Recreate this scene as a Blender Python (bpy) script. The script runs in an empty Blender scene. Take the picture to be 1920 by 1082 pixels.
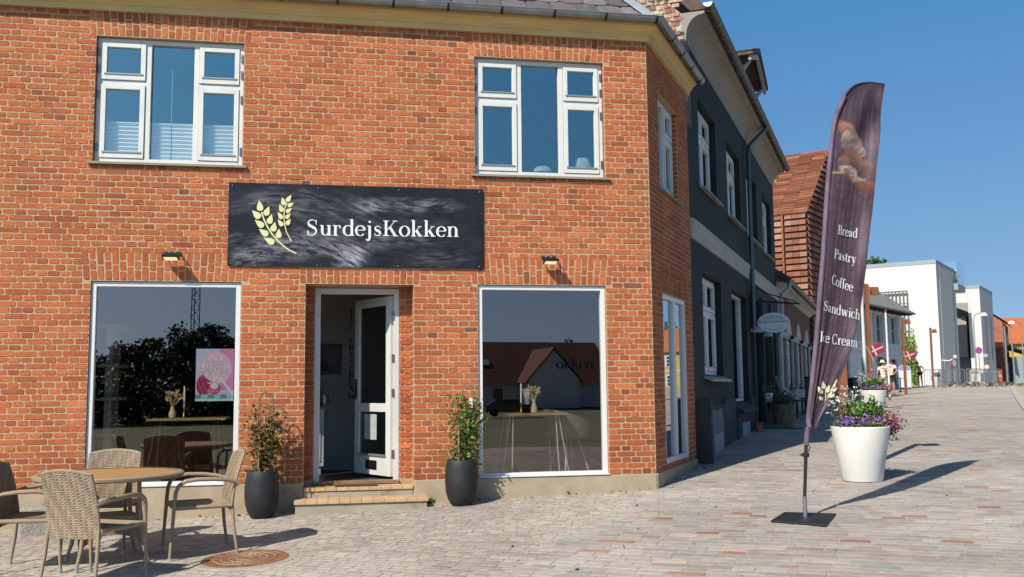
import bpy, math, random
import numpy as np
from mathutils import Vector, Matrix
R = math.radians
random.seed(7); rng = np.random.default_rng(7)
scn = bpy.context.scene
col = scn.collection

# ------------------------------------------------------------------ camera
FPX, PITCH, ROLL, YAW = 1803.29, 0.10239, -0.00964, 0.18226
CAM = np.array([-3.732, -10.9953, 1.2038])
_fw = np.array([math.sin(YAW)*math.cos(PITCH), math.cos(YAW)*math.cos(PITCH), math.sin(PITCH)])
_r0 = np.array([math.cos(YAW), -math.sin(YAW), 0.0]); _u0 = np.cross(_r0, _fw)
_rt = _r0*math.cos(ROLL) + _u0*math.sin(ROLL); _up = -_r0*math.sin(ROLL) + _u0*math.cos(ROLL)
cd = bpy.data.cameras.new('camera'); cam = bpy.data.objects.new('camera', cd); col.objects.link(cam)
cd.sensor_width = 36.0; cd.lens = FPX/1920*36.0; cd.clip_start = 0.1; cd.clip_end = 3000
cam.matrix_world = Matrix(((_rt[0], _up[0], -_fw[0], CAM[0]), (_rt[1], _up[1], -_fw[1], CAM[1]), (_rt[2], _up[2], -_fw[2], CAM[2]), (0, 0, 0, 1)))
scn.camera = cam
# ------------------------------------------------------------------ light
SUN_AZ, SUN_EL = R(45), R(42.5)          # the light travels towards (+x,+y) and down
world = bpy.data.worlds.new('World'); scn.world = world; world.use_nodes = True
wn = world.node_tree.nodes; wl = world.node_tree.links
sky = wn.new('ShaderNodeTexSky'); sky.sky_type = 'NISHITA'; sky.sun_disc = False
sky.sun_elevation = SUN_EL; sky.sun_rotation = R(225); sky.altitude = 0; sky.air_density = 1.0; sky.dust_density = 0.7; sky.ozone_density = 3.0
_tc = wn.new('ShaderNodeTexCoord'); _mp = wn.new('ShaderNodeVectorMath'); _mp.operation = 'MULTIPLY_ADD'; _mp.inputs[1].default_value = (1, 1, .85); _mp.inputs[2].default_value = (0, 0, .24)
wl.new(_tc.outputs['Generated'], _mp.inputs[0]); wl.new(_mp.outputs[0], sky.inputs[0])
gm = wn.new('ShaderNodeGamma'); gm.inputs[1].default_value = 1.15; tn = wn.new('ShaderNodeMixRGB'); tn.blend_type = 'MULTIPLY'; tn.inputs[0].default_value = 1; 
_sp = wn.new('ShaderNodeSeparateXYZ'); _rp = wn.new('ShaderNodeValToRGB'); wl.new(_tc.outputs['Generated'], _sp.inputs[0]); wl.new(_sp.outputs[2], _rp.inputs[0]); wl.new(_rp.outputs[0], tn.inputs[2])
_rp.color_ramp.elements[0].position = .02; _rp.color_ramp.elements[0].color = (1.55, 1.33, 1.05, 1); _rp.color_ramp.elements[1].position = .42; _rp.color_ramp.elements[1].color = (.86, 1.66, 1.78, 1); _e = _rp.color_ramp.elements.new(.75); _e.color = (.62, .72, .66, 1)
wl.new(sky.outputs[0], gm.inputs[0]); wl.new(gm.outputs[0], tn.inputs[1]); wl.new(tn.outputs[0], wn['Background'].inputs[0]); wn['Background'].inputs[1].default_value = 0.073
sl = bpy.data.lights.new('sun', 'SUN'); sl.energy = 4.8; sl.angle = R(0.55); sl.color = (1.0, 0.925, 0.80)
so = bpy.data.objects.new('sun', sl); col.objects.link(so)
so.rotation_euler = Vector((-math.cos(SUN_AZ)*math.cos(SUN_EL), -math.sin(SUN_AZ)*math.cos(SUN_EL), math.sin(SUN_EL))).to_track_quat('Z', 'Y').to_euler()
scn.view_settings.view_transform = 'Standard'; scn.view_settings.look = 'None'
scn.view_settings.exposure = 0.42; scn.view_settings.gamma = 1.0; scn.view_settings.use_curve_mapping = False
scn.cycles.max_bounces = 8; scn.cycles.transparent_max_bounces = 24; scn.cycles.glossy_bounces = 4

# ------------------------------------------------------------------ photo geometry helpers (pixel -> point in the place)
def ray(px, py): return _fw*FPX + _rt*(px-960) - _up*(py-541)
def ay(px, py, y): d = ray(px, py); return CAM + d*((y-CAM[1])/d[1])
def at(px, py, D): return CAM + ray(px, py)/FPX*D
SA = R(57.57); DA = R(58.27)             # side face of the brick house, street facades
SD = np.array([math.cos(SA), math.sin(SA)]); CD = np.array([math.sin(SA), -math.cos(SA)])
KS = [-40, -12, 0, 7.8, 11, 14, 22, 38, 57, 75, 120, 900]; KZ = [-1.3, -.47, 0, .30, .35, .38, .44, .62, .93, 1.05, 1.1, 1.1]
_h = np.diff(KS); _m = np.diff(KZ)/_h; _d = np.zeros(len(KS)); _d[0] = _m[0]; _d[-1] = _m[-1]
for _i in range(1, len(KS)-1):
    if _m[_i-1]*_m[_i] > 0:
        w1 = 2*_h[_i]+_h[_i-1]; w2 = _h[_i]+2*_h[_i-1]; _d[_i] = (w1+w2)/(w1/_m[_i-1]+w2/_m[_i])
def gprof(x):
    x = np.clip(np.asarray(x, float), KS[0], KS[-1]); i = np.clip(np.searchsorted(KS, x)-1, 0, len(KS)-2)
    xs = np.array(KS, float); ys = np.array(KZ, float); h = _h[i]; t = (x-xs[i])/h
    return ys[i]*(1+2*t)*(1-t)**2 + h*_d[i]*t*(1-t)**2 + ys[i+1]*t*t*(3-2*t) + h*_d[i+1]*t*t*(t-1)
def gz(x, y):
    s = np.asarray(x)*SD[0]+np.asarray(y)*SD[1]; c = np.asarray(x)*CD[0]+np.asarray(y)*CD[1]
    return gprof(s) + .0108*np.clip(c, -10, 6)
def sc2(s, c): return (s*SD[0]+c*CD[0], s*SD[1]+c*CD[1])
def gnd(s, c): x, y = sc2(s, c); return (x, y, float(gz(x, y)))
def onground(px, py):
    d = ray(px, py); d = d/np.linalg.norm(d); t = 2.0
    while t < 400:
        P = CAM+d*t
        if P[2] < gz(P[0], P[1]): break
        t += .05
    return (float(P[0]), float(P[1]), float(gz(P[0], P[1])))

# ------------------------------------------------------------------ materials
MATS = {}
def newmat(name):
    m = bpy.data.materials.new(name); m.use_nodes = True
    nt = m.node_tree; b = nt.nodes['Principled BSDF']; return m, nt, b
AK = .765
def alb(c): k = AK if min(c) < .6 else .80; return tuple(v*k for v in c)
def mat(name, c, rough=.7, metal=0, var=.12, scale=8, bump=.0, bscale=60, spec=.5, coat=0, detail=4, dirt=None, emit=None, stretch=None):
    if name in MATS: return MATS[name]
    c = alb(c)
    m, nt, b = newmat(name); N = nt.nodes; L = nt.links
    tc = N.new('ShaderNodeTexCoord'); src = tc.outputs['Object']
    if stretch:
        mp = N.new('ShaderNodeMapping'); mp.inputs['Scale'].default_value = stretch; L.new(src, mp.inputs[0]); src = mp.outputs[0]
    nz = N.new('ShaderNodeTexNoise'); nz.inputs['Scale'].default_value = scale; nz.inputs['Detail'].default_value = detail; L.new(src, nz.inputs['Vector'])
    rp = N.new('ShaderNodeValToRGB'); rp.color_ramp.elements[0].position = .3; rp.color_ramp.elements[1].position = .7
    rp.color_ramp.elements[0].color = (*[max(0, v*(1-var)) for v in c], 1); rp.color_ramp.elements[1].color = (*[min(1, v*(1+var)) for v in c], 1)
    L.new(nz.outputs['Fac'], rp.inputs[0]); out = rp.outputs[0]
    if dirt:
        n2 = N.new('ShaderNodeTexNoise'); n2.inputs['Scale'].default_value = dirt[2]; n2.inputs['Detail'].default_value = 6; n2.inputs['Roughness'].default_value = .7; L.new(src, n2.inputs['Vector'])
        r2 = N.new('ShaderNodeValToRGB'); r2.color_ramp.elements[0].position = dirt[1]; r2.color_ramp.elements[1].position = min(1, dirt[1]+.12); L.new(n2.outputs['Fac'], r2.inputs[0])
        mx = N.new('ShaderNodeMixRGB'); mx.inputs[2].default_value = (*alb(dirt[0]), 1); L.new(r2.outputs[0], mx.inputs[0]); L.new(out, mx.inputs[1]); out = mx.outputs[0]
    L.new(out, b.inputs['Base Color'])
    b.inputs['Roughness'].default_value = rough; b.inputs['Metallic'].default_value = metal; b.inputs['Specular IOR Level'].default_value = spec
    if coat: b.inputs['Coat Weight'].default_value = coat
    if bump:
        n3 = N.new('ShaderNodeTexNoise'); n3.inputs['Scale'].default_value = bscale; n3.inputs['Detail'].default_value = 5; L.new(src, n3.inputs['Vector'])
        bp = N.new('ShaderNodeBump'); bp.inputs['Strength'].default_value = bump; bp.inputs['Distance'].default_value = .01
        L.new(n3.outputs['Fac'], bp.inputs['Height']); L.new(bp.outputs[0], b.inputs['Normal'])
    if emit: b.inputs['Emission Color'].default_value = (*emit[0], 1); b.inputs['Emission Strength'].default_value = emit[1]
    MATS[name] = m; return m
def attrmat(name, rough=.85, bump=.4, bscale=90, var=.25, vscale=30, specks=None, spec=.3, metal=0, blot=None, macro=None):
    """colour from the mesh's own per-piece colour attribute, plus grain"""
    if name in MATS: return MATS[name]
    m, nt, b = newmat(name); N = nt.nodes; L = nt.links
    at_ = N.new('ShaderNodeAttribute'); at_.attribute_name = 'Col'
    tc = N.new('ShaderNodeTexCoord')
    nz = N.new('ShaderNodeTexNoise'); nz.inputs['Scale'].default_value = vscale; nz.inputs['Detail'].default_value = 6; nz.inputs['Roughness'].default_value = .65; L.new(tc.outputs['Object'], nz.inputs['Vector'])
    mr = N.new('ShaderNodeMapRange'); mr.inputs[1].default_value = .3; mr.inputs[2].default_value = .7; mr.inputs[3].default_value = 1-var; mr.inputs[4].default_value = 1+var; L.new(nz.outputs['Fac'], mr.inputs[0])
    mx = N.new('ShaderNodeMixRGB'); mx.blend_type = 'MULTIPLY'; mx.inputs[0].default_value = 1; L.new(at_.outputs['Color'], mx.inputs[1]); L.new(mr.outputs[0], mx.inputs[2]); out = mx.outputs[0]
    if macro:
        mpn = N.new('ShaderNodeMapping'); mpn.inputs['Scale'].default_value = macro[1]; nm_ = N.new('ShaderNodeTexNoise'); nm_.inputs['Scale'].default_value = 1; nm_.inputs['Detail'].default_value = 5; nm_.inputs['Roughness'].default_value = .6; L.new(tc.outputs['Object'], mpn.inputs[0]); L.new(mpn.outputs[0], nm_.inputs['Vector'])
        mr2 = N.new('ShaderNodeMapRange'); mr2.inputs[1].default_value = .3; mr2.inputs[2].default_value = .7; mr2.inputs[3].default_value = 1-macro[0]; mr2.inputs[4].default_value = 1+macro[0]; L.new(nm_.outputs['Fac'], mr2.inputs[0])
        mx2 = N.new('ShaderNodeMixRGB'); mx2.blend_type = 'MULTIPLY'; mx2.inputs[0].default_value = 1; L.new(out, mx2.inputs[1]); L.new(mr2.outputs[0], mx2.inputs[2]); out = mx2.outputs[0]
    for sp in ([specks] if specks else []) + ([blot] if blot else []):
        n2 = N.new('ShaderNodeTexNoise'); n2.inputs['Scale'].default_value = sp[2]; n2.inputs['Detail'].default_value = 5; n2.inputs['Roughness'].default_value = .6; L.new(tc.outputs['Object'], n2.inputs['Vector'])
        r2 = N.new('ShaderNodeValToRGB'); r2.color_ramp.elements[0].position = sp[1]; r2.color_ramp.elements[1].position = min(1, sp[1]+sp[3]); r2.color_ramp.elements[1].color = (sp[4], sp[4], sp[4], 1); L.new(n2.outputs['Fac'], r2.inputs[0])
        m2 = N.new('ShaderNodeMixRGB'); m2.inputs[2].default_value = (*sp[0], 1); L.new(r2.outputs[0], m2.inputs[0]); L.new(out, m2.inputs[1]); out = m2.outputs[0]
    L.new(out, b.inputs['Base Color']); b.inputs['Roughness'].default_value = rough; b.inputs['Specular IOR Level'].default_value = spec; b.inputs['Metallic'].default_value = metal
    n3 = N.new('ShaderNodeTexNoise'); n3.inputs['Scale'].default_value = bscale; n3.inputs['Detail'].default_value = 6; L.new(tc.outputs['Object'], n3.inputs['Vector'])
    bp = N.new('ShaderNodeBump'); bp.inputs['Strength'].default_value = bump; bp.inputs['Distance'].default_value = .006
    L.new(n3.outputs['Fac'], bp.inputs['Height']); L.new(bp.outputs[0], b.inputs['Normal'])
    MATS[name] = m; return m
def glass(name, tint=(.8, .86, .86), refl=.25, rough=0.0, rc=(.93, .96, 1.0), wav=0.0):
    if name in MATS: return MATS[name]
    m = bpy.data.materials.new(name); m.use_nodes = True; nt = m.node_tree; N = nt.nodes; L = nt.links; N.clear()
    o = N.new('ShaderNodeOutputMaterial'); t = N.new('ShaderNodeBsdfTransparent'); g = N.new('ShaderNodeBsdfGlossy'); mx = N.new('ShaderNodeMixShader')
    t.inputs[0].default_value = (*tint, 1); g.inputs['Roughness'].default_value = rough; g.inputs[0].default_value = (*rc, 1)
    lw = N.new('ShaderNodeLayerWeight'); lw.inputs[0].default_value = .5
    ma = N.new('ShaderNodeMath'); ma.operation = 'POWER'; ma.inputs[1].default_value = 3; L.new(lw.outputs['Facing'], ma.inputs[0])
    m2 = N.new('ShaderNodeMath'); m2.operation = 'MULTIPLY_ADD'; m2.inputs[1].default_value = .85-refl; m2.inputs[2].default_value = refl; m2.use_clamp = True; L.new(ma.outputs[0], m2.inputs[0])
    if wav:
        tc = N.new('ShaderNodeTexCoord'); nz = N.new('ShaderNodeTexNoise'); nz.inputs['Scale'].default_value = 1.3; nz.inputs['Detail'].default_value = 1; L.new(tc.outputs['Object'], nz.inputs['Vector'])
        bp = N.new('ShaderNodeBump'); bp.inputs['Strength'].default_value = wav; bp.inputs['Distance'].default_value = .01; L.new(nz.outputs['Fac'], bp.inputs['Height']); L.new(bp.outputs[0], g.inputs['Normal'])
    L.new(m2.outputs[0], mx.inputs[0]); L.new(t.outputs[0], mx.inputs[1]); L.new(g.outputs[0], mx.inputs[2]); L.new(mx.outputs[0], o.inputs[0])
    MATS[name] = m; return m

# ------------------------------------------------------------------ mesh helpers
class MB:
    def __init__(s, T=None): s.v = []; s.f = []; s.T = T; s.c = []
    def add(s, vs, fs, colr=None):
        n = len(s.v)
        for p in vs:
            s.v.append(tuple(s.T(*p)) if s.T else tuple(map(float, p)))
        if colr is not None or s.c:
            while len(s.c) < n: s.c.append((1, 1, 1))
            s.c.extend([colr or (1, 1, 1)]*len(vs))
        for f in fs: s.f.append(tuple(n+i for i in f))
        return s
    def box(s, a, b, colr=None):
        x0, y0, z0 = a; x1, y1, z1 = b
        x0, x1 = min(x0, x1), max(x0, x1); y0, y1 = min(y0, y1), max(y0, y1); z0, z1 = min(z0, z1), max(z0, z1)
        return s.add([(x0, y0, z0), (x1, y0, z0), (x1, y1, z0), (x0, y1, z0), (x0, y0, z1), (x1, y0, z1), (x1, y1, z1), (x0, y1, z1)],
                     [(0, 3, 2, 1), (4, 5, 6, 7), (0, 1, 5, 4), (1, 2, 6, 5), (2, 3, 7, 6), (3, 0, 4, 7)], colr)
    def tube(s, pts, r, n=8, cap=True, colr=None):
        pts = [Vector(p) for p in pts]; rr = r if isinstance(r, (list, tuple)) else [r]*len(pts)
        vs = []; fs = []; prev = None
        for i, p in enumerate(pts):
            d = (pts[min(i+1, len(pts)-1)]-pts[max(i-1, 0)]).normalized()
            if prev is None: a = d.orthogonal().normalized()
            else: a = (prev-d*prev.dot(d)); a = a.normalized() if a.length > 1e-6 else d.orthogonal().normalized()
            prev = a; b = d.cross(a)
            for k in range(n):
                t = 2*math.pi*k/n; q = p+(a*math.cos(t)+b*math.sin(t))*rr[i]; vs.append(tuple(q))
        for i in range(len(pts)-1):
            for k in range(n):
                k2 = (k+1) % n; fs.append((i*n+k, i*n+k2, (i+1)*n+k2, (i+1)*n+k))
        if cap: fs.append(tuple(range(n-1, -1, -1))); fs.append(tuple((len(pts)-1)*n+k for k in range(n)))
        return s.add(vs, fs, colr)
    def lathe(s, prof, n=32, o=(0, 0, 0), capb=True, capt=False, colr=None):
        vs = []; fs = []
        for r, z in prof:
            for k in range(n): t = 2*math.pi*k/n; vs.append((o[0]+r*math.cos(t), o[1]+r*math.sin(t), o[2]+z))
        for i in range(len(prof)-1):
            for k in range(n): k2 = (k+1) % n; fs.append((i*n+k, i*n+k2, (i+1)*n+k2, (i+1)*n+k))
        if capb: fs.append(tuple(range(n-1, -1, -1)))
        if capt: fs.append(tuple((len(prof)-1)*n+k for k in range(n)))
        return s.add(vs, fs, colr)
    def prism(s, poly, y0, y1, axis='y', colr=None):
        """extrude a 2-D polygon (x,z) from y0 to y1"""
        n = len(poly); A = []
        for yy in (y0, y1):
            for a, b in poly: A.append((a, yy, b) if axis == 'y' else ((yy, a, b) if axis == 'x' else (a, b, yy)))
        fs = [tuple(range(n)), tuple(range(2*n-1, n-1, -1))]+[(i, i+n, (i+1) % n+n, (i+1) % n) for i in range(n)]
        return s.add(A, fs, colr)
    def sweep(s, prof, path, offs, closed=False):
        """profile (out,z) along path points with offset direction per unit out"""
        vs = []; m = len(prof)
        for p, o in zip(path, offs):
            for a, z in prof: vs.append((p[0]+o[0]*a, p[1]+o[1]*a, z))
        fs = []
        for i in range(len(path)-1):
            for k in range(m if closed else m-1): k2 = (k+1) % m; fs.append((i*m+k, i*m+k2, (i+1)*m+k2, (i+1)*m+k))
        fs.append(tuple(range(m))); fs.append(tuple((len(path)-1)*m+k for k in range(m-1, -1, -1)))
        return s.add(vs, fs)
    def build(s, name, material, parent=None, smooth=False, label=None, bevel=0, bseg=2):
        me = bpy.data.meshes.new(name); me.from_pydata(s.v, [], s.f)
        if s.c:
            a = me.color_attributes.new('Col', 'FLOAT_COLOR', 'POINT'); arr = np.ones((len(s.v), 4), np.float32)
            arr[:len(s.c), :3] = np.array(s.c, np.float32); a.data.foreach_set('color', arr.ravel())
        me.materials.append(material)
        o = bpy.data.objects.new(name, me); col.objects.link(o)
        if parent: o.parent = parent
        if label: o['label'] = label
        fixn(me)
        if smooth: shade(me, 40)
        if bevel:
            b = o.modifiers.new('bevel', 'BEVEL'); b.width = bevel; b.segments = bseg; b.limit_method = 'ANGLE'; b.angle_limit = R(40)
        return o
def fixn(me):
    import bmesh
    bm = bmesh.new(); bm.from_mesh(me); bmesh.ops.recalc_face_normals(bm, faces=bm.faces); bm.to_mesh(me); bm.free()
def shade(me, ang):
    me.polygons.foreach_set('use_smooth', [True]*len(me.polygons))
    try: me.set_sharp_from_angle(angle=R(ang))
    except Exception: pass
def npmesh(name, V, F, material, parent=None, colors=None, smooth=False):
    """V (n,3), F list of tuples or (m,k) array"""
    me = bpy.data.meshes.new(name); F = F if isinstance(F, list) else F.tolist()
    me.from_pydata(V.tolist(), [], F)
    if colors is not None:
        a = me.color_attributes.new('Col', 'FLOAT_COLOR', 'POINT'); arr = np.ones((len(V), 4), np.float32); arr[:, :3] = colors; a.data.foreach_set('color', arr.ravel())
    me.materials.append(material); o = bpy.data.objects.new(name, me); col.objects.link(o)
    if parent: o.parent = parent
    if smooth: me.polygons.foreach_set('use_smooth', [True]*len(me.polygons))
    return o
def thing(name, label, cat, loc=(0, 0, 0), rz=0, group=None):
    o = bpy.data.objects.new(name, None); col.objects.link(o); o.location = loc; o.rotation_euler = (0, 0, rz)
    o.empty_display_size = .2; o['label'] = label; o['category'] = cat
    if group: o['group'] = group
    return o
def tag(o, label, cat, group=None):
    o['label'] = label; o['category'] = cat
    if group: o['group'] = group
    return o
def struct(o, kind='structure'): o['kind'] = kind; return o
def copytree(o, parent=None):
    c = o.copy(); col.objects.link(c); c.parent = parent
    for ch in list(o.children): copytree(ch, c)
    return c
def FR(ang, ox=0, oy=0):
    ca, sa = math.cos(ang), math.sin(ang)
    return lambda x, y, z: (ox+x*ca-y*sa, oy+x*sa+y*ca, z)

# ------------------------------------------------------------------ bricks
def plates(rects, rnd, cut=.008, proud=(.001, .0025), back=.008, inset=.003, jit=.0018, fmap=None):
    """rects (n,4)=[a,b,c,d] in the wall plane; returns verts (n*16,3), faces. local axes: u, depth(out = -), w"""
    n = len(rects); q = rects.copy(); q += rnd.normal(0, jit, q.shape)
    a, b, c, d = q.T; out = -(proud[0]+rnd.random(n)*proud[1])
    def ring(ins, k):
        A = a+ins; B = b-ins; C_ = c+ins; D_ = d-ins; k = k
        K = k*(.6+.8*rnd2)
        return np.stack([np.stack([A+K[:, 0], C_], 1), np.stack([B-K[:, 1], C_], 1), np.stack([B, C_+K[:, 1]], 1), np.stack([B, D_-K[:, 2]], 1),
                         np.stack([B-K[:, 2], D_], 1), np.stack([A+K[:, 3], D_], 1), np.stack([A, D_-K[:, 3]], 1), np.stack([A, C_+K[:, 0]], 1)], 1)
    rnd2 = rnd.random((n, 4)); r1 = ring(inset, cut); r0 = ring(0, cut*1.1)
    V = np.zeros((n, 16, 3)); V[:, :8, 0] = r1[:, :, 0]; V[:, :8, 2] = r1[:, :, 1]; V[:, :8, 1] = out[:, None]
    tilt = rnd.normal(0, .0012, (n, 8)); V[:, :8, 1] += tilt*.6
    V[:, 8:, 0] = r0[:, :, 0]; V[:, 8:, 2] = r0[:, :, 1]; V[:, 8:, 1] = back
    F = []
    for i in range(n):
        o = i*16; F.append(tuple(range(o, o+8)))
        for k in range(8): k2 = (k+1) % 8; F.append((o+k, o+8+k, o+8+k2, o+k2))
    V = V.reshape(-1, 3)
    return V, F
def palette(n, cols, w, rnd, var=.16):
    idx = rnd.choice(len(cols), n, p=np.array(w)/sum(w)); c = np.array(cols)[idx]*AK
    return np.clip(c*(1+rnd.normal(0, var, (n, 1)))*(1+rnd.normal(0, .022, (n, 3))), .005, 1)
BR = [(.48, .135, .051), (.51, .150, .056), (.44, .118, .047), (.54, .172, .062), (.35, .095, .041), (.25, .09, .05)]
BW = [36, 30, 20, 8, 3.5, .7]
def courses(u0, u1, z0, z1, holes, row, rnd, hp=.12, phase=0.0):
    """alternating header and stretcher courses, clipped to the openings"""
    out = []; k = 0; z = z0
    while z < z1-.01:
        zt = min(z+row, z1); zm = (z+zt)/2
        ints = [(u0, u1)]
        for (a, b, c, d) in holes:
            if c < zm < d:
                nw = []
                for (p, q) in ints:
                    if b <= p or a >= q: nw.append((p, q)); continue
                    if a-p > .02: nw.append((p, a))
                    if q-b > .02: nw.append((b, q))
                ints = nw
        for (p, q) in ints:
            st = k % 2 == 1; pitch = hp*2 if st else hp
            off = (phase+(hp/2 if not st else (0 if (k//2) % 2 else hp))) % pitch
            x = math.floor((p-off)/pitch)*pitch+off; cuts = [p]; x += pitch
            while x < q-.001:
                if x > p+.045 and q-x > .045: cuts.append(x+rnd.normal(0, .003))
                if st and rnd.random() < .10 and q-x > .2: cuts.append(x+hp)
                x += pitch
            cuts.append(q)
            for a, b in zip(cuts[:-1], cuts[1:]):
                if b-a > .03: out.append((a+.0048, b-.0048, z+.0048, zt-.0048))
        z = zt; k += 1
    return out
def soldiers(u0, u1, z0, z1, rnd, lean=.10):
    n = max(1, round((u1-u0)/.0755)); p = (u1-u0)/n; out = []; sh = []; h = z1-z0; uc = (u0+u1)/2
    for i in range(n):
        a = u0+i*p
        if h > .2: cuts = [0, .34, .67, 1] if i % 2 else [0, .5, 1]
        else: cuts = [0, 1] if i % 2 else [0, .55, 1]
        cuts = [c+(rnd.normal(0, .02) if 0 < c < 1 else 0) for c in cuts]
        for c0, c1 in zip(cuts[:-1], cuts[1:]):
            out.append((a+.006, a+p-.006, z0+c0*h+.006, z0+c1*h-.006)); sh.append(lean*((a+p/2)-uc)/(u1-u0)*2)
    return out, sh
def brickpart(name, parent, T, rects, rnd, sold=(), cols=BR, w=BW, m=None, var=.085, jit=.0018, proud=(.001, .0025), cut=.009, dirtz=None):
    A = np.array(rects); V, F = plates(A, rnd, jit=jit, proud=proud, cut=cut); C = np.repeat(palette(len(A), cols, w, rnd, var), 16, 0)
    for (rc, sh, z0) in sold:
        B = np.array(rc); V2, F2 = plates(B, rnd, cut=.006, jit=.001, proud=proud); s = np.repeat(np.array(sh), 16); V2[:, 0] += (V2[:, 2]-z0)*s
        n = len(V); F += [tuple(n+i for i in f) for f in F2]; V = np.vstack([V, V2]); C = np.vstack([C, np.repeat(palette(len(B), cols, w, rnd, var), 16, 0)])
    if dirtz:
        k = np.clip((dirtz-V[:, 2])/.5, 0, 1)[:, None]; C = C*(1-.18*k)
    W = np.stack(T(V[:, 0], V[:, 1], V[:, 2]), 1) if T else V
    return npmesh(name, W, F, m or attrmat('brick', specks=((.10, .035, .025), .66, 26, .06, .8), blot=((.50, .30, .19), .62, 1.6, .3, .22), macro=(.16, (1.6, 1.6, .45))), parent, C)
def cells(mb, u0, u1, z0, z1, holes, y0, y1, reveal=True):
    """a wall slab with openings: front at y0, back at y1"""
    us = sorted(set([u0, u1]+[h[0] for h in holes]+[h[1] for h in holes])); zs = sorted(set([z0, z1]+[h[2] for h in holes]+[h[3] for h in holes]))
    us = [u for u in us if u0 <= u <= u1]; zs = [z for z in zs if z0 <= z <= z1]
    for a, b in zip(us[:-1], us[1:]):
        for c, d in zip(zs[:-1], zs[1:]):
            m1, m2 = (a+b)/2, (c+d)/2
            if any(h[0] < m1 < h[1] and h[2] < m2 < h[3] for h in holes): continue
            mb.add([(a, y0, c), (b, y0, c), (b, y0, d), (a, y0, d)], [(0, 1, 2, 3)]); mb.add([(a, y1, c), (b, y1, c), (b, y1, d), (a, y1, d)], [(3, 2, 1, 0)])
    for (a, b, c, d) in holes:
        for q in ([(a, c), (a, d)], [(b, d), (b, c)], [(a, d), (b, d)], [(b, c), (a, c)]):
            mb.add([(q[0][0], y0, q[0][1]), (q[1][0], y0, q[1][1]), (q[1][0], y1, q[1][1]), (q[0][0], y1, q[0][1])], [(0, 1, 2, 3)])
    mb.add([(u0, y0, z1), (u1, y0, z1), (u1, y1, z1), (u0, y1, z1)], [(0, 1, 2, 3)])
    for u in (u0, u1): mb.add([(u, y0, z0), (u, y1, z0), (u, y1, z1), (u, y0, z1)], [(0, 1, 2, 3)])

# ------------------------------------------------------------------ window builder
WHITE = mat('white_paint', (.74, .74, .72), .45, var=.05, scale=3, bump=.05, bscale=25, dirt=((.45, .44, .40), .70, 7))
GREYALU = mat('grey_strip', (.40, .41, .42), .4, metal=.5, var=.05)
HINGE = mat('hinge_metal', (.25, .25, .27), .4, metal=.8, var=.1)
def bar(mb, x0, x1, z0, z1, y0, y1): mb.box((x0, y0, z0), (x1, y1, z1))
def ringframe(mb, x0, x1, z0, z1, w, y0, y1, wb=None):
    wb = wb or w
    bar(mb, x0, x0+w, z0, z1, y0, y1); bar(mb, x1-w, x1, z0, z1, y0, y1); bar(mb, x0+w, x1-w, z1-w, z1, y0, y1); bar(mb, x0+w, x1-w, z0, z0+wb, y0, y1)
def casement(parent, T, x0, x1, z0, z1, yd, gl, layout='three', blind=None, name='window', fm=None, hinges=True):
    fm = fm or WHITE; W = x1-x0; H = z1-z0; mb = MB(T); ringframe(mb, x0, x1, z0, z1, .045, yd, yd+.09)
    if layout == 'three': xs = [(0, .345), (.345, .672), (.672, 1)]; split = [True, False, True]
    elif layout == 'two': xs = [(0, .52), (.52, 1)]; split = [False, True]
    elif layout == 'twosplit': xs = [(0, .5), (.5, 1)]; split = [True, True]
    else: xs = [(0, 1)]; split = [False]
    zt = z0+H*.645; panes = []; sashes = []
    for i, ((a, b), sp) in enumerate(zip(xs, split)):
        xa, xb = x0+a*W, x0+b*W
        if i: bar(mb, xa-.028, xa+.028, z0+.045, z1-.045, yd+.004, yd+.086)
        xa += .028 if i else .045; xb -= .028 if i < len(xs)-1 else .045
        if sp:
            bar(mb, xa, xb, zt-.024, zt+.024, yd+.006, yd+.084)
            for (c, d) in ((z0+.045, zt-.024), (zt+.024, z1-.045)): sashes.append((xa, xb, c, d))
        else: panes.append((xa+.012, xb-.012, z0+.057, z1-.057, yd+.05)); 
    f = mb.build(name, fm, parent, bevel=.003)
    for (a, b, c, d) in sashes:
        s = MB(T); ringframe(s, a+.004, b-.004, c+.004, d-.004, .052, yd-.012, yd+.05, .06); s.build('sash', fm, f, bevel=.004)
        s = MB(T); s.box((a+.03, yd-.022, c+.062), (b-.03, yd-.0125, c+.078)); s.build('drip_bar', GREYALU, f)
        panes.append((a+.05, b-.05, c+.06, d-.05, yd+.02))
    for (a, b, c, d, y) in panes:
        s = MB(T); s.add([(a, y, c), (b, y, c), (b, y, d), (a, y, d)], [(0, 1, 2, 3)]); s.build('pane', gl, f)
    if hinges:
        for (a, b, c, d) in sashes:
            hx = x0+.02 if a < (x0+x1)/2-.1 else x1-.02
            for hz in (c+.12, d-.12): s = MB(T); s.box((hx-.011, yd-.018, hz-.045), (hx+.011, yd+.0, hz+.045)); s.build('hinge', HINGE, f)
    if blind:
        zb = z0+H*blind
        for (a, b) in ((x0+.06, x0+.345*W-.02), (x0+.345*W+.03, x0+.5*W-.004), (x0+.5*W+.004, x0+.672*W-.03), (x0+.672*W+.02, x1-.06)):
            s = MB(T); n = 18; vs = []
            for k in range(n+1): z = z0+.06+(zb-z0-.06)*k/n; y = yd+.11+(.012 if k % 2 else -.012); vs += [(a, y, z), (b, y, z)]
            s.add(vs, [(2*k, 2*k+1, 2*k+3, 2*k+2) for k in range(n)]); s.box((a, yd+.095, zb), (b, yd+.125, zb+.015))
            s.build('pleated_blind', mat('blind', (.88, .88, .86), .8, var=.03), f)
        s = MB(T); xc = x0+.5*W-.004; s.tube([(xc, yd+.10, zb), (xc, yd+.10, z1-.3)], .003, 5); s.build('blind_cord', WHITE, f)
    return f

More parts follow.
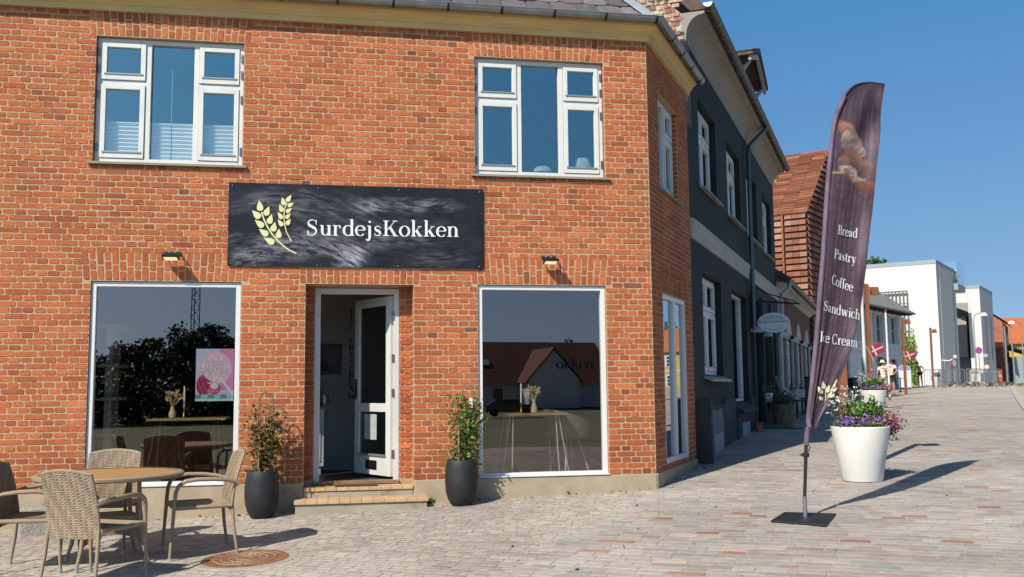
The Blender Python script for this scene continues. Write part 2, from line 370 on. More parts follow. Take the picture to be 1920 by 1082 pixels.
# ================================================================== GROUND
def patch(name, s0, s1, c0, c1, ds, dc, m, dz):
    ss = np.linspace(s0, s1, max(2, int((s1-s0)/ds)+1)); cs = np.linspace(c0, c1, max(2, int((c1-c0)/dc)+1))
    S, Cc = np.meshgrid(ss, cs, indexing='ij'); X = S*SD[0]+Cc*CD[0]; Y = S*SD[1]+Cc*CD[1]; Z = gz(X, Y)+dz
    V = np.stack([X.ravel(), Y.ravel(), Z.ravel()], 1); m_ = len(cs); F = [(i*m_+j, i*m_+j+1, (i+1)*m_+j+1, (i+1)*m_+j) for i in range(len(ss)-1) for j in range(m_-1)]
    return npmesh(name, V, F, m, smooth=True)
def stonemat():
    m, nt, b = newmat('street_setts'); N = nt.nodes; L = nt.links
    tc = N.new('ShaderNodeTexCoord'); mp = N.new('ShaderNodeMapping'); mp.inputs['Rotation'].default_value = (0, 0, math.pi/2-SA); L.new(tc.outputs['Object'], mp.inputs[0])
    br = N.new('ShaderNodeTexBrick'); br.inputs['Scale'].default_value = 1; br.inputs['Brick Width'].default_value = .24; br.inputs['Row Height'].default_value = .135
    br.inputs['Mortar Size'].default_value = .006; br.inputs['Color1'].default_value = (.30, .25, .21, 1); br.inputs['Color2'].default_value = (.42, .37, .32, 1); br.inputs['Mortar'].default_value = (.40, .36, .31, 1)
    L.new(mp.outputs[0], br.inputs[0]); nz = N.new('ShaderNodeTexNoise'); nz.inputs['Scale'].default_value = .6; nz.inputs['Detail'].default_value = 8; L.new(tc.outputs['Object'], nz.inputs['Vector'])
    mx = N.new('ShaderNodeMixRGB'); mx.blend_type = 'OVERLAY'; mx.inputs[0].default_value = .5; L.new(br.outputs[0], mx.inputs[1]); L.new(nz.outputs['Fac'], mx.inputs[2])
    L.new(mx.outputs[0], b.inputs['Base Color']); b.inputs['Roughness'].default_value = .85; return m
GRIT = mat('joint_grit', (.43, .385, .335), .95, var=.18, scale=30, bump=.5, bscale=200)
struct(patch('ground', -300, 900, -300, 420, 20, 20, mat('far_ground', (.16, .17, .09), .95, var=.2, scale=.3), -.12))
struct(patch('street', -12, 29.5, -8, 9, .4, .5, GRIT, -.0015))
struct(patch('street', 29.5, 130, -6, 16, 1.0, .8, stonemat(), -.004))
PV = [(.385, .348, .322), (.42, .375, .342), (.375, .305, .275), (.43, .37, .32), (.405, .335, .30), (.345, .19, .15), (.37, .352, .335)]
PW = [26, 20, 15, 16, 13, 2.6, 14]
def setts(name, s0, s1, cfun, row, wmean, rnd, cols, w, c1=8.5, warp=.0):
    rects = []; s = s0
    while s < s1:
        rh = row*(1+rnd.normal(0, .045)); c = cfun(s)+rnd.random()*wmean*.5-.1
        while c < c1:
            L_ = wmean*float(np.clip(rnd.normal(1, .22), .5, 1.5)); rects.append((c+.004, c+L_-.004, s+.004, s+rh-.004)); c += L_
        s += rh
    A = np.array(rects); V, F = plates(A, rnd, cut=.008 if row > .1 else .005, proud=(.000, .002), back=.010, inset=.003, jit=.0018); C_ = palette(len(A), cols, w, rnd, .075)
    cen = np.stack([(A[:, 0]+A[:, 1])/2, (A[:, 2]+A[:, 3])/2], 1); pz = np.sin(cen[:, 0]*1.7+1.3*np.sin(cen[:, 1]*.9))*np.sin(cen[:, 1]*1.3+.7)
    C_ = C_*(1+.07*pz[:, None]); C_ = np.repeat(C_, 16, 0)
    c = V[:, 0]; s_ = V[:, 2]+warp*np.sin(c*1.1+V[:, 2]*.5); X = s_*SD[0]+c*CD[0]; Y = s_*SD[1]+c*CD[1]; Z = gz(X, Y)-V[:, 1]
    keep = None
    return npmesh(name, np.stack([X, Y, Z], 1), F, attrmat('sett_stone', rough=.8, bump=.5, bscale=45, var=.16, vscale=14, specks=((.20, .19, .17), .62, 90, .1, .45), blot=((.48, .44, .39), .50, .8, .25, .45), macro=(.10, (.7, .7, .7))), None, C_)
r1 = np.random.default_rng(11)
struct(setts('street_paving', -9.5, 29.4, lambda s: .02 if s < 0 else -.05, .128, .222, r1, PV, PW, warp=.012))
PV2 = [(.43, .37, .315), (.46, .40, .34), (.395, .34, .295), (.375, .34, .315), (.425, .355, .315), (.35, .30, .27)]; PW2 = [24, 20, 18, 10, 14, 8]
struct(setts('front_paving', -9.5, -.02, lambda s: max(-9.0, s*SD[1]/(-CD[1])-.1), .088, .135, r1, PV2, PW2, c1=-.06, warp=.02))
# kerb and sandy ground on the right side of the street
def kerbc(s): return 6.3+.082*(s-23.8)
kb = MB(); prev = None
ks = np.arange(10, 78, 1.0)
V = []; F = []
for i, s in enumerate(ks):
    for c, dz in ((kerbc(s)-.14, 0), (kerbc(s)-.14, .05), (kerbc(s)+.14, .06), (kerbc(s)+.14, 0)): x, y = sc2(s, c); V.append((x, y, float(gz(x, y))+dz))
    if i: F += [((i-1)*4+k, (i-1)*4+k+1, i*4+k+1, i*4+k) for k in range(3)]
struct(npmesh('kerb', np.array(V), F, mat('granite_kerb', (.50, .47, .43), .85, var=.15, scale=12, bump=.3)))
V = []; F = []
for i, s in enumerate(ks):
    for c in (kerbc(s)+.14, kerbc(s)+2, kerbc(s)+5, kerbc(s)+12): x, y = sc2(s, c); V.append((x, y, float(gz(x, y))+.03))
    if i: F += [((i-1)*4+k, (i-1)*4+k+1, i*4+k+1, i*4+k) for k in range(3)]
struct(npmesh('gravel_road', np.array(V), F, mat('sand_gravel', (.52, .41, .27), .95, var=.2, scale=3, bump=.6, bscale=60)))

# ================================================================== BRICK HOUSE
ROW = .0664; ZT = .18+79*ROW
bh = thing('brick_house', 'orange red brick corner house with yellow cornice and white windows', 'building')
MORT = mat('lime_mortar', (.57, .385, .235), .95, var=.12, scale=9, bump=.6, bscale=120)
U1 = (-6.37, -4.78, 3.71, 5.14); U2 = (-2.135, -.55, 3.70, 5.13); S1 = (-6.34, -4.765, .19, 2.396); S2 = (-2.11, -.573, .19, 2.396); DR = (-4.065, -2.855, -.6, 2.385)
LT = [(-6.44, -4.71, 5.14, ZT+.01), (-2.20, -.485, 5.13, ZT+.01), (-6.42, -4.69, 2.396, 2.735), (-2.18, -.50, 2.396, 2.735), (-4.13, -2.79, 2.385, 2.56)]
r2 = np.random.default_rng(5)
sold = []
for (a, b, c, d), ln in zip(LT, (.12, .12, .10, .10, .05)):
    rc, sh = soldiers(a, b, c+.004, min(d, ZT-.004), r2, ln); sold.append((rc, sh, c))
fr = courses(-9.4, -.004, .18, ZT, [U1, U2, S1, S2, DR]+[(l[0]-.005, l[1]+.005, l[2]-.01, l[3]) for l in LT], ROW, r2)
brickpart('brick_facing', bh, None, fr, r2, sold, dirtz=.75)
US = (.56, 1.70, 3.70, 4.96); SS = (.56, 1.93, .22, 2.37); TS = FR(SA)
LS = [(.50, 1.78, 4.96, 5.30), (.50, 2.0, 2.37, 2.71)]
sold = []
for (a, b, c, d) in LS: rc, sh = soldiers(a, b, c+.004, d, r2, .1); sold.append((rc, sh, c))
brickpart('brick_facing', bh, TS, courses(.004, 2.40, .18, ZT, [US, SS]+LS, ROW, r2, phase=.04), r2, sold)
mb = MB(); cells(mb, -9.4, 0, .18, 5.75, [U1, U2, S1, S2, DR], .002, .30); mb.T = TS; cells(mb, 0, 2.40, .18, 5.75, [US, SS], .002, .30)
mb.build('wall', MORT, bh)
def jamb(X, z0, z1, y0, y1, facing, T=None, seed=1):
    rr = np.random.default_rng(seed); rc = courses(y0, y1, z0, z1, [], ROW, rr); s = -1 if facing > 0 else 1
    TT = (lambda u, d, w: T(X+s*d, u, w)) if T else (lambda u, d, w: (X+s*d, u, w))
    brickpart('brick_reveal', bh, TT, rc, rr)
for h in (U1, U2, S1, S2):
    z0 = .18+math.ceil((h[2]-.18)/ROW-.2)*ROW
    jamb(h[0], z0, h[3], .008, .072, 1, seed=int(h[2]*10+2)); jamb(h[1], z0, h[3], .008, .072, -1, seed=int(h[2]*10+3))
jamb(DR[0], .18, 2.385, .008, .25, 1, seed=21); jamb(DR[1], .18, 2.385, .008, .25, -1, seed=22)
for h in (US, SS): jamb(h[1], .18+math.ceil((h[2]-.18)/ROW)*ROW, h[3], .008, .10, -1, TS, 31)
for (a, b) in ((-4.064, -3.967), (-2.998, -2.856)):
    rr = np.random.default_rng(int(-a*10)); brickpart('brick_reveal', bh, FR(0, 0, .26), courses(a, b, .18, 2.385, [], ROW, rr), rr)
    m_ = MB(); m_.box((a-.05 if a < -4 else a+.002, .267, .12), (b-.002 if a < -4 else b+.05, .40, 2.40)); m_.build('door_jamb_wall', MORT, bh)
m_ = MB(); m_.box((-4.1, .262, 2.372), (-2.82, .40, 2.5)); m_.build('door_head', MORT, bh)
PL = mat('render_plinth', (.45, .365, .25), .9, var=.12, scale=4, bump=.25, bscale=35, dirt=((.27, .23, .17), .60, 2.2))
m_ = MB(); m_.box((-9.4, -.022, -.6), (-4.066, .28, .178)); m_.box((-2.854, -.022, -.6), (-.0, .28, .178)); m_.build('plinth', PL, bh, bevel=.008)
m_ = MB(TS); m_.box((.0, -.022, -.6), (2.40, .28, .178)); m_.build('plinth', PL, bh, bevel=.008)
# cornice, gutter, roof
OCH = mat('ochre_paint', (.74, .51, .20), .6, var=.10, scale=2, bump=.1, bscale=15, dirt=((.33, .24, .12), .64, 3.5), stretch=(1, 1, 6))
O1 = [(0, -1), (.55, -1), (CD[0], CD[1])]; PTH = [(-9.4, 0), (0, 0), (2.43*SD[0], 2.43*SD[1])]
MB().sweep([(-.05, 5.418), (.045, 5.418), (.045, 5.470), (.052, 5.480), (.068, 5.486), (.072, 5.500), (.072, 5.512), (.085, 5.525), (.11, 5.553), (.132, 5.563), (.145, 5.57), (.145, 5.625), (-.05, 5.63)], PTH, O1, True).build('cornice', OCH, bh)
ZNC = mat('zinc', (.33, .35, .37), .38, metal=.75, var=.18, scale=5, bump=.05, dirt=((.16, .17, .18), .62, 6))
def gutprof(cx, cz, r, n=10, th=.004):
    p = [(cx-r*math.cos(t), cz-r*math.sin(t)) for t in np.linspace(0, math.pi, n)]; q = [(cx-(r-th)*math.cos(t), cz-(r-th)*math.sin(t)+.001) for t in np.linspace(math.pi, 0, n)]
    return p+[(cx+r+.006, cz+.004), (cx+r+.004, cz+.012), (cx+r-.004, cz+.010)]+q
P2 = [(-9.4, 0), (0, 0), (2.52*SD[0], 2.52*SD[1])]
MB().sweep(gutprof(.20, 5.655, .058), P2, O1, True).build('gutter', ZNC, bh, smooth=True)
DKI = mat('dark_iron', (.03, .03, .032), .5, metal=.6, var=.2)
def bracket(T, x, cx, cz, r, parent, name='gutter_bracket'):
    m_ = MB(T); pts = [(x, -(cx-(r+.004)*math.cos(t)), cz-(r+.004)*math.sin(t)) for t in np.linspace(0, math.pi, 9)]
    for p, q in zip(pts[:-1], pts[1:]): m_.add([(x-.013, p[1], p[2]), (x+.013, p[1], p[2]), (x+.013, q[1], q[2]), (x-.013, q[1], q[2]), (x-.013, p[1], p[2]-.004), (x+.013, p[1], p[2]-.004), (x+.013, q[1], q[2]-.004), (x-.013, q[1], q[2]-.004)], [(0, 1, 2, 3), (7, 6, 5, 4), (0, 4, 5, 1), (2, 6, 7, 3), (1, 5, 6, 2), (3, 7, 4, 0)])
    m_.build(name, DKI, parent)
for x in np.arange(-9.1, -.1, .635): bracket(FR(0), x+.28, .20, 5.655, .058, bh)
for x in (.55, 1.15, 1.75, 2.35): bracket(TS, x, .20, 5.655, .058, bh)
SLT = attrmat('roof_slate', rough=.8, bump=.5, bscale=30, var=.22, vscale=9)
def slates(T, u0, u1, inside, parent):
    rr = np.random.default_rng(3); rc = []
    for k in range(9):
        for i in range(int((u1-u0)/.3)+2):
            a = u0+i*.3+(.15 if k % 2 else 0); c = k*.28
            if inside(a+.15, c+.14): rc.append((a, a+.29, c, c+.31))
    A = np.array(rc); V, F = plates(A, rr, cut=.05, proud=(.004, .006), back=.006, jit=.004, inset=.002); V[:, 1] -= .0  # sloping courses
    tilt = np.repeat(A[:, 2], 16); V[:, 1] -= .014*(1-(V[:, 2]-tilt)/.31)
    ca = math.cos(R(45)); y = V[:, 2]*ca+V[:, 1]*ca-.13; z = 5.672+V[:, 2]*ca-V[:, 1]*ca
    W = np.stack(T(V[:, 0], y, z), 1); npmesh('roof_slates', W, F, SLT, parent, np.repeat(palette(len(A), [(.15, .13, .14), (.19, .165, .17), (.12, .11, .125)], [3, 2, 2], rr, .15), 16, 0))
slates(FR(0), -9.3, .4, lambda u, w: u < .077-.55*.707*w+.02, bh)
slates(TS, -1.5, 2.3, lambda u, w: u > -.077+.55*.707*w-.02 and u < 2.25, bh)
h0 = (.077, -.14, 5.655); h1 = (-.55*2.7, 2.7, 5.655+2.84)
e1 = (2.42*SD[0]+.14*CD[0], 2.42*SD[1]+.14*CD[1], 5.655); e2 = (2.42*SD[0]-2.7*CD[0], 2.42*SD[1]-2.7*CD[1], 5.655+2.84)
MB().add([(-9.4, -.14, 5.655), h0, h1, (-9.4, 2.7, 5.655+2.84)], [(0, 1, 2, 3)]).add([h0, e1, e2, h1], [(0, 1, 2, 3)]).build('roof', mat('roof_deck', (.06, .055, .06), .9), bh)
hv = Vector(h1)-Vector(h0); hn = hv.normalized(); sdv = Vector((hn.y, -hn.x, 0)).normalized()
mm = MB()
for s in (-1, 1):
    a = Vector(h0)+Vector((0, 0, .075)); b = Vector(h1)+Vector((0, 0, .075)); o = sdv*.13*s-Vector((0, 0, .055))
    mm.add([a, a+o, b+o, b, a-Vector((0, 0, .02)), a+o-Vector((0, 0, .02)), b+o-Vector((0, 0, .02)), b-Vector((0, 0, .02))], [(0, 1, 2, 3), (7, 6, 5, 4), (0, 4, 5, 1), (1, 5, 6, 2), (3, 2, 6, 7)])
mm.build('hip_flashing', mat('lead_flashing', (.50, .54, .58), .5, metal=.3, var=.08, scale=4), bh)
# window sills of weathered wood
SILL = mat('sill_wood', (.33, .30, .23), .85, var=.2, scale=6, bump=.3, stretch=(1, 8, 8), dirt=((.16, .14, .10), .6, 4))
GU = glass('upper_glass', (.86, .92, .92), .33, rc=(.62, .86, .88), wav=.02)
GS = glass('shop_glass', (.88, .88, .88), .23, rc=(1.0, .88, .84), wav=.02)
GD = glass('side_glass', (.5, .55, .56), .45, rc=(.9, .97, 1.0), wav=.01)
w1 = casement(bh, None, U1[0]+.006, U1[1]-.006, U1[2]+.012, U1[3]-.006, .062, GU, 'three', blind=.335)
w2_ = casement(bh, None, U2[0]+.006, U2[1]-.006, U2[2]+.012, U2[3]-.006, .062, GU, 'three')
w3_ = casement(bh, TS, US[0]+.006, US[1]-.006, US[2]+.012, US[3]-.006, .075, GD, 'two', hinges=False)
for h, w, T in ((U1, w1, None), (U2, w2_, None), (US, w3_, TS)):
    m_ = MB(T); m_.prism([(-.045, h[2]-.030), (.075, h[2]-.012), (.075, h[2]+.010), (-.045, h[2]-.002)], h[0]-.045, h[1]+.05, 'x'); m_.build('sill', SILL, w, bevel=.004)
ALU = mat('white_aluminium', (.76, .77, .77), .35, var=.03, scale=2, dirt=((.55, .54, .50), .72, 5))
for h, w_, nm in ((S1, .05, 0), (S2, .05, 0)):
    m_ = MB(); ringframe(m_, h[0]+.004, h[1]-.004, h[2]+.006, h[3]-.006, .052, .028, .12, .03); f = m_.build('shop_window', ALU, bh, bevel=.003)
    m_ = MB(); m_.box((h[0]-.0, -.035, h[2]-.006), (h[1]+.0, .05, h[2]+.006)); m_.build('sill', ALU, f)
    m_ = MB(); a, b, c, d = h[0]+.055, h[1]-.055, h[2]+.036, h[3]-.058; m_.add([(a, .07, c), (b, .07, c), (b, .07, d), (a, .07, d)], [(0, 1, 2, 3)]); m_.build('pane', GS, f)
m_ = MB(TS); h = SS; ringframe(m_, h[0]+.004, h[1]-.004, h[2]+.004, h[3]-.004, .06, .010, .10, .08); xm = (h[0]+h[1])/2+.02; m_.box((xm-.05, .012, h[2]+.084), (xm+.05, .098, h[3]-.064)); f = m_.build('shop_window', ALU, bh, bevel=.004)
for a, b in ((h[0]+.07, xm-.055), (xm+.055, h[1]-.07)):
    m_ = MB(TS); m_.add([(a, .05, h[2]+.09), (b, .05, h[2]+.09), (b, .05, h[3]-.07), (a, .05, h[3]-.07)], [(0, 1, 2, 3)]); m_.build('pane', GD, f)
    m_ = MB(TS); n = 14
    vs = []
    for k in range(n+1): x = a+(b-a)*k/n; vs += [(x, .16+(.02 if k % 2 else -.02), h[2]+.1), (x, .16+(.02 if k % 2 else -.02), h[2]+.62)]
    m_.add(vs, [(2*k, 2*k+2, 2*k+3, 2*k+1) for k in range(n)]); m_.build('half_curtain', mat('curtain', (.35, .42, .50), .9), f)
# door
FRM = mat('door_paint', (.66, .66, .63), .5, var=.05, scale=3, dirt=((.40, .39, .36), .68, 5))
m_ = MB(); m_.box((-3.965, .27, .15), (-3.90, .36, 2.365)); m_.box((-3.062, .27, .15), (-3.0, .36, 2.365)); m_.box((-3.90, .27, 2.30), (-3.062, .36, 2.365)); df = m_.build('door_frame', FRM, bh, bevel=.004)
m_ = MB(); m_.box((-3.965, .22, .13), (-3.0, .38, .162)); m_.build('threshold', mat('threshold_wood', (.30, .17, .10), .6, var=.2, scale=5, stretch=(1, 9, 9)), df)
TH = R(62); TD = lambda x, y, z: (-3.075-x*math.cos(TH)-y*math.sin(TH), .345+x*math.sin(TH)-y*math.cos(TH), z)
m_ = MB(TD); ringframe(m_, 0, .84, .19, 2.29, .105, -.02, .025, .24); m_.box((.105, -.018, .93), (.735, .023, 1.03)); lf = m_.build('door_leaf', FRM, bh, bevel=.004)
for c, d in ((.43, .93), (1.03, 2.185)):
    m_ = MB(TD); m_.add([(.105, .003, c), (.735, .003, c), (.735, .003, d), (.105, .003, d)], [(0, 1, 2, 3)]); m_.build('pane', glass('door_glass', (.35, .36, .36), .07), lf)
m_ = MB(TD); m_.box((.30, .026, .255), (.55, .034, .36)); m_.box((.32, .034, .27), (.53, .04, .345)); m_.build('letterbox', mat('letterbox', (.02, .02, .02), .4, metal=.5), lf)
m_ = MB(TD); m_.box((.09, .026, .415), (.75, .045, .435)); m_.build('drip_bar', GREYALU, lf)
m_ = MB(TD); m_.box((.78, .026, 1.08), (.815, .034, 1.32)); m_.tube([(.797, .03, 1.18), (.797, .07, 1.18), (.70, .075, 1.175)], .009, 6); m_.build('handle', DKI, lf)
m_ = MB(TD); m_.add([(.33, .012, .60), (.62, .012, .60), (.62, .012, .90), (.33, .012, .90)], [(0, 1, 2, 3)]); m_.build('opening_hours_sheet', mat('paper_grey', (.42, .46, .46), .8, var=.2, scale=25), lf)
for z in (.45, 1.15, 1.55, 2.05): m_ = MB(); m_.box((-3.085, .262, z-.05), (-3.055, .272, z+.05)); m_.build('hinge', HINGE, df)
# steps
TIL = attrmat('step_tile', rough=.75, bump=.3, bscale=30, var=.14, vscale=7)
CNC = mat('step_concrete', (.40, .36, .27), .92, var=.14, scale=5, bump=.3, dirt=((.24, .21, .16), .58, 3))
st = MB(); st.box((-4.06, -.02, -.4), (-2.86, .24, .083)); st.box((-4.135, -.325, -.4), (-2.73, -.025, -.022)); stp = st.build('doorstep', CNC, bh, bevel=.006)
rr = random.Random(4)
for (x0, x1, y0, y1, z0, z1) in ((-4.062, -2.858, -.035, .235, .085, .122), (-4.15, -2.715, -.345, -.022, -.02, .018)):
    m_ = MB(); n = round((x1-x0)/.115)
    for i in range(n):
        k = 1+rr.uniform(-.12, .12); c = (.46*k, .31*k, .18*k*rr.uniform(.85, 1.1)); a = x0+(x1-x0)*i/n
        m_.box((a+.0015, y0, z0), (a+(x1-x0)/n-.0015, y0+.115, z1), c); m_.box((a+.0015, y0+.118, z0), (a+(x1-x0)/n-.0015, y1, z1-.001), (c[0]*.95, c[1]*.93, c[2]))
    m_.build('tread_tiles', TIL, stp, bevel=.003)
m_ = MB(); m_.box((-3.72, .0, .122), (-3.25, .20, .134)); tag(m_.build('door_mat', mat('mat_fibre', (.07, .04, .03), 1, var=.4, scale=60, bump=.6)), 'small dark scraper mat lying on the top doorstep', 'mat')
# interior shell
INP = [(-9.3, .302), (-.20, .302), (2.38*SD[0]-.305*CD[0], 2.38*SD[1]-.305*CD[1]), (2.38*SD[0]-4.9*CD[0], 2.38*SD[1]-4.9*CD[1]), (-9.3, 4.6)]
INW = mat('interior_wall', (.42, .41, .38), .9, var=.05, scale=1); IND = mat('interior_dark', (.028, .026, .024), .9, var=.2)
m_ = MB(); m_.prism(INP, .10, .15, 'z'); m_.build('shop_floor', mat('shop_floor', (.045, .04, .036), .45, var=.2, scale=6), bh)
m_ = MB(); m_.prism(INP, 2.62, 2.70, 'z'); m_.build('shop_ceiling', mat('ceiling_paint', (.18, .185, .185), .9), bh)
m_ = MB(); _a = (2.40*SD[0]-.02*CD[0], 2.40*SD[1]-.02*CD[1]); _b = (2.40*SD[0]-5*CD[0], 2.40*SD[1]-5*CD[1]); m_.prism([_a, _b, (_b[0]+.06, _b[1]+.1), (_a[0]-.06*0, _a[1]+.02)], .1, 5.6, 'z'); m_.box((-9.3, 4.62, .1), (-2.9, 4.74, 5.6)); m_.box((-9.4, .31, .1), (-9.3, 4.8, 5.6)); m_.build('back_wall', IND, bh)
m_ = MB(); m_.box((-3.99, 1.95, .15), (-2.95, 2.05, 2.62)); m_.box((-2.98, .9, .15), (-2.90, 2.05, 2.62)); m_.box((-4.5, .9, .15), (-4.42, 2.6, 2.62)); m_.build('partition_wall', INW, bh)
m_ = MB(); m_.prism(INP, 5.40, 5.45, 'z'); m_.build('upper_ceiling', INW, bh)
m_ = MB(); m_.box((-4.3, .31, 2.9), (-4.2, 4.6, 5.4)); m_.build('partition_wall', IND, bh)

# ------------------------------------------------------------------ didone lettering
def arc(cx, cy, rx, ry, a0, a1, n=14): return [(cx+rx*math.cos(R(a)), cy+ry*math.sin(R(a))) for a in np.linspace(a0, a1, n)]
TK, TN = .135, .032
def stk(pts, mode='auto', w=None): return (pts, mode, w)
def ser(x, y, w=.17): return stk([(x-w, y), (x+w, y)], 'thin')
GLY = {}
def gl(ch, adv, *st): GLY[ch] = (adv, st)
X = .46; A_ = .74
gl('n', .60, stk([(.13, 0), (.13, X)], 'thick'), ser(.13, .012, .12), stk([(.01, X-.012), (.13, X-.012)], 'thin'), stk(arc(.30, .29, .16, .17, 160, 0)+[(.46, .2), (.46, 0)]), ser(.46, .012, .12))
gl('h', .60, stk([(.13, 0), (.13, A_)], 'thick'), ser(.13, .012, .12), stk([(.01, A_-.012), (.13, A_-.012)], 'thin'), stk(arc(.30, .29, .16, .17, 160, 0)+[(.46, .2), (.46, 0)]), ser(.46, .012, .12))
gl('m', .92, stk([(.13, 0), (.13, X)], 'thick'), ser(.13, .012, .12), stk([(.01, X-.012), (.13, X-.012)], 'thin'), stk(arc(.30, .29, .15, .17, 160, 0)+[(.45, .2), (.45, 0)]), ser(.45, .012, .11), stk(arc(.62, .29, .15, .17, 160, 0)+[(.77, .2), (.77, 0)]), ser(.77, .012, .11))
gl('u', .60, stk([(.13, X), (.13, .2)]+arc(.29, .18, .16, .17, 180, 340)), stk([(.01, X-.012), (.13, X-.012)], 'thin'), stk([(.46, X), (.46, 0)], 'thick'), stk([(.34, X-.012), (.46, X-.012)], 'thin'), stk([(.46, .012), (.58, .012)], 'thin'))
gl('r', .44, stk([(.13, 0), (.13, X)], 'thick'), ser(.13, .012, .12), stk([(.01, X-.012), (.13, X-.012)], 'thin'), stk(arc(.31, .27, .17, .19, 165, 70), 'thin'), stk([(.355, .415), (.355, .345)], 'w', .09))
gl('d', .58, stk(arc(.27, .23, .21, .23, 40, 320)), stk([(.45, 0), (.45, A_)], 'thick'), stk([(.33, A_-.012), (.45, A_-.012)], 'thin'), stk([(.45, .012), (.57, .012)], 'thin'))
gl('e', .50, stk(arc(.25, .23, .21, .23, 5, 320)), stk([(.05, .25), (.45, .25)], 'thin'))
gl('c', .47, stk(arc(.26, .23, .21, .23, 60, 320)), stk([(.375, .40), (.375, .32)], 'w', .085))
gl('o', .54, stk(arc(.26, .23, .22, .23, 0, 360, 24)))
gl('s', .42, stk([(.335, .33), (.325, .40), (.20, .445), (.10, .40), (.075, .34), (.12, .275), (.21, .235), (.31, .18), (.34, .11), (.29, .045), (.19, .015), (.09, .04), (.06, .14)], 'slope'))
gl('a', .52, stk([(.09, .34)]+arc(.22, .30, .13, .145, 150, 0, 8)+[(.35, .06), (.41, .02), (.48, .04)]), stk([(.35, .27), (.22, .23), (.10, .19), (.07, .11), (.12, .03), (.22, .02), (.35, .10)], 'slope'), stk([(.10, .36), (.10, .30)], 'w', .08))
gl('j', .32, stk([(.17, X), (.17, -.08), (.13, -.19), (.04, -.215)]), stk([(.05, X-.012), (.17, X-.012)], 'thin'), stk([(.17, .59), (.17, .68)], 'w', .10), stk([(.03, -.20), (.03, -.14)], 'w', .08))
gl('i', .28, stk([(.14, 0), (.14, X)], 'thick'), ser(.14, .012, .12), stk([(.03, X-.012), (.14, X-.012)], 'thin'), stk([(.14, .59), (.14, .68)], 'w', .10))
gl('k', .60, stk([(.13, 0), (.13, A_)], 'thick'), ser(.13, .012, .12), stk([(.01, A_-.012), (.13, A_-.012)], 'thin'), stk([(.19, .19), (.44, X-.01)], 'thin'), ser(.44, X-.012, .10), stk([(.26, .28), (.46, .01)], 'thick'), ser(.48, .012, .10))
gl('K', .78, stk([(.16, 0), (.16, .7)], 'thick'), ser(.16, .012, .14), ser(.16, .688, .14), stk([(.22, .26), (.60, .69)], 'thin'), ser(.60, .688, .12), stk([(.34, .42), (.62, .01)], 'thick'), ser(.64, .012, .13))
gl('S', .60, stk([(.47, .50), (.46, .62), (.30, .70), (.15, .66), (.09, .55), (.14, .45), (.28, .38), (.42, .31), (.49, .20), (.43, .06), (.28, 0.0), (.13, .05), (.08, .21)], 'slope'), stk([(.475, .48), (.475, .70)], 'thin'), stk([(.075, .22), (.075, .0)], 'thin'))
gl('B', .68, stk([(.17, 0), (.17, .7)], 'thick'), stk([(.03, .688), (.36, .688)], 'thin'), stk([(.03, .012), (.38, .012)], 'thin'), stk([(.17, .37), (.38, .37)], 'thin'), stk(arc(.34, .53, .17, .16, 90, -90)), stk(arc(.36, .19, .20, .18, 90, -90)))
gl('P', .62, stk([(.17, 0), (.17, .7)], 'thick'), stk([(.03, .688), (.36, .688)], 'thin'), ser(.17, .012, .14), stk([(.17, .34), (.36, .34)], 'thin'), stk(arc(.35, .515, .20, .175, 90, -90)))
gl('R', .70, stk([(.17, 0), (.17, .7)], 'thick'), stk([(.03, .688), (.36, .688)], 'thin'), ser(.17, .012, .14), stk([(.17, .36), (.36, .36)], 'thin'), stk(arc(.35, .525, .19, .165, 90, -90)), stk([(.38, .36), (.56, .01)], 'thick'), stk([(.5, .012), (.68, .012)], 'thin'))
gl('C', .68, stk(arc(.36, .35, .29, .35, 50, 310, 20)), stk([(.56, .47), (.56, .70)], 'thin'), stk([(.56, .0), (.56, .2)], 'thin'))
gl('I', .36, stk([(.18, 0), (.18, .7)], 'thick'), ser(.18, .012, .15), ser(.18, .688, .15))
gl('T', .66, stk([(.33, 0), (.33, .7)], 'thick'), ser(.33, .012, .14), stk([(.04, .688), (.62, .688)], 'thin'), stk([(.05, .70), (.05, .52)], 'thin'), stk([(.61, .70), (.61, .52)], 'thin'))
gl('L', .60, stk([(.17, 0), (.17, .7)], 'thick'), ser(.17, .688, .14), stk([(.03, .012), (.54, .012)], 'thin'), stk([(.54, 0), (.54, .2)], 'thin'))
gl('F', .60, stk([(.17, 0), (.17, .7)], 'thick'), ser(.17, .012, .14), stk([(.03, .688), (.54, .688)], 'thin'), stk([(.54, .7), (.54, .5)], 'thin'), stk([(.17, .36), (.40, .36)], 'thin'), stk([(.40, .28), (.40, .44)], 'thin'))
gl('E', .64, stk([(.17, 0), (.17, .7)], 'thick'), stk([(.03, .688), (.54, .688)], 'thin'), stk([(.54, .7), (.54, .5)], 'thin'), stk([(.17, .36), (.40, .36)], 'thin'), stk([(.40, .28), (.40, .44)], 'thin'), stk([(.03, .012), (.57, .012)], 'thin'), stk([(.57, 0), (.57, .2)], 'thin'))
gl('N', .74, stk([(.14, 0), (.14, .7)], 'thin'), ser(.14, .012, .11), stk([(.14, .70), (.60, .02)], 'thick'), stk([(.60, 0), (.60, .7)], 'thin'), ser(.60, .688, .11), stk([(.02, .688), (.14, .688)], 'thin'))
gl('Y', .66, stk([(.33, 0), (.33, .32)], 'thick'), ser(.33, .012, .14), stk([(.33, .30), (.12, .69)], 'thick'), stk([(.33, .30), (.55, .69)], 'thin'), ser(.12, .688, .11), ser(.55, .688, .09))
gl('D', .72, stk([(.17, 0), (.17, .7)], 'thick'), stk([(.03, .688), (.34, .688)], 'thin'), stk([(.03, .012), (.34, .012)], 'thin'), stk(arc(.32, .35, .31, .34, 90, -90)))
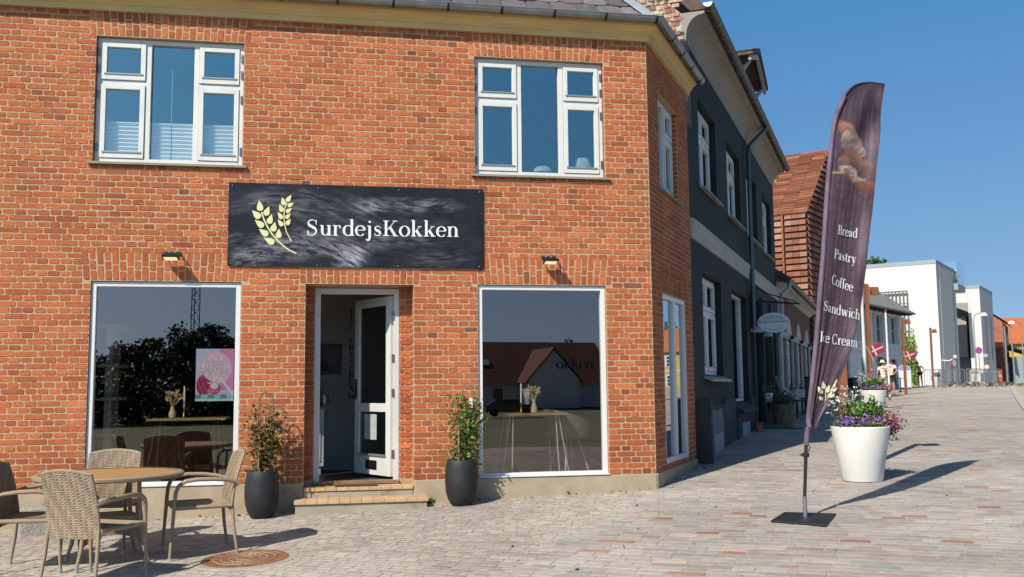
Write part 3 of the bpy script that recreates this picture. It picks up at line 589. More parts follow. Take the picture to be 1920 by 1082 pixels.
gl('A', .70, stk([(.35, .7), (.12, .01)], 'thin'), stk([(.35, .7), (.58, .01)], 'thick'), stk([(.19, .23), (.48, .23)], 'thin'), ser(.11, .012, .1), ser(.59, .012, .12))
gl('t', .36, stk([(.16, .60), (.16, .10), (.20, .02), (.28, .01), (.33, .06)]), stk([(.04, X-.012), (.30, X-.012)], 'thin'))
gl('y', .54, stk([(.11, X-.01), (.28, .0)], 'thick'), stk([(.46, X-.01), (.24, -.14), (.15, -.21), (.07, -.19)], 'thin'), ser(.11, X-.012, .1), ser(.44, X-.012, .09), stk([(.08, -.15), (.08, -.21)], 'w', .08))
gl('f', .36, stk([(.15, 0), (.15, .60), (.20, .71), (.30, .735), (.36, .70)]), ser(.15, .012, .12), stk([(.03, X-.012), (.30, X-.012)], 'thin'), stk([(.36, .72), (.36, .64)], 'w', .08))
gl('w', .80, stk([(.12, X-.01), (.27, .01)], 'thick'), stk([(.27, .01), (.41, X-.01)], 'thin'), stk([(.41, X-.01), (.56, .01)], 'thick'), stk([(.56, .01), (.69, X-.01)], 'thin'), ser(.12, X-.012, .1), ser(.41, X-.012, .08), ser(.69, X-.012, .09))
gl(' ', .30)
def letters(text, size, fn, bold=1.0, track=0.0, sx=1.0, sub=0):
    """strokes to quads; fn(x, y, k) maps text plane to the place; returns MB"""
    mb = MB(); cx = 0; k = 0
    for ch in text:
        adv, sts = GLY[ch]
        for pts, mode, w in sts:
            if sub and len(pts) == 2: pts = [(pts[0][0]+(pts[1][0]-pts[0][0])*i/sub, pts[0][1]+(pts[1][1]-pts[0][1])*i/sub) for i in range(sub+1)]
            n = len(pts); P = [Vector((p[0]+cx, p[1])) for p in pts]; L_ = []
            for i in range(n):
                d = (P[min(i+1, n-1)]-P[max(i-1, 0)]); d = d.normalized() if d.length > 1e-9 else Vector((0, 1))
                if mode == 'thick': h = TK/2*bold
                elif mode == 'thin': h = TN/2*max(1, bold)
                elif mode == 'w': h = w/2
                elif mode == 'slope': t = i/(n-1); h = (TN+(TK-TN)*math.exp(-((t-.5)/.22)**2))/2*bold
                else: h = (TN+(TK-TN)*abs(d.y)**1.6)/2*bold
                nn = Vector((-d.y, d.x)); L_.append((P[i]+nn*h, P[i]-nn*h))
            vs = []; k += 1
            for a, b in L_: vs += [fn(a.x*size*sx, a.y*size, k), fn(b.x*size*sx, b.y*size, k)]
            mb.add(vs, [(2*i, 2*i+1, 2*i+3, 2*i+2) for i in range(n-1)])
        cx += adv+track
    return mb
def textw(text, size, track=0.0, sx=1.0): return sum(GLY[c][0]+track for c in text)*size*sx
def sanstext(text, size, xf, name, material, parent, spacing=1.0):
    cu = bpy.data.curves.new(name, 'FONT'); cu.body = text; cu.size = size; cu.align_x = 'CENTER'; cu.space_character = spacing; cu.resolution_u = 3
    o = bpy.data.objects.new(name, cu); col.objects.link(o); dg = bpy.context.evaluated_depsgraph_get(); me = bpy.data.meshes.new_from_object(o.evaluated_get(dg))
    bpy.data.objects.remove(o); V = [tuple(xf(v.co.x, v.co.y)) for v in me.vertices]; F = [tuple(p.vertices) for p in me.polygons]
    m_ = MB(); m_.add(V, F); bpy.data.meshes.remove(me); return m_.build(name, material, parent)
def leafpoly(cx, cz, L_, W, ang, n=10):
    """drop-shaped grain, round base, pointed tip"""
    o = []
    for i in range(n*2):
        t = 2*math.pi*i/(2*n); x = math.cos(t); r = math.sin(t)*(.5-.5*x*.85)**.9*1.5; y = r*W/2; xx = x*L_/2
        o.append((cx+xx*math.cos(ang)-y*math.sin(ang), cz+xx*math.sin(ang)+y*math.cos(ang)))
    return o

# ------------------------------------------------------------------ shop sign
def chalkmat():
    m, nt, b = newmat('chalkboard'); N = nt.nodes; L = nt.links
    tc = N.new('ShaderNodeTexCoord'); out = None
    base = N.new('ShaderNodeTexNoise'); base.inputs['Scale'].default_value = 3; base.inputs['Detail'].default_value = 8; base.inputs['Roughness'].default_value = .75; L.new(tc.outputs['Object'], base.inputs['Vector'])
    r0 = N.new('ShaderNodeValToRGB'); r0.color_ramp.elements[0].color = (.004, .005, .009, 1); r0.color_ramp.elements[1].color = (.014, .016, .028, 1); r0.color_ramp.elements[0].position = .35; r0.color_ramp.elements[1].position = .75; L.new(base.outputs['Fac'], r0.inputs[0]); out = r0.outputs[0]
    # rubbed chalk: streaks following arcs, kept to the smeared areas of the board
    def W(X, Z): return (-4.918+(X-20)*.00212, 3.516-(Z-65)*.00208)
    sp = N.new('ShaderNodeSeparateXYZ'); L.new(tc.outputs['Object'], sp.inputs[0])
    def mth(op, a, b_=None, clamp=False):
        q = N.new('ShaderNodeMath'); q.operation = op; q.use_clamp = clamp
        for i_, v in enumerate((a, b_)):
            if v is None: continue
            if isinstance(v, (int, float)): q.inputs[i_].default_value = v
            else: L.new(v, q.inputs[i_])
        return q.outputs[0]
    def streak(c, fr, seed):
        cx, cz = W(*c); dx = mth('SUBTRACT', sp.outputs[0], cx); dz = mth('SUBTRACT', sp.outputs[2], cz); r = mth('SQRT', mth('ADD', mth('MULTIPLY', dx, dx), mth('MULTIPLY', mth('MULTIPLY', dz, dz), 1.6))); th = mth('ARCTAN2', dz, dx)
        cb = N.new('ShaderNodeCombineXYZ'); L.new(mth('MULTIPLY', r, fr), cb.inputs[0]); L.new(mth('MULTIPLY', th, 4.5), cb.inputs[1]); cb.inputs[2].default_value = seed
        n = N.new('ShaderNodeTexNoise'); n.inputs['Scale'].default_value = 1; n.inputs['Detail'].default_value = 9; n.inputs['Roughness'].default_value = .72; n.inputs['Distortion'].default_value = .35; L.new(cb.outputs[0], n.inputs['Vector'])
        rr_ = N.new('ShaderNodeValToRGB'); rr_.color_ramp.elements[0].position = .44; rr_.color_ramp.elements[1].position = .66; L.new(n.outputs['Fac'], rr_.inputs[0]); return rr_.outputs[0]
    def blob(c, rx, rz, wob=.25):
        cx, cz = W(*c); dx = mth('DIVIDE', mth('SUBTRACT', sp.outputs[0], cx), rx*.00212); dz = mth('DIVIDE', mth('SUBTRACT', sp.outputs[2], cz), rz*.00208); d = mth('SQRT', mth('ADD', mth('MULTIPLY', dx, dx), mth('MULTIPLY', dz, dz)))
        wn_ = N.new('ShaderNodeTexNoise'); wn_.inputs['Scale'].default_value = 3.5; wn_.inputs['Detail'].default_value = 4; L.new(tc.outputs['Object'], wn_.inputs['Vector']); d = mth('ADD', d, mth('MULTIPLY', mth('SUBTRACT', wn_.outputs['Fac'], .5), 1.6))
        return mth('SUBTRACT', 1.15, d, True)
    gr = N.new('ShaderNodeTexNoise'); gr.inputs['Scale'].default_value = 130; gr.inputs['Detail'].default_value = 3; L.new(tc.outputs['Object'], gr.inputs['Vector'])
    rg = N.new('ShaderNodeMapRange'); rg.inputs[1].default_value = .35; rg.inputs[2].default_value = .62; rg.inputs[3].default_value = .35; L.new(gr.outputs['Fac'], rg.inputs[0])
    S1_ = streak((250, 900), 19, 0); S2_ = streak((1050, -350), 17, 5)
    for st_, c, rx, rz, amt in ((S1_, (400, 395), 420, 85, 1.15), (S1_, (640, 455), 110, 80, 1.9), (S1_, (330, 170), 330, 90, .65), (S1_, (120, 470), 120, 60, .8), (S2_, (960, 165), 330, 45, .85), (S2_, (770, 190), 90, 40, 1.0), (S2_, (1140, 470), 150, 60, .4), (S2_, (930, 370), 170, 45, .4), (S2_, (700, 330), 640, 200, .22)):
        e = mth('MULTIPLY', mth('MULTIPLY', mth('MULTIPLY', st_, blob(c, rx, rz)), rg.outputs[0]), amt, True)
        mx = N.new('ShaderNodeMixRGB'); mx.inputs[2].default_value = (.36, .36, .41, 1); L.new(e, mx.inputs[0]); L.new(out, mx.inputs[1]); out = mx.outputs[0]
    L.new(out, b.inputs['Base Color']); b.inputs['Roughness'].default_value = .55; b.inputs['Specular IOR Level'].default_value = .25; return m
sg = thing('shop_sign', 'wide dark chalkboard shop sign with pale wheat ears above the door', 'sign', (-3.48, -.03, 3.04))
def rel(p, y): return (p[0]+3.48, y+.03, p[1]-3.04)
A0, A1, Z0, Z1 = -4.918, -2.043, 2.575, 3.516
m_ = MB(); m_.box((A0+3.48, .006, Z0-3.04), (A1+3.48, .016, Z1-3.04)); m_.T = None
pan = m_.build('panel', mat('x', (0, 0, 0)), sg, bevel=.002); pan.data.materials[0] = chalkmat()
# move the texture origin to world-like coordinates
for v in pan.data.vertices: v.co.x -= 3.48; v.co.y -= .03; v.co.z += 3.04
pan.location = (3.48, .03, -3.04)
SW = mat('sign_white', (.85, .87, .90), .5, var=.02); SY = mat('sign_wheat', (.80, .78, .40), .5, var=.02)
def sgp(px, py): p = ay(px, py, -.03); return (p[0], p[2])
t0 = sgp(574, 441); t1 = sgp(862, 444); wid = t1[0]-t0[0]; sz = .255; sx = wid/textw('SurdejsKokken', sz, .035)
letters('SurdejsKokken', sz, lambda x, y, k: (t0[0]+x+3.48, -.0035-k*.00003+.006, t0[1]-3.04+y+(t1[1]-t0[1])*x/wid), .9, .035, sx).build('lettering', SW, sg)
def wheat(name, grains, stems, P, m, parent, dd=0):
    mb = MB()
    for (bx, by, tx, ty, wd) in grains:
        a = P(bx, by); b = P(tx, ty); L_ = math.dist(a, b); an = math.atan2(b[1]-a[1], b[0]-a[0]); W = wd*L_
        mb.add([(x+3.48 if parent is sg else x, -.001, z-3.04 if parent is sg else z) for x, z in leafpoly((a[0]+b[0])/2, (a[1]+b[1])/2, L_, W, an)], [tuple(range(20))])
    for pts, w in stems:
        q = [P(*p) for p in pts]; vs = []
        for i, p in enumerate(q):
            d = Vector((q[min(i+1, len(q)-1)][0]-q[max(i-1, 0)][0], q[min(i+1, len(q)-1)][1]-q[max(i-1, 0)][1])).normalized()
            for s in (1, -1): vs.append((p[0]-d.y*w*s+(3.48 if parent is sg else 0), -.002, p[1]+d.x*w*s-(3.04 if parent is sg else 0)))
        mb.add(vs, [(2*i, 2*i+1, 2*i+3, 2*i+2) for i in range(len(q)-1)])
    return mb.build(name, m, parent)
K_ = 160/1154
def zp(x, y): return sgp(460+x*K_, 350+y*K_)
wheat('wheat_emblem', [(205, 328, 185, 185, .62), (200, 425, 90, 320, .62), (270, 390, 322, 265, .62), (245, 545, 130, 448, .60), (318, 502, 358, 372, .62), (305, 658, 182, 572, .60), (372, 605, 402, 476, .64), (390, 765, 250, 692, .58), (448, 698, 455, 566, .62),
      (525, 252, 498, 142, .58), (562, 204, 620, 110, .58), (575, 266, 656, 216, .62), (500, 340, 462, 236, .58), (552, 348, 630, 290, .60), (497, 438, 440, 340, .56), (547, 430, 612, 362, .62), (505, 532, 438, 442, .58), (555, 516, 612, 436, .64)],
      [([(220, 342), (250, 440), (300, 545), (360, 640), (440, 735), (530, 815), (610, 868), (690, 904)], .0078), ([(562, 215), (532, 300), (522, 400), (530, 510), (555, 610), (590, 680), (625, 738)], .0055)], zp, SY, sg)
m_ = MB()
for px, py in ((436, 347), (597, 352), (748, 356), (899, 360), (432, 494), (594, 497), (746, 499), (899, 500)):
    p = sgp(px, py); m_.lathe([(.006, 0), (.006, .003), (.003, .005)], 8, (0, 0, 0), True, True)
    n = 24; 
    for i in range(len(m_.v)-n, len(m_.v)): x, y, z = m_.v[i]; m_.v[i] = (p[0]+3.48+x, .004-z, p[1]-3.04+y)
m_.build('screws', mat('screw_steel', (.7, .7, .7), .3, metal=.9), sg)
# flood lamps
def flood(x, z, rz, label):
    t = thing('flood_lamp', label, 'lamp', (x, 0, z), rz, 'flood lamps above the shop windows')
    BK = mat('lamp_black', (.015, .015, .017), .35, var=.1, spec=.6)
    m_ = MB(); m_.box((-.085, -.015, -.012), (.085, -.003, .022)); m_.tube([(-.08, -.01, 0), (-.092, -.075, -.015), (-.09, -.135, -.05)], .006, 6); m_.tube([(.08, -.01, 0), (.092, -.075, -.015), (.09, -.135, -.05)], .006, 6); m_.build('bracket', BK, t)
    T = lambda a, b, c: (a, -.125+b*.985-c*.17, -.055+b*.17*-1+c*.985)
    m_ = MB(T); m_.box((-.085, -.075, -.014), (.085, .065, .014)); 
    for i in range(7): m_.box((-.07+i*.022, -.05, .014), (-.063+i*.022, .05, .028))
    m_.build('housing', BK, t, bevel=.006)
    m_ = MB(T); m_.box((-.068, -.058, -.018), (.068, .048, -.0145)); m_.build('lens', mat('lamp_lens', (.85, .75, .45), .4, emit=((1, .82, .45), .6)), t)
    m_ = MB(); m_.tube([(.07, -.02, .01), (.10, -.03, -.02), (.125, -.02, -.08), (.145, -.004, -.13)], .004, 5); m_.build('cable', BK, t)
    m_ = MB()
    for x_ in (-.035, .03): m_.lathe([(.011, 0), (.011, .008), (.004, .012)], 10, (x_, -.012, .012), True, True)
    m_.build('screws', mat('screw_steel', (.7, .7, .7), .3, metal=.9), t)
flood(-5.50, 2.70, 0, 'black flood lamp above the left shop window')
flood(-1.265, 2.715, 0, 'black flood lamp above the right shop window')

# ================================================================== FOLIAGE HELPERS
LEAF = attrmat('leaf', rough=.55, bump=.1, bscale=40, var=.2, vscale=25, spec=.35)
def leaves(P, size, rnd, cols, w, asp=.5, up=.3, var=.25, sj=.3, droop=0.0):
    n = len(P); d = rnd.normal(0, 1, (n, 3)); d[:, 2] = d[:, 2]*.7+up-droop; d /= np.linalg.norm(d, axis=1)[:, None]
    a = rnd.normal(0, 1, (n, 3)); s = np.cross(d, a); s /= np.linalg.norm(s, axis=1)[:, None]+1e-9; nn = np.cross(d, s)
    L_ = size*(1+rnd.normal(0, sj, (n, 1))).clip(.4, 1.8); V = np.zeros((n, 4, 3))
    V[:, 0] = P; V[:, 1] = P+d*L_*.45+s*L_*asp/2+nn*L_*.06; V[:, 2] = P+d*L_; V[:, 3] = P+d*L_*.45-s*L_*asp/2+nn*L_*.06
    F = [(4*i, 4*i+1, 4*i+2) for i in range(n)]+[(4*i, 4*i+2, 4*i+3) for i in range(n)]
    return V.reshape(-1, 3), F, np.repeat(palette(n, cols, w, rnd, var), 4, 0)
def joinmesh(name, parts, m, parent=None):
    V = []; F = []; C = []; n = 0
    for v, f, c in parts: F += [tuple(n+i for i in q) for q in f]; V.append(v); C.append(c); n += len(v)
    return npmesh(name, np.vstack(V), F, m, parent, np.vstack(C))
BARK = mat('bark', (.10, .075, .05), .95, var=.3, scale=8, bump=.6, bscale=20, stretch=(1, 1, .3))
def tree(name, label, cat, x, y, z0, H, Rc, seed, nl=5000, ls=.35, cols=((.045, .085, .02), (.07, .12, .03), (.03, .055, .018), (.10, .14, .04)), group=None, trunk=.35, flat=.8):
    t = thing(name, label, cat, (x, y, z0), 0, group); rr = np.random.default_rng(seed); rd = random.Random(seed); mb = MB(); zc = H-Rc*flat
    mb.tube([(0, 0, -.3), (.1, 0, zc*.4), (.0, .1, zc), (.05, .0, zc+Rc*.3)], [trunk, trunk*.8, trunk*.5, trunk*.2], 8)
    cl = []
    for i in range(34):
        v = rr.normal(0, 1, 3); v /= np.linalg.norm(v); r = Rc*(.45+.55*rr.random()**.5)*(1+.15*rr.normal()); p = np.array([v[0]*r, v[1]*r, zc+v[2]*r*flat]); cl.append((p, Rc*(.16+.16*rr.random())))
        if i < 12: mb.tube([(0, 0, zc*(.45+.04*i)), tuple(p*.5+np.array([0, 0, zc*.3])), tuple(p)], [trunk*.3, trunk*.16, .03], 5)
    mb.build('trunk', BARK, t); parts = []
    for p, r in cl:
        k = nl//len(cl); q = rr.normal(0, 1, (k, 3)); q /= np.linalg.norm(q, axis=1)[:, None]; q *= (r*(.3+.8*rr.random((k, 1))**.6)); q[:, 2] *= .75
        parts.append(leaves(p+q, ls, rr, list(cols), [3, 3, 2, 1][:len(cols)], .7))
    joinmesh('crown', parts, LEAF, t); return t

# ================================================================== DARK TOWNHOUSE
E1 = (2.405*SD[0], 2.405*SD[1]); TDK = FR(DA, *E1); DL = 11.5
dh = thing('townhouse', 'near black rendered townhouse with pale string course and deep eaves', 'building')
DRK = mat('dark_render', (.016, .029, .029), .8, var=.12, scale=2, bump=.12, bscale=50, spec=.3)
DRK2 = mat('dark_plinth', (.040, .046, .054), .85, var=.25, scale=2, bump=.2, bscale=40, dirt=((.09, .085, .08), .66, 2.5))
WU = [(.90, 2.52, 4.285, 5.65), (3.70, 5.36, 4.285, 5.65), (6.32, 7.94, 4.285, 5.65), (9.02, 10.68, 4.285, 5.65)]
WG = [(.86, 2.60, 1.36, 2.92), (3.78, 5.70, .88, 2.92), (6.45, 7.72, .42, 3.0), (8.25, 9.35, .9, 2.65), (9.75, 10.95, .9, 2.65)]
mb = MB(TDK); cells(mb, 0, DL, -.3, 6.4, WU+WG, 0, .35); mb.build('wall', DRK, dh)
m_ = MB(TDK)
for a, b in ((.0, .44), (2.45, 3.7), (5.8, 6.40), (7.8, DL)): m_.box((a, -.035, -.3), (b, -.001, .98 if a > .1 else .86))
m_.box((.44, -.033, -.3), (2.45, -.001, .90)); m_.box((3.7, -.06, -.3), (5.8, -.001, .78)); m_.build('plinth', DRK2, dh)
m_ = MB(TDK); m_.prism([(1.05, -.2), (2.2, -.2), (2.25, .55), (2.1, .85), (1.6, .80), (1.2, .86), (1.02, .4)], -.039, -.034); m_.build('bare_plaster_patch', mat('bare_plaster', (.20, .21, .22), .95, var=.25, scale=6, bump=.4), dh)
for a, b, c in ((1.2, 2.0, .46), (4.2, 5.2, .52)): m_ = MB(TDK); m_.box((a, -.068, -.2), (b, -.0345, c)); m_.build('cellar_hatch', mat('hatch_grey', (.32, .35, .38), .6, var=.1, dirt=((.15, .15, .15), .6, 5)), dh, bevel=.004)
m_ = MB(TDK); m_.box((.05, -.22, -.3), (.16, -.03, 1.02)); m_.build('buttress_stone', DRK2, dh, bevel=.01)
CRM = mat('grey_white_stucco', (.46, .45, .43), .8, var=.08, scale=3, bump=.15, dirt=((.25, .25, .24), .68, 2.5), stretch=(1, 1, .4))
n2 = (math.sin(DA), -math.cos(DA)); d2 = (math.cos(DA), math.sin(DA))
def pth(a, b): return [(E1[0]+a*d2[0], E1[1]+a*d2[1]), (E1[0]+b*d2[0], E1[1]+b*d2[1])]
for a, b in ((.0, 6.02), (6.22, DL)):
    MB().sweep([(-.02, 3.33), (.035, 3.33), (.035, 3.42), (.05, 3.44), (.05, 3.54), (.075, 3.57), (.075, 3.60), (-.02, 3.64)], pth(a, b), [n2, n2], True).build('string_course', CRM, dh)
COV = mat('cove_plaster', (.34, .31, .28), .85, var=.10, scale=.8, bump=.15, bscale=12, stretch=(1, 1, 1), dirt=((.24, .21, .19), .62, .9))
cv = [(-.05, 6.26), (.012, 6.26), (.02, 6.285)]+[(.02+.25*(1-math.cos(R(a)))**1.1, 6.29+.34*math.sin(R(a))) for a in range(0, 91, 10)]+[(.30, 6.64), (.30, 6.675), (-.05, 6.68)]
MB().sweep(cv, pth(0, DL), [n2, n2], True).build('cove_cornice', COV, dh, smooth=True)
GUT2 = mat('old_zinc', (.13, .13, .125), .55, metal=.55, var=.2, scale=6)
MB().sweep(gutprof(.375, 6.74, .07), pth(-.12, DL+.1), [n2, n2], True).build('gutter', GUT2, dh, smooth=True)
LSH = mat('light_seam', (.5, .5, .48), .5, metal=.4)
for k in range(19):
    x = .05+k*.62; m_ = MB(TDK); pts = [(x, -(.375-.075*math.cos(t)), 6.74-.075*math.sin(t)) for t in np.linspace(0, math.pi, 10)]
    m_.tube(pts, .006, 5); m_.build('gutter_bracket', LSH, dh)
m_ = MB(TDK)
cap = [(.375-.068*math.cos(t), 6.74-.068*math.sin(t)) for t in np.linspace(0, math.pi, 10)]
m_.prism([(-a, z) for a, z in cap], -.128, -.12, 'x'); m_.build('gutter_end_cap', mat('end_cap', (.75, .75, .72), .5), dh)
m_ = MB(TDK); m_.tube([(6.9, -.375, 6.68), (6.82, -.36, 6.58), (6.45, -.14, 6.25), (6.22, -.09, 6.10), (6.14, -.085, 5.95), (6.12, -.085, 4.2), (6.12, -.085, 2.35)], .045, 10, colr=None); m_.tube([(6.12, -.085, 2.36), (6.12, -.085, 2.30)], .055, 10); m_.build('downpipe', mat('pipe_zinc', (.10, .14, .16), .35, metal=.5, var=.15, scale=4), dh, smooth=True)
RFD = mat('dark_roof_tile', (.12, .08, .065), .9, var=.3, scale=10, bump=.5, bscale=12)
m_ = MB(TDK); m_.prism([(-.33, 6.70), (-.33, 6.73), (4.3, 11.36), (4.3, 11.30), (-.1, 6.70)], 0, DL+.05, 'x'); m_.build('roof', RFD, dh)
# party wall of worn old brick above the neighbour roof
OLD = [(.36, .16, .11), (.42, .22, .16), (.30, .13, .09), (.48, .34, .26), (.46, .38, .31), (.26, .16, .12)]; rr = np.random.default_rng(9)
TG = lambda u, v, w: TDK(0.0+v, u, w)                # u inward, v out of the gable (towards -s)
gb = [r_ for r_ in courses(-.26, 4.2, 5.2, 11.0, [], .072, rr) if (r_[2] < 6.66+max(0, (r_[0]+r_[1])/2)*.98+.1) and (r_[0] > .02 or r_[2] > 6.66+(-.0) or r_[0] > -.0)]
gb = [r_ for r_ in gb if not (r_[0] < .0 and r_[2] < 6.72)]
brickpart('gable_brick', dh, TG, gb, rr, cols=OLD, w=[3, 3, 2, 3, 3, 1], jit=.003, proud=(.0, .008), cut=.009, m=attrmat('old_brick', bump=.9, bscale=28, var=.4, vscale=14, specks=((.56, .50, .42), .50, 9, .1, .85), blot=((.30, .12, .08), .62, 4, .1, .6)))
m_ = MB(TG); m_.prism([(-.0, 5.0), (4.3, 5.0), (4.3, 10.9), (.0, 6.64), (-.30, 6.64), (-.30, 6.75)][:4]+[(.0, 6.5)], .010, .35); m_.build('gable_wall', mat('old_mortar', (.52, .45, .36), .95, var=.3, scale=9, bump=.9, bscale=30), dh)
m_ = MB(TDK); m_.box((-.02, -.012, 5.35), (.0, .30, 5.62)); m_.build('flashing', mat('white_flash', (.7, .7, .68), .7), dh)
# windows
for h in WU:
    f = casement(dh, TDK, h[0]+.01, h[1]-.01, h[2]+.02, h[3]-.01, .11, GD, 'twosplit', hinges=False)
    m_ = MB(TDK); m_.prism([(-.10, h[2]-.07), (.11, h[2]-.01), (.11, h[2]+.015), (-.10, h[2]-.045)], h[0]-.04, h[1]+.05, 'x'); m_.build('sill', CRM, f, bevel=.004)
WBK = mat('window_blue_film', (.02, .06, .12), .4)
for i, h in enumerate(WG):
    if i == 2:
        m_ = MB(TDK); ringframe(m_, h[0]+.01, h[1]-.01, h[2], h[3]-.02, .08, .12, .22); m_.box((h[0]+.09, .15, h[2]+.1), (h[1]-.09, .19, 2.3)); m_.box((h[0]+.09, .14, 2.3), (h[1]-.09, .20, 2.4)); d_ = m_.build('door', mat('black_door', (.012, .013, .015), .4, var=.1), dh)
        m_ = MB(TDK); m_.tube([(h[0]+.2, .14, 1.35), (h[0]+.2, .05, 1.33), (h[0]+.42, .05, 1.25)], .012, 6); m_.build('handle', mat('steel_handle', (.4, .4, .42), .3, metal=.9), d_); continue
    f = casement(dh, TDK, h[0]+.01, h[1]-.01, h[2]+.02, h[3]-.01, .11, GD if i != 1 else glass('shop_dark_glass', (.2, .25, .3), .12), 'twosplit' if i == 0 else ('one' if i == 1 else 'two'), hinges=False)
    m_ = MB(TDK); 
    if i == 0: m_.prism([(-.13, h[2]-.10), (.11, h[2]-.0), (.11, h[2]+.02), (-.13, h[2]-.06)], h[0]-.04, h[1]+.05, 'x')
    else: m_.prism([(-.16, h[2]-.17), (.11, h[2]-.03), (.11, h[2]+.015), (-.16, h[2]-.12)], h[0]-.04, h[1]+.05, 'x')
    m_.build('sill', CRM if i == 0 else DRK2, f, bevel=.004)
m_ = MB(TDK)
for x in (6.30, 7.80, 9.5): m_.box((x, -.07, .0 if x < 9 else .3), (x+.14, -.002, 3.1))
m_.build('pilaster', DRK2, dh, bevel=.01)
m_ = MB(TDK); m_.box((6.35, -.55, -.1), (7.85, -.04, .40)); m_.box((6.2, -.95, -.1), (7.95, -.56, .335)); m_.build('doorstep', mat('dark_step', (.10, .10, .10), .9, var=.2, scale=4, bump=.3), dh, bevel=.01)
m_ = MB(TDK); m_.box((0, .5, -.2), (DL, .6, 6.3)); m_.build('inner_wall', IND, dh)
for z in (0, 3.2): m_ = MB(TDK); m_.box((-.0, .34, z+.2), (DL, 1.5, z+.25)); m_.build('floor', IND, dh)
m_ = MB(TDK); m_.box((DL-.3, .36, -.2), (DL, 4.3, 7)); m_.build('far_gable', DRK, dh)
# hoist dormer
DW = mat('dormer_timber', (.42, .43, .44), .8, var=.15, scale=5, bump=.2)
q = thing('dormer', 'weathered hoist dormer with open timber gable high on the townhouse roof', 'dormer')
s0, zp_, hw = 7.05, 8.42, 1.15; yf = .12
m_ = MB(TDK)
for sg_ in (-1, 1):
    a = [(s0, zp_), (s0+sg_*(hw+.18), zp_-.44), (s0+sg_*(hw+.18), zp_-.52), (s0, zp_-.09)]; m_.prism(a, yf-.42, 3.2)
m_.build('roof', RFD, q)
m_ = MB(TDK)
for k in range(15):
    y = yf-.42+k*.12
    for sg_ in (-1, 1): m_.prism([(s0, zp_+.03), (s0+sg_*(hw+.2), zp_-.42), (s0+sg_*(hw+.2), zp_-.445), (s0, zp_+.005)], y, y+.125-.02*(k % 2))
m_.build('tiles', RFD, q)
m_ = MB(TDK)
for sg_ in (-1, 1):
    m_.prism([(s0, zp_-.10), (s0+sg_*(hw+.12), zp_-.52), (s0+sg_*(hw+.12), zp_-.62), (s0, zp_-.22)], yf-.38, yf-.32)
    m_.box((s0+sg_*(hw-.12)-.05, yf-.06, 7.0), (s0+sg_*(hw-.12)+.05, yf+.04, zp_-.60)); m_.box((s0+sg_*.40-.04, yf-.05, 7.0), (s0+sg_*.40+.04, yf+.03, zp_-.35))
    m_.tube([(s0+sg_*(hw-.12), yf, 7.42), (s0+sg_*(hw-.12), yf-.20, 7.72), (s0+sg_*(hw-.08), yf-.34, zp_-.56)], [.035, .05, .035], 6)
m_.box((s0-hw, yf-.055, 7.22), (s0+hw, yf+.055, 7.33)); m_.box((s0-hw, yf-.055, zp_-.62), (s0+hw, yf+.055, zp_-.53)); m_.build('timber_frame', DW, q)
m_ = MB(TDK); m_.box((s0-hw+.05, .25, 6.9), (s0+hw-.05, .3, zp_-.5)); m_.box((s0-hw-.02, yf, 6.9), (s0-hw+.04, 2.6, zp_-.6)); m_.box((s0+hw-.04, yf, 6.9), (s0+hw+.02, 2.6, zp_-.6)); m_.build('boarding', mat('dormer_boarding', (.06, .045, .04), .95, var=.3, scale=8), q)
# small wall lamps by the door
for i, (x, lab) in enumerate(((6.2, 'half round grey wall lamp left of the dark doorway'), (8.0, 'half round grey wall lamp right of the dark doorway'))):
    t = thing('wall_lamp', lab, 'lamp', TDK(x, -.10, 2.28), DA, 'wall lamps by the dark doorway')
    m_ = MB(); m_.lathe([(.14, -.02), (.145, 0), (.13, .05), (.09, .09), (.02, .11)], 16, (0, 0, 0), True, True)
    m_.build('lamp_shade', mat('lamp_grey', (.30, .36, .40), .5), t, smooth=True); m_ = MB(); m_.box((-.04, .02, -.06), (.04, .10, .06)); m_.build('bracket', DKI, t)
# hanging oval sign
t = thing('hanging_sign', 'pale oval sign with blue lettering hanging from a black wrought iron arm', 'sign', TDK(6.55, 0, 0), DA)
m_ = MB(); m_.tube([(0, .0, 2.93), (0, -.95, 2.84)], .018, 6); m_.tube([(0, 0, 3.18), (0, -.12, 3.2), (0, -.3, 3.08), (0, -.6, 2.98), (0, -.9, 2.88)], .012, 6)
m_.tube([(0, -.12, 3.18), (0, -.06, 3.12), (0, -.10, 3.05), (0, -.17, 3.10)], .010, 5); m_.box((-.02, -.004, 2.8), (.02, .003, 3.25)); m_.tube([(0, -.30, 2.9), (0, -.30, 2.68)], .008, 5); m_.tube([(0, -.70, 2.86), (0, -.70, 2.66)], .008, 5); m_.build('bracket', DKI, t)
m_ = MB(); cy, cz, rx, rz_ = -.42, 2.47, .315, .20; n = 40
m_.prism([(cy+rx*math.cos(2*math.pi*i/n), cz+rz_*math.sin(2*math.pi*i/n)) for i in range(n)], -.012, .012, 'x'); pl = m_.build('oval_panel', mat('oval_paint', (.68, .74, .78), .6, var=.04), t)
m_ = MB(); m_.tube([(0, cy+rx*math.cos(2*math.pi*i/n), cz+rz_*math.sin(2*math.pi*i/n)) for i in range(n+1)], .010, 6); m_.build('rim', mat('rim_white', (.6, .65, .68), .5), pl)
INK = mat('sign_ink_grey', (.10, .14, .20), .6); INB = mat('sign_ink_blue', (.012, .03, .12), .6)
sz = .085; w_ = textw('TANDTEK', sz, .02)
def tf(x, y, k): u = x-w_/2; return (-.0135-k*.00002, cy-u*-1*-1, cz+.085+y-u*u*1.1)
letters('TANDTEK', sz, lambda x, y, k: (-.0135-k*.00002, cy-(x-w_/2), cz+.085+y-1.1*(x-w_/2)**2), 1.0, .02).build('lettering', INK, pl)
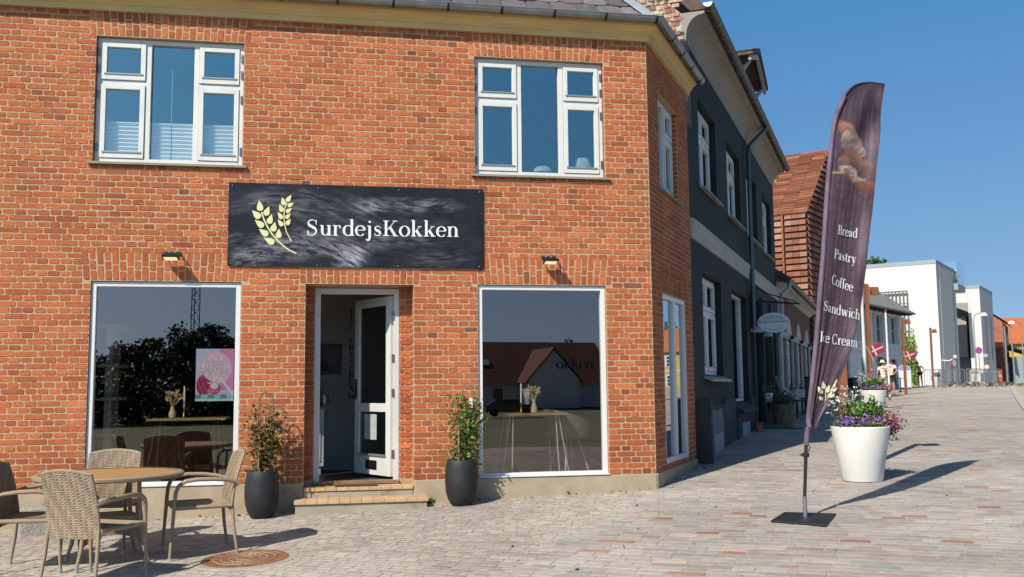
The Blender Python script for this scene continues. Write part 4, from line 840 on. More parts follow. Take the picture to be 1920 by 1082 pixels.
sanstext('Birgitte Lüdemann', .078, lambda x, y: (-.0135, cy-x, cz+.0+y), 'lettering', INB, pl)
sanstext('Aut. klinisk tandtekniker', .036, lambda x, y: (-.0135, cy-x, cz-.150+y+1.0*x*x), 'lettering', INK, pl)

# ================================================================== RED PLASTER HOUSE
rh = thing('plastered_house', 'low russet plastered house with arched white windows beside the townhouse', 'building')
RED = mat('russet_plaster', (.15, .058, .038), .9, var=.15, scale=2, bump=.15); WHS = mat('whitewash', (.42, .45, .47), .8, var=.08, scale=3, dirt=((.25, .27, .28), .66, 3))
r0, r1_ = DL+.02, 22.6
AW = [(13.35, 14.85), (16.5, 18.0), (19.6, 21.1)]
HL = [(a, b, 1.19, 3.03) for a, b in AW]
mb = MB(TDK); cells(mb, r0, r1_, 1.12, 3.75, [(a, b, 1.19, 2.45) for a, b in AW], 0, .3); mb.build('wall', RED, rh)
m_ = MB(TDK); m_.box((r0, -.04, -.2), (r1_, .3, 1.12)); 
for a, b in AW: m_.box((a-.18, -.05, 1.12), (a+.0, .0, 2.45)); m_.box((b, -.05, 1.12), (b+.18, .0, 2.45))
m_.box((r0, -.045, 2.45), (r1_, -.001, 2.60)); m_.box((r0, -.06, .3), (r0+.5, -.0, 3.5)); m_.build('white_trim', WHS, rh)
for a, b in AW:
    c = (a+b)/2; r = (b-a)/2
    m_ = MB(TDK); o = [(c+(r+.1)*math.cos(R(t)), 2.45+.62*math.sin(R(t))) for t in range(0, 181, 12)]; m_.prism(o, -.03, -.002); f = m_.build('arched_window', WHS, rh)
    m_ = MB(TDK); o = [(c+(r-.12)*math.cos(R(t)), 2.50+.46*math.sin(R(t))) for t in range(0, 181, 12)]; m_.prism(o, -.036, -.031); m_.build('fanlight', mat('fan_grey', (.20, .22, .23), .4), f)
    casement(f, TDK, a+.02, b-.02, 1.20, 2.44, .05, GD, 'twosplit', name='casement_frame', hinges=False)
    m_ = MB(TDK); m_.box((a+.02, -.12, 1.07), (b-.02, -.041, 1.12)); m_.build('sill', DRK2, f)
    m_ = MB(TDK); m_.box((c-.05, -.16, 2.46), (c+.05, -.061, 2.56)); m_.build('shutter_catch', DKI, f)
MB().sweep([(-.05, 3.58), (.02, 3.58), (.04, 3.62), (.12, 3.70), (.24, 3.76), (.24, 3.80), (-.05, 3.82)], pth(r0, r1_+.1), [n2, n2], True).build('cornice', CRM, rh)
MB().sweep(gutprof(.30, 3.86, .065), pth(r0-.1, r1_+.2), [n2, n2], True).build('gutter', GUT2, rh, smooth=True)
m_ = MB(TDK); m_.tube([(r0+.25, -.30, 3.80), (r0+.25, -.29, 3.68), (r0+.12, -.14, 3.52), (r0+.1, -.10, 3.4), (r0+.1, -.10, 2.9)], .05, 8); m_.build('downpipe', mat('pipe_pale', (.35, .40, .42), .4, metal=.4), rh, smooth=True)
m_ = MB(TDK); m_.tube([(r1_-.1, -.10, 3.7), (r1_-.1, -.10, .5)], .045, 8); m_.build('downpipe', mat('pipe_dark', (.03, .03, .035), .4, metal=.4), rh, smooth=True)
m_ = MB(TDK); m_.prism([(-.28, 3.86), (-.28, 3.90), (3.6, 6.3), (3.6, 6.2)], r0, r1_+.15, 'x'); m_.build('roof', RFD, rh)
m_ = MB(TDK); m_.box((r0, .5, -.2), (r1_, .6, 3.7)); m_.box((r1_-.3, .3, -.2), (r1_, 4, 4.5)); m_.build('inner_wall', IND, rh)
m_ = MB(TDK)
for k in range(34): x = r0+.2+k*.33; m_.tube([(x, -.30, 3.915), (x, .3, 4.29)], .055, 6)
m_.build('eaves_tiles', RFD, rh)

# ================================================================== TILE CLAD GABLED BUILDING
AX = np.array([-math.sin(R(46)), math.cos(R(46))]); BX = np.array([math.cos(R(46)), math.sin(R(46))])
tb = thing('tile_clad_building', 'modern gabled building clad in overlapping terracotta tile slats', 'building', (0, 0, 0))
O3 = (13.08, 21.03); A0_ = R(136)
TC = lambda x, y, z: (O3[0]+x*AX[0]+y*BX[0], O3[1]+x*AX[1]+y*BX[1], z)    # x leftwards along the lit face, y back along the shaded side
TL = attrmat('terracotta', rough=.7, bump=.3, bscale=20, var=.15, vscale=3)
rr = np.random.default_rng(2); tc_ = [(.27, .105, .06), (.32, .13, .075), (.22, .085, .05), (.36, .20, .13), (.28, .115, .07), (.24, .075, .04)]
m_ = MB(TC); m_.box((.0, .0, 0), (9, 3.6, 7.4)); m_.prism([(0, 7.4), (3.6, 7.4), (3.6, 10.2), (3.2, 10.35)], .02, 9, 'x'); m_.build('core', mat('core_dark', (.05, .025, .02), .9), tb)
m_ = MB(TC); z = .4
while z < 7.3:
    for a, b in ((.02, .80), (.92, 2.6), (2.72, 4.4), (4.52, 6.2)):
        n = 3
        for j in range(n):
            x0, x1 = a+(b-a)*j/n, a+(b-a)*(j+1)/n; c = tuple(palette(1, tc_, [1]*6, rr, .12)[0]); m_.add([(x0, -.02, z+.21), (x1-.01, -.02, z+.21), (x1-.01, -.10, z), (x0, -.10, z), (x0, -.0, z+.21), (x1-.01, -.0, z+.21), (x1-.01, -.065, z-.0), (x0, -.065, z)], [(0, 1, 2, 3), (4, 7, 6, 5), (3, 2, 6, 7), (0, 3, 7, 4), (1, 5, 6, 2)], c)
    z += .236
m_.build('wall_tiles', TL, tb)
m_ = MB(TC); z = .4
while z < 7.3:
    for j in range(6):
        x0, x1 = .02+j*.6, .02+j*.6+.59; c = tuple(palette(1, tc_, [1]*6, rr, .12)[0]); m_.add([(-.02, x0, z+.21), (-.02, x1, z+.21), (-.10, x1, z), (-.10, x0, z), (0, x0, z+.21), (0, x1, z+.21), (-.065, x1, z), (-.065, x0, z)], [(0, 1, 2, 3), (4, 7, 6, 5), (3, 2, 6, 7), (0, 3, 7, 4), (1, 5, 6, 2)], c)
    z += .236
while z < 10.2:                                                # gable slats follow the slope of the roof
    f = (z-7.4)/3.0; a, b = 3.2*f, 3.62; k = max(1, int((b-a)/.6))
    for j in range(k):
        x0, x1 = a+(b-a)*j/k, a+(b-a)*(j+1)/k-.01; c = tuple(palette(1, tc_, [1]*6, rr, .12)[0]); m_.add([(-.02, x0, z+.21), (-.02, x1, z+.21), (-.10, x1, z), (-.10, x0, z), (0, x0, z+.21), (0, x1, z+.21), (-.065, x1, z), (-.065, x0, z)], [(0, 1, 2, 3), (4, 7, 6, 5), (3, 2, 6, 7), (0, 3, 7, 4), (1, 5, 6, 2)], c)
    z += .236
m_.build('gable_tiles', TL, tb)
m_ = MB(TC); n = 26
for k in range(n):
    f0, f1 = k/n, (k+1)/n; y0, z0_ = -.1+3.3*f0, 7.42+3.0*f0; y1, z1_ = -.1+3.3*f1, 7.42+3.0*f1; j = 0
    while j < 16:
        x0, x1 = -.06+j*.55, -.06+(j+1)*.55-.008; c = tuple(palette(1, tc_, [3, 2, 3, .6, 2, 3], rr, .15)[0])
        m_.add([(x0, y0, z0_+.05), (x1, y0, z0_+.05), (x1, y1+.04, z1_+.02), (x0, y1+.04, z1_+.02), (x0, y0+.02, z0_), (x1, y0+.02, z0_)], [(0, 1, 2, 3), (0, 4, 5, 1)], c); j += 1
m_.build('roof_tiles', TL, tb)
m_ = MB(TC)
for x in (.86, 2.66, 4.46): m_.box((x-.035, -.14, .3), (x+.035, -.01, 7.4))
m_.build('steel_post', mat('rust_strip', (.28, .10, .03), .6, var=.2), tb)

# ================================================================== WHITE TOWN HALL-LIKE HOUSE WITH SHUTTERS
wc = at(1689, 620, 60.0); WH = thing('white_house', 'pale two storey house with shuttered windows under a grey slate roof', 'building')
WA = R(43); _tw = FR(WA, wc[0], wc[1]); TW = lambda x, y, z: _tw(x*1.11, y*1.11, 1.2038+(z-1.2038)*1.11)         # x towards the far corner
WPL = mat('white_plaster', (.66, .68, .70), .85, var=.05, scale=1.5, dirt=((.5, .52, .54), .7, 2)); L0 = -17.0
hs = [(-2.0-k*2.75, -1.0-k*2.75, 3.35, 4.85) for k in range(6)]+[(-2.0-k*2.75, -1.05-k*2.75, .95 if k != 1 else .6, 2.55) for k in range(6)]
mb = MB(TW); cells(mb, L0, 0, .3, 5.35, hs, 0, .25); mb.add([(0, 0, .3), (0, 7, .3), (0, 7, 5.35), (0, 0, 5.35)], [(0, 1, 2, 3)]).add([(0, 0, 5.35), (0, 7, 5.35), (0, 3.5, 8.0)], [(0, 1, 2)]); mb.build('wall', WPL, WH)
m_ = MB(TW); m_.box((L0, -.06, 3.02), (.05, -.001, 3.12)); m_.box((L0, -.04, 2.72), (.04, -.001, 2.80)); m_.box((L0, -.07, .3), (.05, -.001, .95)); m_.build('string_course', WPL, WH)
m_ = MB(TW); m_.prism([(-.75, 5.02), (-.75, 5.12), (3.5, 8.05), (7.75, 5.12), (7.75, 5.02), (3.5, 7.9)], L0, .35, 'x'); m_.build('roof', mat('grey_slate', (.24, .24, .22), .85, var=.15, scale=3, bump=.2, stretch=(1, 1, 4)), WH)
m_ = MB(TW)
for k in range(21): m_.box((L0+.1+k*.84, -.68, 4.98), (L0+.2+k*.84, .0, 5.10))
m_.build('rafter_ends', mat('rafter', (.05, .045, .04), .8), WH)
m_ = MB(TW); m_.box((-4.0, 1.1, 6.0), (-3.4, 1.6, 7.3)); m_.build('chimney', mat('chimney_dark', (.06, .06, .06), .9), WH)
SHU = mat('shutter_paint', (.42, .48, .52), .7, var=.08)
for i, h in enumerate(hs):
    m_ = MB(TW); ringframe(m_, h[0], h[1], h[2], h[3], .06, .08, .14); m_.box((h[0]+.06, .09, (h[2]+h[3])/2-.02), (h[1]-.06, .13, (h[2]+h[3])/2+.02)); f = m_.build('window', SHU, WH)
    m_ = MB(TW); m_.add([(h[0]+.06, .11, h[2]+.06), (h[1]-.06, .11, h[2]+.06), (h[1]-.06, .11, h[3]-.06), (h[0]+.06, .11, h[3]-.06)], [(0, 1, 2, 3)]); m_.build('pane', mat('far_pane', (.03, .035, .04), .25), f)
    if i < 6:
        for a, b in ((h[0]-.55, h[0]-.02), (h[1]+.02, h[1]+.55)): m_ = MB(TW); m_.box((a, -.04, h[2]), (b, -.001, h[3])); m_.build('shutter', SHU, f)
m_ = MB(TW); m_.box((-4.75, -.02, .5), (-3.8, .15, 2.6)); m_.build('door', mat('door_brown', (.10, .08, .07), .7), WH)
for x in (-5.0, -3.5): m_ = MB(TW); m_.tube([(x, 0, 2.35), (x, -.35, 2.45)], .02, 5); m_.lathe([(.22, 0), (.16, .1), (.05, .16)], 12, (x, -.35, 2.33), True, True); m_.build('barn_lamp', DKI, WH, smooth=True)
m_ = MB(TW); rd = random.Random(3); x = -6.2
for k in range(9):                                             # dark script too small to read
    hgt = rd.choice((.22, .3, .36)); m_.box((x, -.05, 3.25+.0-.45), (x+.05, -.041, 3.25-.45+hgt)); m_.box((x+.03, -.05, 2.80+rd.random()*.1), (x+.16, -.041, 2.86+rd.random()*.1)); x += .19
m_.build('script_lettering', mat('script_dark', (.05, .06, .07), .7), WH)

# ================================================================== WHITE MODERN MUSEUM-LIKE BLOCKS
WM = mat('white_render', (.70, .70, .68), .8, var=.02, scale=.5); CAPM = mat('coping_zinc', (.36, .40, .40), .5, metal=.3, var=.1)
def blockT(O): return lambda x, y, z: (O[0]+x*AX[0]+y*BX[0], O[1]+x*AX[1]+y*BX[1], z)
Ow = (40.41, 53.52); T1 = blockT(Ow); mw = thing('white_block_building', 'large flat roofed white rendered block with dark slatted screen', 'building')
m_ = MB(T1); m_.box((0, 0, .5), (26, 8.3, 10.12)); m_.build('wall', WM, mw)
m_ = MB(T1); m_.box((-.03, -.03, 10.12), (26, 8.33, 10.42)); m_.build('coping', CAPM, mw)
m_ = MB(T1)
for k in range(13): x = 2.05+k*.27; m_.box((x, -.30, 1.0), (x+.07, -.20, 8.15))
m_.box((2.03, -.31, 8.1), (5.6, -.19, 8.2)); m_.box((2.03, -.32, 7.2), (5.6, -.20, 7.25)); m_.build('slat_screen', mat('slat_grey', (.16, .17, .17), .6), mw)
m_ = MB(T1); m_.box((-.02, 4.2, .9), (.05, 4.9, 2.6)); m_.build('entrance_slot', mat('slot_dark', (.05, .06, .07), .4), mw)
m_ = MB(T1)
m_.tube([(-.02, .25, 2.9), (-.5, .2, 2.85), (-.9, .2, 3.0)], .04, 6); m_.lathe([(.02, -.1), (.12, -.05), (.14, .05), (.08, .14), (.01, .17)], 12, (-.95, .2, 3.1), True, True); m_.build('wall_light', mat('opal', (.8, .8, .8), .4), mw, smooth=True)
O2 = (50.23, 62.04); T2 = blockT(O2); m2_ = thing('white_block_building', 'smaller white block behind the tall one, with a deep recess and louvred box', 'building')
m_ = MB(T2); m_.box((0, 0, .5), (.95, 7.8, 9.24)); m_.box((.96, 0, 8.05), (9, 7.8, 9.24)); m_.box((.96, 3.2, .5), (9, 7.8, 8.04)); m_.build('wall', WM, m2_)
m_ = MB(T2); m_.prism([(.96, 8.04), (.96, 7.25), (2.7, 8.04)], 0, 3.19); m_.build('sloped_soffit', mat('soffit_grey', (.35, .34, .32), .8), m2_)
m_ = MB(T2); m_.box((-.03, -.03, 9.24), (9, 7.83, 9.5)); m_.build('coping', CAPM, m2_)
m_ = MB(T2); m_.box((1.3, 1.0, 3.4), (2.9, 3.1, 6.9)); lb = m_.build('louvre_box', mat('louvre_pink', (.42, .36, .34), .7), m2_)
m_ = MB(T2)
for k in range(17): m_.box((1.22, 1.3, 3.5+k*.2), (1.29, 3.0, 3.6+k*.2))
m_.build('louvres', mat('louvre_dark', (.03, .03, .03), .6), lb)
m_ = MB(T2); m_.box((-.03, 2.6, .8), (-.001, 3.0, 7.2)); m_.box((-.03, 5.6, 3.2), (-.001, 6.1, 7.0)); m_.build('slit_window', mat('slit', (.10, .13, .15), .3), m2_)
# glass terrace box with a visitor
gx = thing('glass_balustrade', 'glazed lookout box standing above the white roofs', 'balustrade')
T3 = blockT((45.6, 58.4)); m_ = MB(T3); GB = glass('lookout_glass', (.70, .86, .88), .18)
m_.add([(0, 0, 9.2), (1.6, 0, 9.2), (1.6, 0, 11.0), (0, 0, 11.0)], [(0, 1, 2, 3)]).add([(0, 0, 9.2), (0, 3.6, 9.2), (0, 3.6, 11.0), (0, 0, 11.0)], [(0, 1, 2, 3)]); m_.build('pane', GB, gx)
m_ = MB(T3); m_.box((-.05, -.05, 8.7), (1.8, 3.6, 9.2)); m_.build('deck', CAPM, gx)

# ================================================================== FAR BRICK HOUSE AND YELLOW HOUSE
bo = at(1882, 640, 92); FA = R(50); TF = FR(FA, bo[0], bo[1]); fb = thing('far_brick_house', 'red brown brick house with tall window rows beyond the white blocks', 'building')
DBR = mat('shade_brick', (.17, .062, .045), .9, var=.25, scale=4, bump=.2); LBR = mat('lit_brick', (.40, .15, .09), .9, var=.2, scale=4)
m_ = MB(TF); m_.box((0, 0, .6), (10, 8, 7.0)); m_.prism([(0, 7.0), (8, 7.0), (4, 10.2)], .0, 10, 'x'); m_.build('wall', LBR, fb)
m_ = MB(TF); m_.box((.02, -.03, .6), (9.9, -.001, 6.95)); m_.box((-.03, .0, .6), (-.001, 4.2, 4.6)); m_.build('shade_facing', DBR, fb)  # shade painted on: street side and lower gable take a darker brick
m_ = MB(TF); m_.prism([(-.5, 6.85), (4, 10.35), (8.5, 6.85), (4, 10.2)], -.2, 10.3, 'x'); m_.build('roof', mat('tile_roof_brown', (.25, .10, .06), .9, var=.2, scale=6), fb)
for r_ in range(2):
    for k in range(7):
        m_ = MB(TF); m_.box((.9+k*1.25, -.06, (1.2, 4.2)[r_]), (1.5+k*1.25, -.031, (3.2, 6.1)[r_])); m_.build('window', mat('far_window', (.40, .42, .42), .5), fb)
m_ = MB(TF); m_.tube([(.1, -.12, 6.6), (.1, -.12, .8)], .07, 6); m_.build('downpipe', mat('pipe_pale', (.3, .3, .3), .4), fb)
# yellow house with orange tiles, running well out of the frame to the right
yo = at(1893, 640, 108); YA = R(-22); TY = FR(YA, yo[0], yo[1]); yh = thing('yellow_house', 'long yellow house with white windows and bright orange tiled roof', 'building')
YEL = mat('yellow_plaster', (.70, .43, .07), .85, var=.06, scale=2); ORT = mat('orange_tiles', (.52, .145, .045), .8, var=.18, scale=3, bump=.35, bscale=5, stretch=(1, 1, 3))
m_ = MB(TY); m_.box((-4, 0, .6), (38, 9, 5.6)); m_.build('wall', YEL, yh)
m_ = MB(TY); m_.prism([(-.4, 5.5), (-.4, 5.65), (4.5, 8.7), (9.4, 5.65), (9.4, 5.5)], -4.2, 38.2, 'x'); m_.build('roof', ORT, yh)
m_ = MB(TY); m_.box((-4, -.05, 3.0), (38, -.001, 3.2)); m_.build('white_band', WPL, yh)
for k in range(12):
    for zz in (1.1, 3.6):
        m_ = MB(TY); x = 1.6+k*2.9; m_.box((x, -.06, zz), (x+1.5, -.001, zz+1.55)); f = m_.build('window', WPL, yh)
        m_ = MB(TY)
        for i in range(2):
            for j in range(3): m_.box((x+.22+i*.6, -.07, zz+.14+j*.45), (x+.62+i*.6, -.061, zz+.48+j*.45))
        m_.build('panes', mat('far_pane', (.03, .035, .04), .25), f)

# ================================================================== WICKER FURNITURE
def weave(mb, surf, nu, nv, hu, hv, amp, base, dark, thick=True):
    """woven panel: surf(u,v)->(p,n); nu stakes across, nv strands up"""
    su, sv = nu*3, nv*3; vs = []; cs = []
    for j in range(sv+1):
        for i in range(su+1):
            u, v = i/su, j/sv; p, n = surf(u, v); r = int(v*nv-1e-6); ph = (u*nu+(.5 if r % 2 else 0)) % 1.0
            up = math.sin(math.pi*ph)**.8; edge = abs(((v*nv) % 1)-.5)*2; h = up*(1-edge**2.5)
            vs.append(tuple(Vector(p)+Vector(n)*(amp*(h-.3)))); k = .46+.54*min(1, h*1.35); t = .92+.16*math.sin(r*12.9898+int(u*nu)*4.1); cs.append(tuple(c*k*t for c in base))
    n0 = len(mb.v); mb.add(vs, [], (1, 1, 1)); mb.c[-len(cs):] = cs
    W = su+1
    for j in range(sv):
        for i in range(su): a = n0+j*W+i; mb.f.append((a, a+1, a+W+1, a+W))
WKB = (.37, .275, .185)
WKM = attrmat('wicker', rough=.6, bump=.15, bscale=200, var=.12, vscale=30, spec=.35)
def wrapmat():
    m, nt, b = newmat('wicker_wrap'); N = nt.nodes; L = nt.links
    tc = N.new('ShaderNodeTexCoord'); wv = N.new('ShaderNodeTexWave'); wv.bands_direction = 'DIAGONAL'; wv.inputs['Scale'].default_value = 42; wv.inputs['Distortion'].default_value = .4; L.new(tc.outputs['Object'], wv.inputs[0])
    rp = N.new('ShaderNodeValToRGB'); rp.color_ramp.elements[0].color = (.16, .115, .075, 1); rp.color_ramp.elements[1].color = (.37, .275, .185, 1); rp.color_ramp.elements[0].position = .05; rp.color_ramp.elements[1].position = .45
    L.new(wv.outputs['Fac'], rp.inputs[0]); L.new(rp.outputs[0], b.inputs['Base Color']); b.inputs['Roughness'].default_value = .6
    bp = N.new('ShaderNodeBump'); bp.inputs['Strength'].default_value = .7; bp.inputs['Distance'].default_value = .004; L.new(wv.outputs['Fac'], bp.inputs['Height']); L.new(bp.outputs[0], b.inputs['Normal']); return m
WRP = wrapmat(); TIP = mat('foot_tip', (.42, .44, .45), .4, metal=.5)
def make_chair(label, loc, rz):
    t = thing('wicker_chair', label, 'chair', loc, rz, 'wicker chairs round the cafe table')
    # local: the seat faces +x
    m_ = MB(); hw = .235
    def back(side):
        def f(u, v):
            y = (u-.5)*2*hw*(1-.03*v); x = -.235-.105*v-.035*math.cos((u-.5)*math.pi)+.02*math.sin(v*3); z = .355+.485*v+.03*v*math.cos((u-.5)*math.pi)
            return (x+side*.011, y, z), (side, 0, .15*side)
        return f
    weave(m_, back(1), 11, 40, 0, 0, .006, WKB, .3); weave(m_, back(-1), 11, 40, 0, 0, -.006*-1, WKB, .3); m_.build('backrest', WKM, t)
    m_ = MB(); rim = []
    for i in range(13): p, _ = back(0)(i/12, 1.0); rim.append(p)
    L_ = [back(0)(0, v)[0] for v in np.linspace(0, 1, 7)]; R_ = [back(0)(1, v)[0] for v in np.linspace(1, 0, 7)]
    m_.tube(L_+rim[1:-1]+R_, .0125, 6); m_.build('back_rim', WRP, t, smooth=True)
    m_ = MB()
    def seat(u, v): return (.225-.47*v, (u-.5)*(.50-.03*v), .425+.012*math.cos((u-.5)*math.pi)*0-.010*math.sin(v*math.pi)), (0, 0, 1)
    weave(m_, seat, 13, 30, 0, 0, .005, WKB, .3); m_.add([(.225, -.25, .40), (.225, .25, .40), (-.245, .235, .40), (-.245, -.235, .40)], [(0, 3, 2, 1)], tuple(c*.5 for c in WKB)); m_.build('seat', WKM, t)
    m_ = MB(); m_.tube([(.228, -.255, .413), (.228, .255, .413)], .019, 8); m_.tube([(-.24, -.245, .413), (.228, -.255, .413)], .018, 8); m_.tube([(-.24, .245, .413), (.228, .255, .413)], .018, 8); m_.build('seat_frame', WRP, t, smooth=True)
    for s in (-1, 1):
        m_ = MB(); m_.tube([(-.285, s*.232, .605), (-.20, s*.262, .632), (-.08, s*.283, .648), (.06, s*.288, .652), (.15, s*.284, .640), (.205, s*.276, .605), (.228, s*.268, .545), (.236, s*.262, .46), (.245, s*.262, .30), (.262, s*.266, .035)], [.013, .016, .0185, .019, .0185, .018, .017, .0165, .0155, .0125], 10); m_.build('arm_and_front_leg', WRP, t, smooth=True)
        m_ = MB(); m_.tube([(-.245, s*.232, .42), (-.262, s*.240, .22), (-.290, s*.25, .035)], [.017, .0155, .0125], 10); m_.build('rear_leg', WRP, t, smooth=True)
        m_ = MB(); m_.tube([(.262, s*.266, .04), (.265, s*.267, 0.0)], .0135, 10); m_.build('foot_tip', TIP, t); m_ = MB(); m_.tube([(-.290, s*.25, .04), (-.294, s*.251, 0.0)], .0135, 10); m_.build('foot_tip', TIP, t)
    return t
def put(cx, cy, ang): return (cx, cy, float(gz(cx, cy))+.004), ang
ch0 = make_chair('wicker armchair right of the round table, seen side on beside the black planter', *put(-4.90, -2.03, math.atan2(-.135, -.475)))
for lab, (cx, cy, ang) in (('wicker armchair in front of the table with its woven back to the camera', (-5.54, -2.93, R(62))),
                           ('wicker armchair behind the table, below the left shop window', (-5.79, -1.60, R(-94))),
                           ('shaded wicker armchair cut off at the left edge, facing the table', (-6.15, -2.24, R(-2)))):
    c = copytree(ch0); c.location, _a = put(cx, cy, ang); c.rotation_euler = (0, 0, ang); c['label'] = lab
tx, ty = -5.61, -2.20
tb_ = thing('cafe_table', 'round cafe table with woven rim and orange brown slatted top', 'table', (tx, ty, float(gz(tx, ty))-.006), R(22))
m_ = MB(); m_.lathe([(.40, .712), (.585, .712), (.60, .722), (.602, .742), (.590, .752), (.548, .753)], 64, (0, 0, 0), True, False); rm = m_.build('table_rim', WRP, tb_, smooth=True)
m_ = MB(); m_.lathe([(.0, .7405), (.55, .7405), (.55, .7485), (.0, .7486)], 64, (0, 0, 0), False, False)
def slatmat():
    m, nt, b = newmat('table_slats'); N = nt.nodes; L = nt.links; tc = N.new('ShaderNodeTexCoord')
    wv = N.new('ShaderNodeTexWave'); wv.wave_profile = 'SAW'; wv.bands_direction = 'Y'; wv.inputs['Scale'].default_value = 5.2; L.new(tc.outputs['Object'], wv.inputs[0])
    r1 = N.new('ShaderNodeValToRGB'); r1.color_ramp.elements[0].position = 0; r1.color_ramp.elements[0].color = (.09, .045, .015, 1); r1.color_ramp.elements[1].position = .05; r1.color_ramp.elements[1].color = (.38, .20, .07, 1); L.new(wv.outputs['Fac'], r1.inputs[0])
    mp = N.new('ShaderNodeMapping'); mp.inputs['Scale'].default_value = (2, 26, 26); nz = N.new('ShaderNodeTexNoise'); nz.inputs['Scale'].default_value = 3; nz.inputs['Detail'].default_value = 5; L.new(tc.outputs['Object'], mp.inputs[0]); L.new(mp.outputs[0], nz.inputs['Vector'])
    r2 = N.new('ShaderNodeMapRange'); r2.inputs[3].default_value = .75; r2.inputs[4].default_value = 1.25; L.new(nz.outputs['Fac'], r2.inputs[0]); mx = N.new('ShaderNodeMixRGB'); mx.blend_type = 'MULTIPLY'; mx.inputs[0].default_value = 1; L.new(r1.outputs[0], mx.inputs[1]); L.new(r2.outputs[0], mx.inputs[2])
    L.new(mx.outputs[0], b.inputs['Base Color']); b.inputs['Roughness'].default_value = .5; return m
m_.build('table_top', slatmat(), tb_)
hw = .245
for a in (-1, 1):
    for b in (-1, 1):
        m_ = MB(); m_.tube([(a*.20, b*.20, .715), (a*.21, b*.21, .45), (a*hw, b*hw, .15), (a*(hw+.03), b*(hw+.03), .035)], [.017, .018, .018, .013], 8); m_.build('leg', WRP, tb_, smooth=True)
        m_ = MB(); m_.tube([(a*(hw+.029), b*(hw+.029), .04), (a*(hw+.032), b*(hw+.032), 0)], .0145, 8); m_.build('foot_tip', TIP, tb_)
for k in range(4):
    ca, sa = [(1, 0), (0, 1), (-1, 0), (0, -1)][k]; m_ = MB()
    def sk(u, v):
        w = (u-.5)*2; top = .40; bot = .15+.11*(1-w*w)**.6 if abs(w) < 1 else .15; z = bot+(top-bot)*v; d = .212+(.40-z)*.12; q = d*w
        return (ca*d-sa*q, sa*d+ca*q, z), (ca, sa, 0)
    weave(m_, sk, 13, 14, 0, 0, .006, WKB, .3); m_.build('woven_skirt', WKM, tb_)
m_ = MB(); m_.box((-.21, -.21, .395), (.21, .21, .405)); m_.build('lower_shelf', WRP, tb_)

# ================================================================== BLACK POTS WITH CLIMBERS
PB = mat('pot_black', (.020, .021, .024), .62, var=.25, scale=7, bump=.08, bscale=40, spec=.4, dirt=((.10, .095, .085), .66, 16))
def blackpot(x, y, lab1, lab2, cols, w, n, seed, lean, hgt, hoops):
    z0 = float(gz(x, y))+.002; t = thing('planter', lab1, 'planter', (x, y, z0), 0, 'black planters beside the door')
    prof = [(.10, 0), (.118, .012), (.150, .07), (.172, .15), (.180, .24), (.178, .33), (.166, .43), (.157, .485), (.152, .492), (.142, .490), (.140, .45)]
    MB().lathe(prof, 40).build('pot', PB, t, smooth=True); MB().lathe([(0, .455), (.142, .45)], 20, capb=False).build('soil', mat('soil', (.035, .022, .014), 1, var=.4, scale=40, bump=.8), t)
    p = thing('climbing_plant', lab2, 'plant', (x, y, z0), 0, 'plants in the black planters'); rr = np.random.default_rng(seed); rd = random.Random(seed); m_ = MB(); tips = []
    for k in range(13):
        a = rd.uniform(0, 6.28); r = rd.uniform(.01, .08); pts = [(r*math.cos(a), r*math.sin(a), .44)]; rr_ = rd.uniform(.07, .17); hh = rd.uniform(.75, 1.0)*hgt
        for i in range(1, 6): f = i/5; q = a+f*rd.uniform(-.8, .8); pts.append((lean*f*.5+rr_*min(1, f*1.5)*math.cos(q)*.8, rr_*.6*f*math.sin(q), .44+hh*f-(.12*f*f if k % 3 else 0)))
        m_.tube(pts, [.005, .0045, .004, .0035, .003, .002], 5); tips += pts
    m_.build('stems', mat('stem_brown', (.16, .08, .04), .8, var=.3), p)
    m_ = MB(); m_.tube([(-.035, -.05, .44), (-.03, -.05, .44+hgt*.62)], .010, 6); m_.build('stake', mat('bamboo', (.42, .24, .10), .7, var=.15, scale=20), p)
    for (hx, hz, hr) in hoops:
        m_ = MB(); m_.tube([(hx-hr, 0, .44)]+[(hx-hr*math.cos(u), .02*math.sin(u), hz-hr*.0+hr*1.2*math.sin(u)) for u in np.linspace(0, math.pi, 12)]+[(hx+hr, 0, .44)], .0045, 5); m_.build('wire_hoop', mat('rusty_wire', (.20, .12, .09), .7, metal=.3), p)
    f = rr.random(n); P = np.zeros((n, 3)); T_ = np.array(tips); ix = rr.integers(0, len(T_), n); P = T_[ix]+rr.normal(0, 1, (n, 3))*np.array([.055, .045, .06]); P[:, 2] = np.clip(P[:, 2], .42, .45+hgt)
    joinmesh('foliage', [leaves(P, .048, rr, cols, w, .48, .1, .28)], LEAF, p); return p
p1 = blackpot(-4.485, -.30, 'tall black planter left of the doorstep holding a yellowing climber', 'thin climbing plant with yellow and olive autumn leaves left of the door', [(.20, .15, .035), (.13, .12, .03), (.28, .17, .05), (.22, .09, .035), (.07, .08, .02)], [4, 4, 2, 1.5, 2], 1500, 12, .02, .72, [(.02, 1.26, .05), (.03, 1.22, .075), (.16, 1.08, .07)])
p2 = blackpot(-2.35, -.30, 'tall black planter right of the doorstep holding a greener climber', 'leafy green climbing plant with a white tag right of the door', [(.07, .15, .025), (.10, .20, .03), (.15, .17, .04), (.20, .10, .04), (.24, .20, .06)], [5, 4, 2, 1, 1], 2100, 15, .10, .74, [(.08, 1.26, .055)])
m_ = MB(); m_.box((.09, -.03, 1.06), (.125, -.028, 1.17)); m_.build('plant_tag', mat('tag_white', (.8, .8, .8), .5), p2)
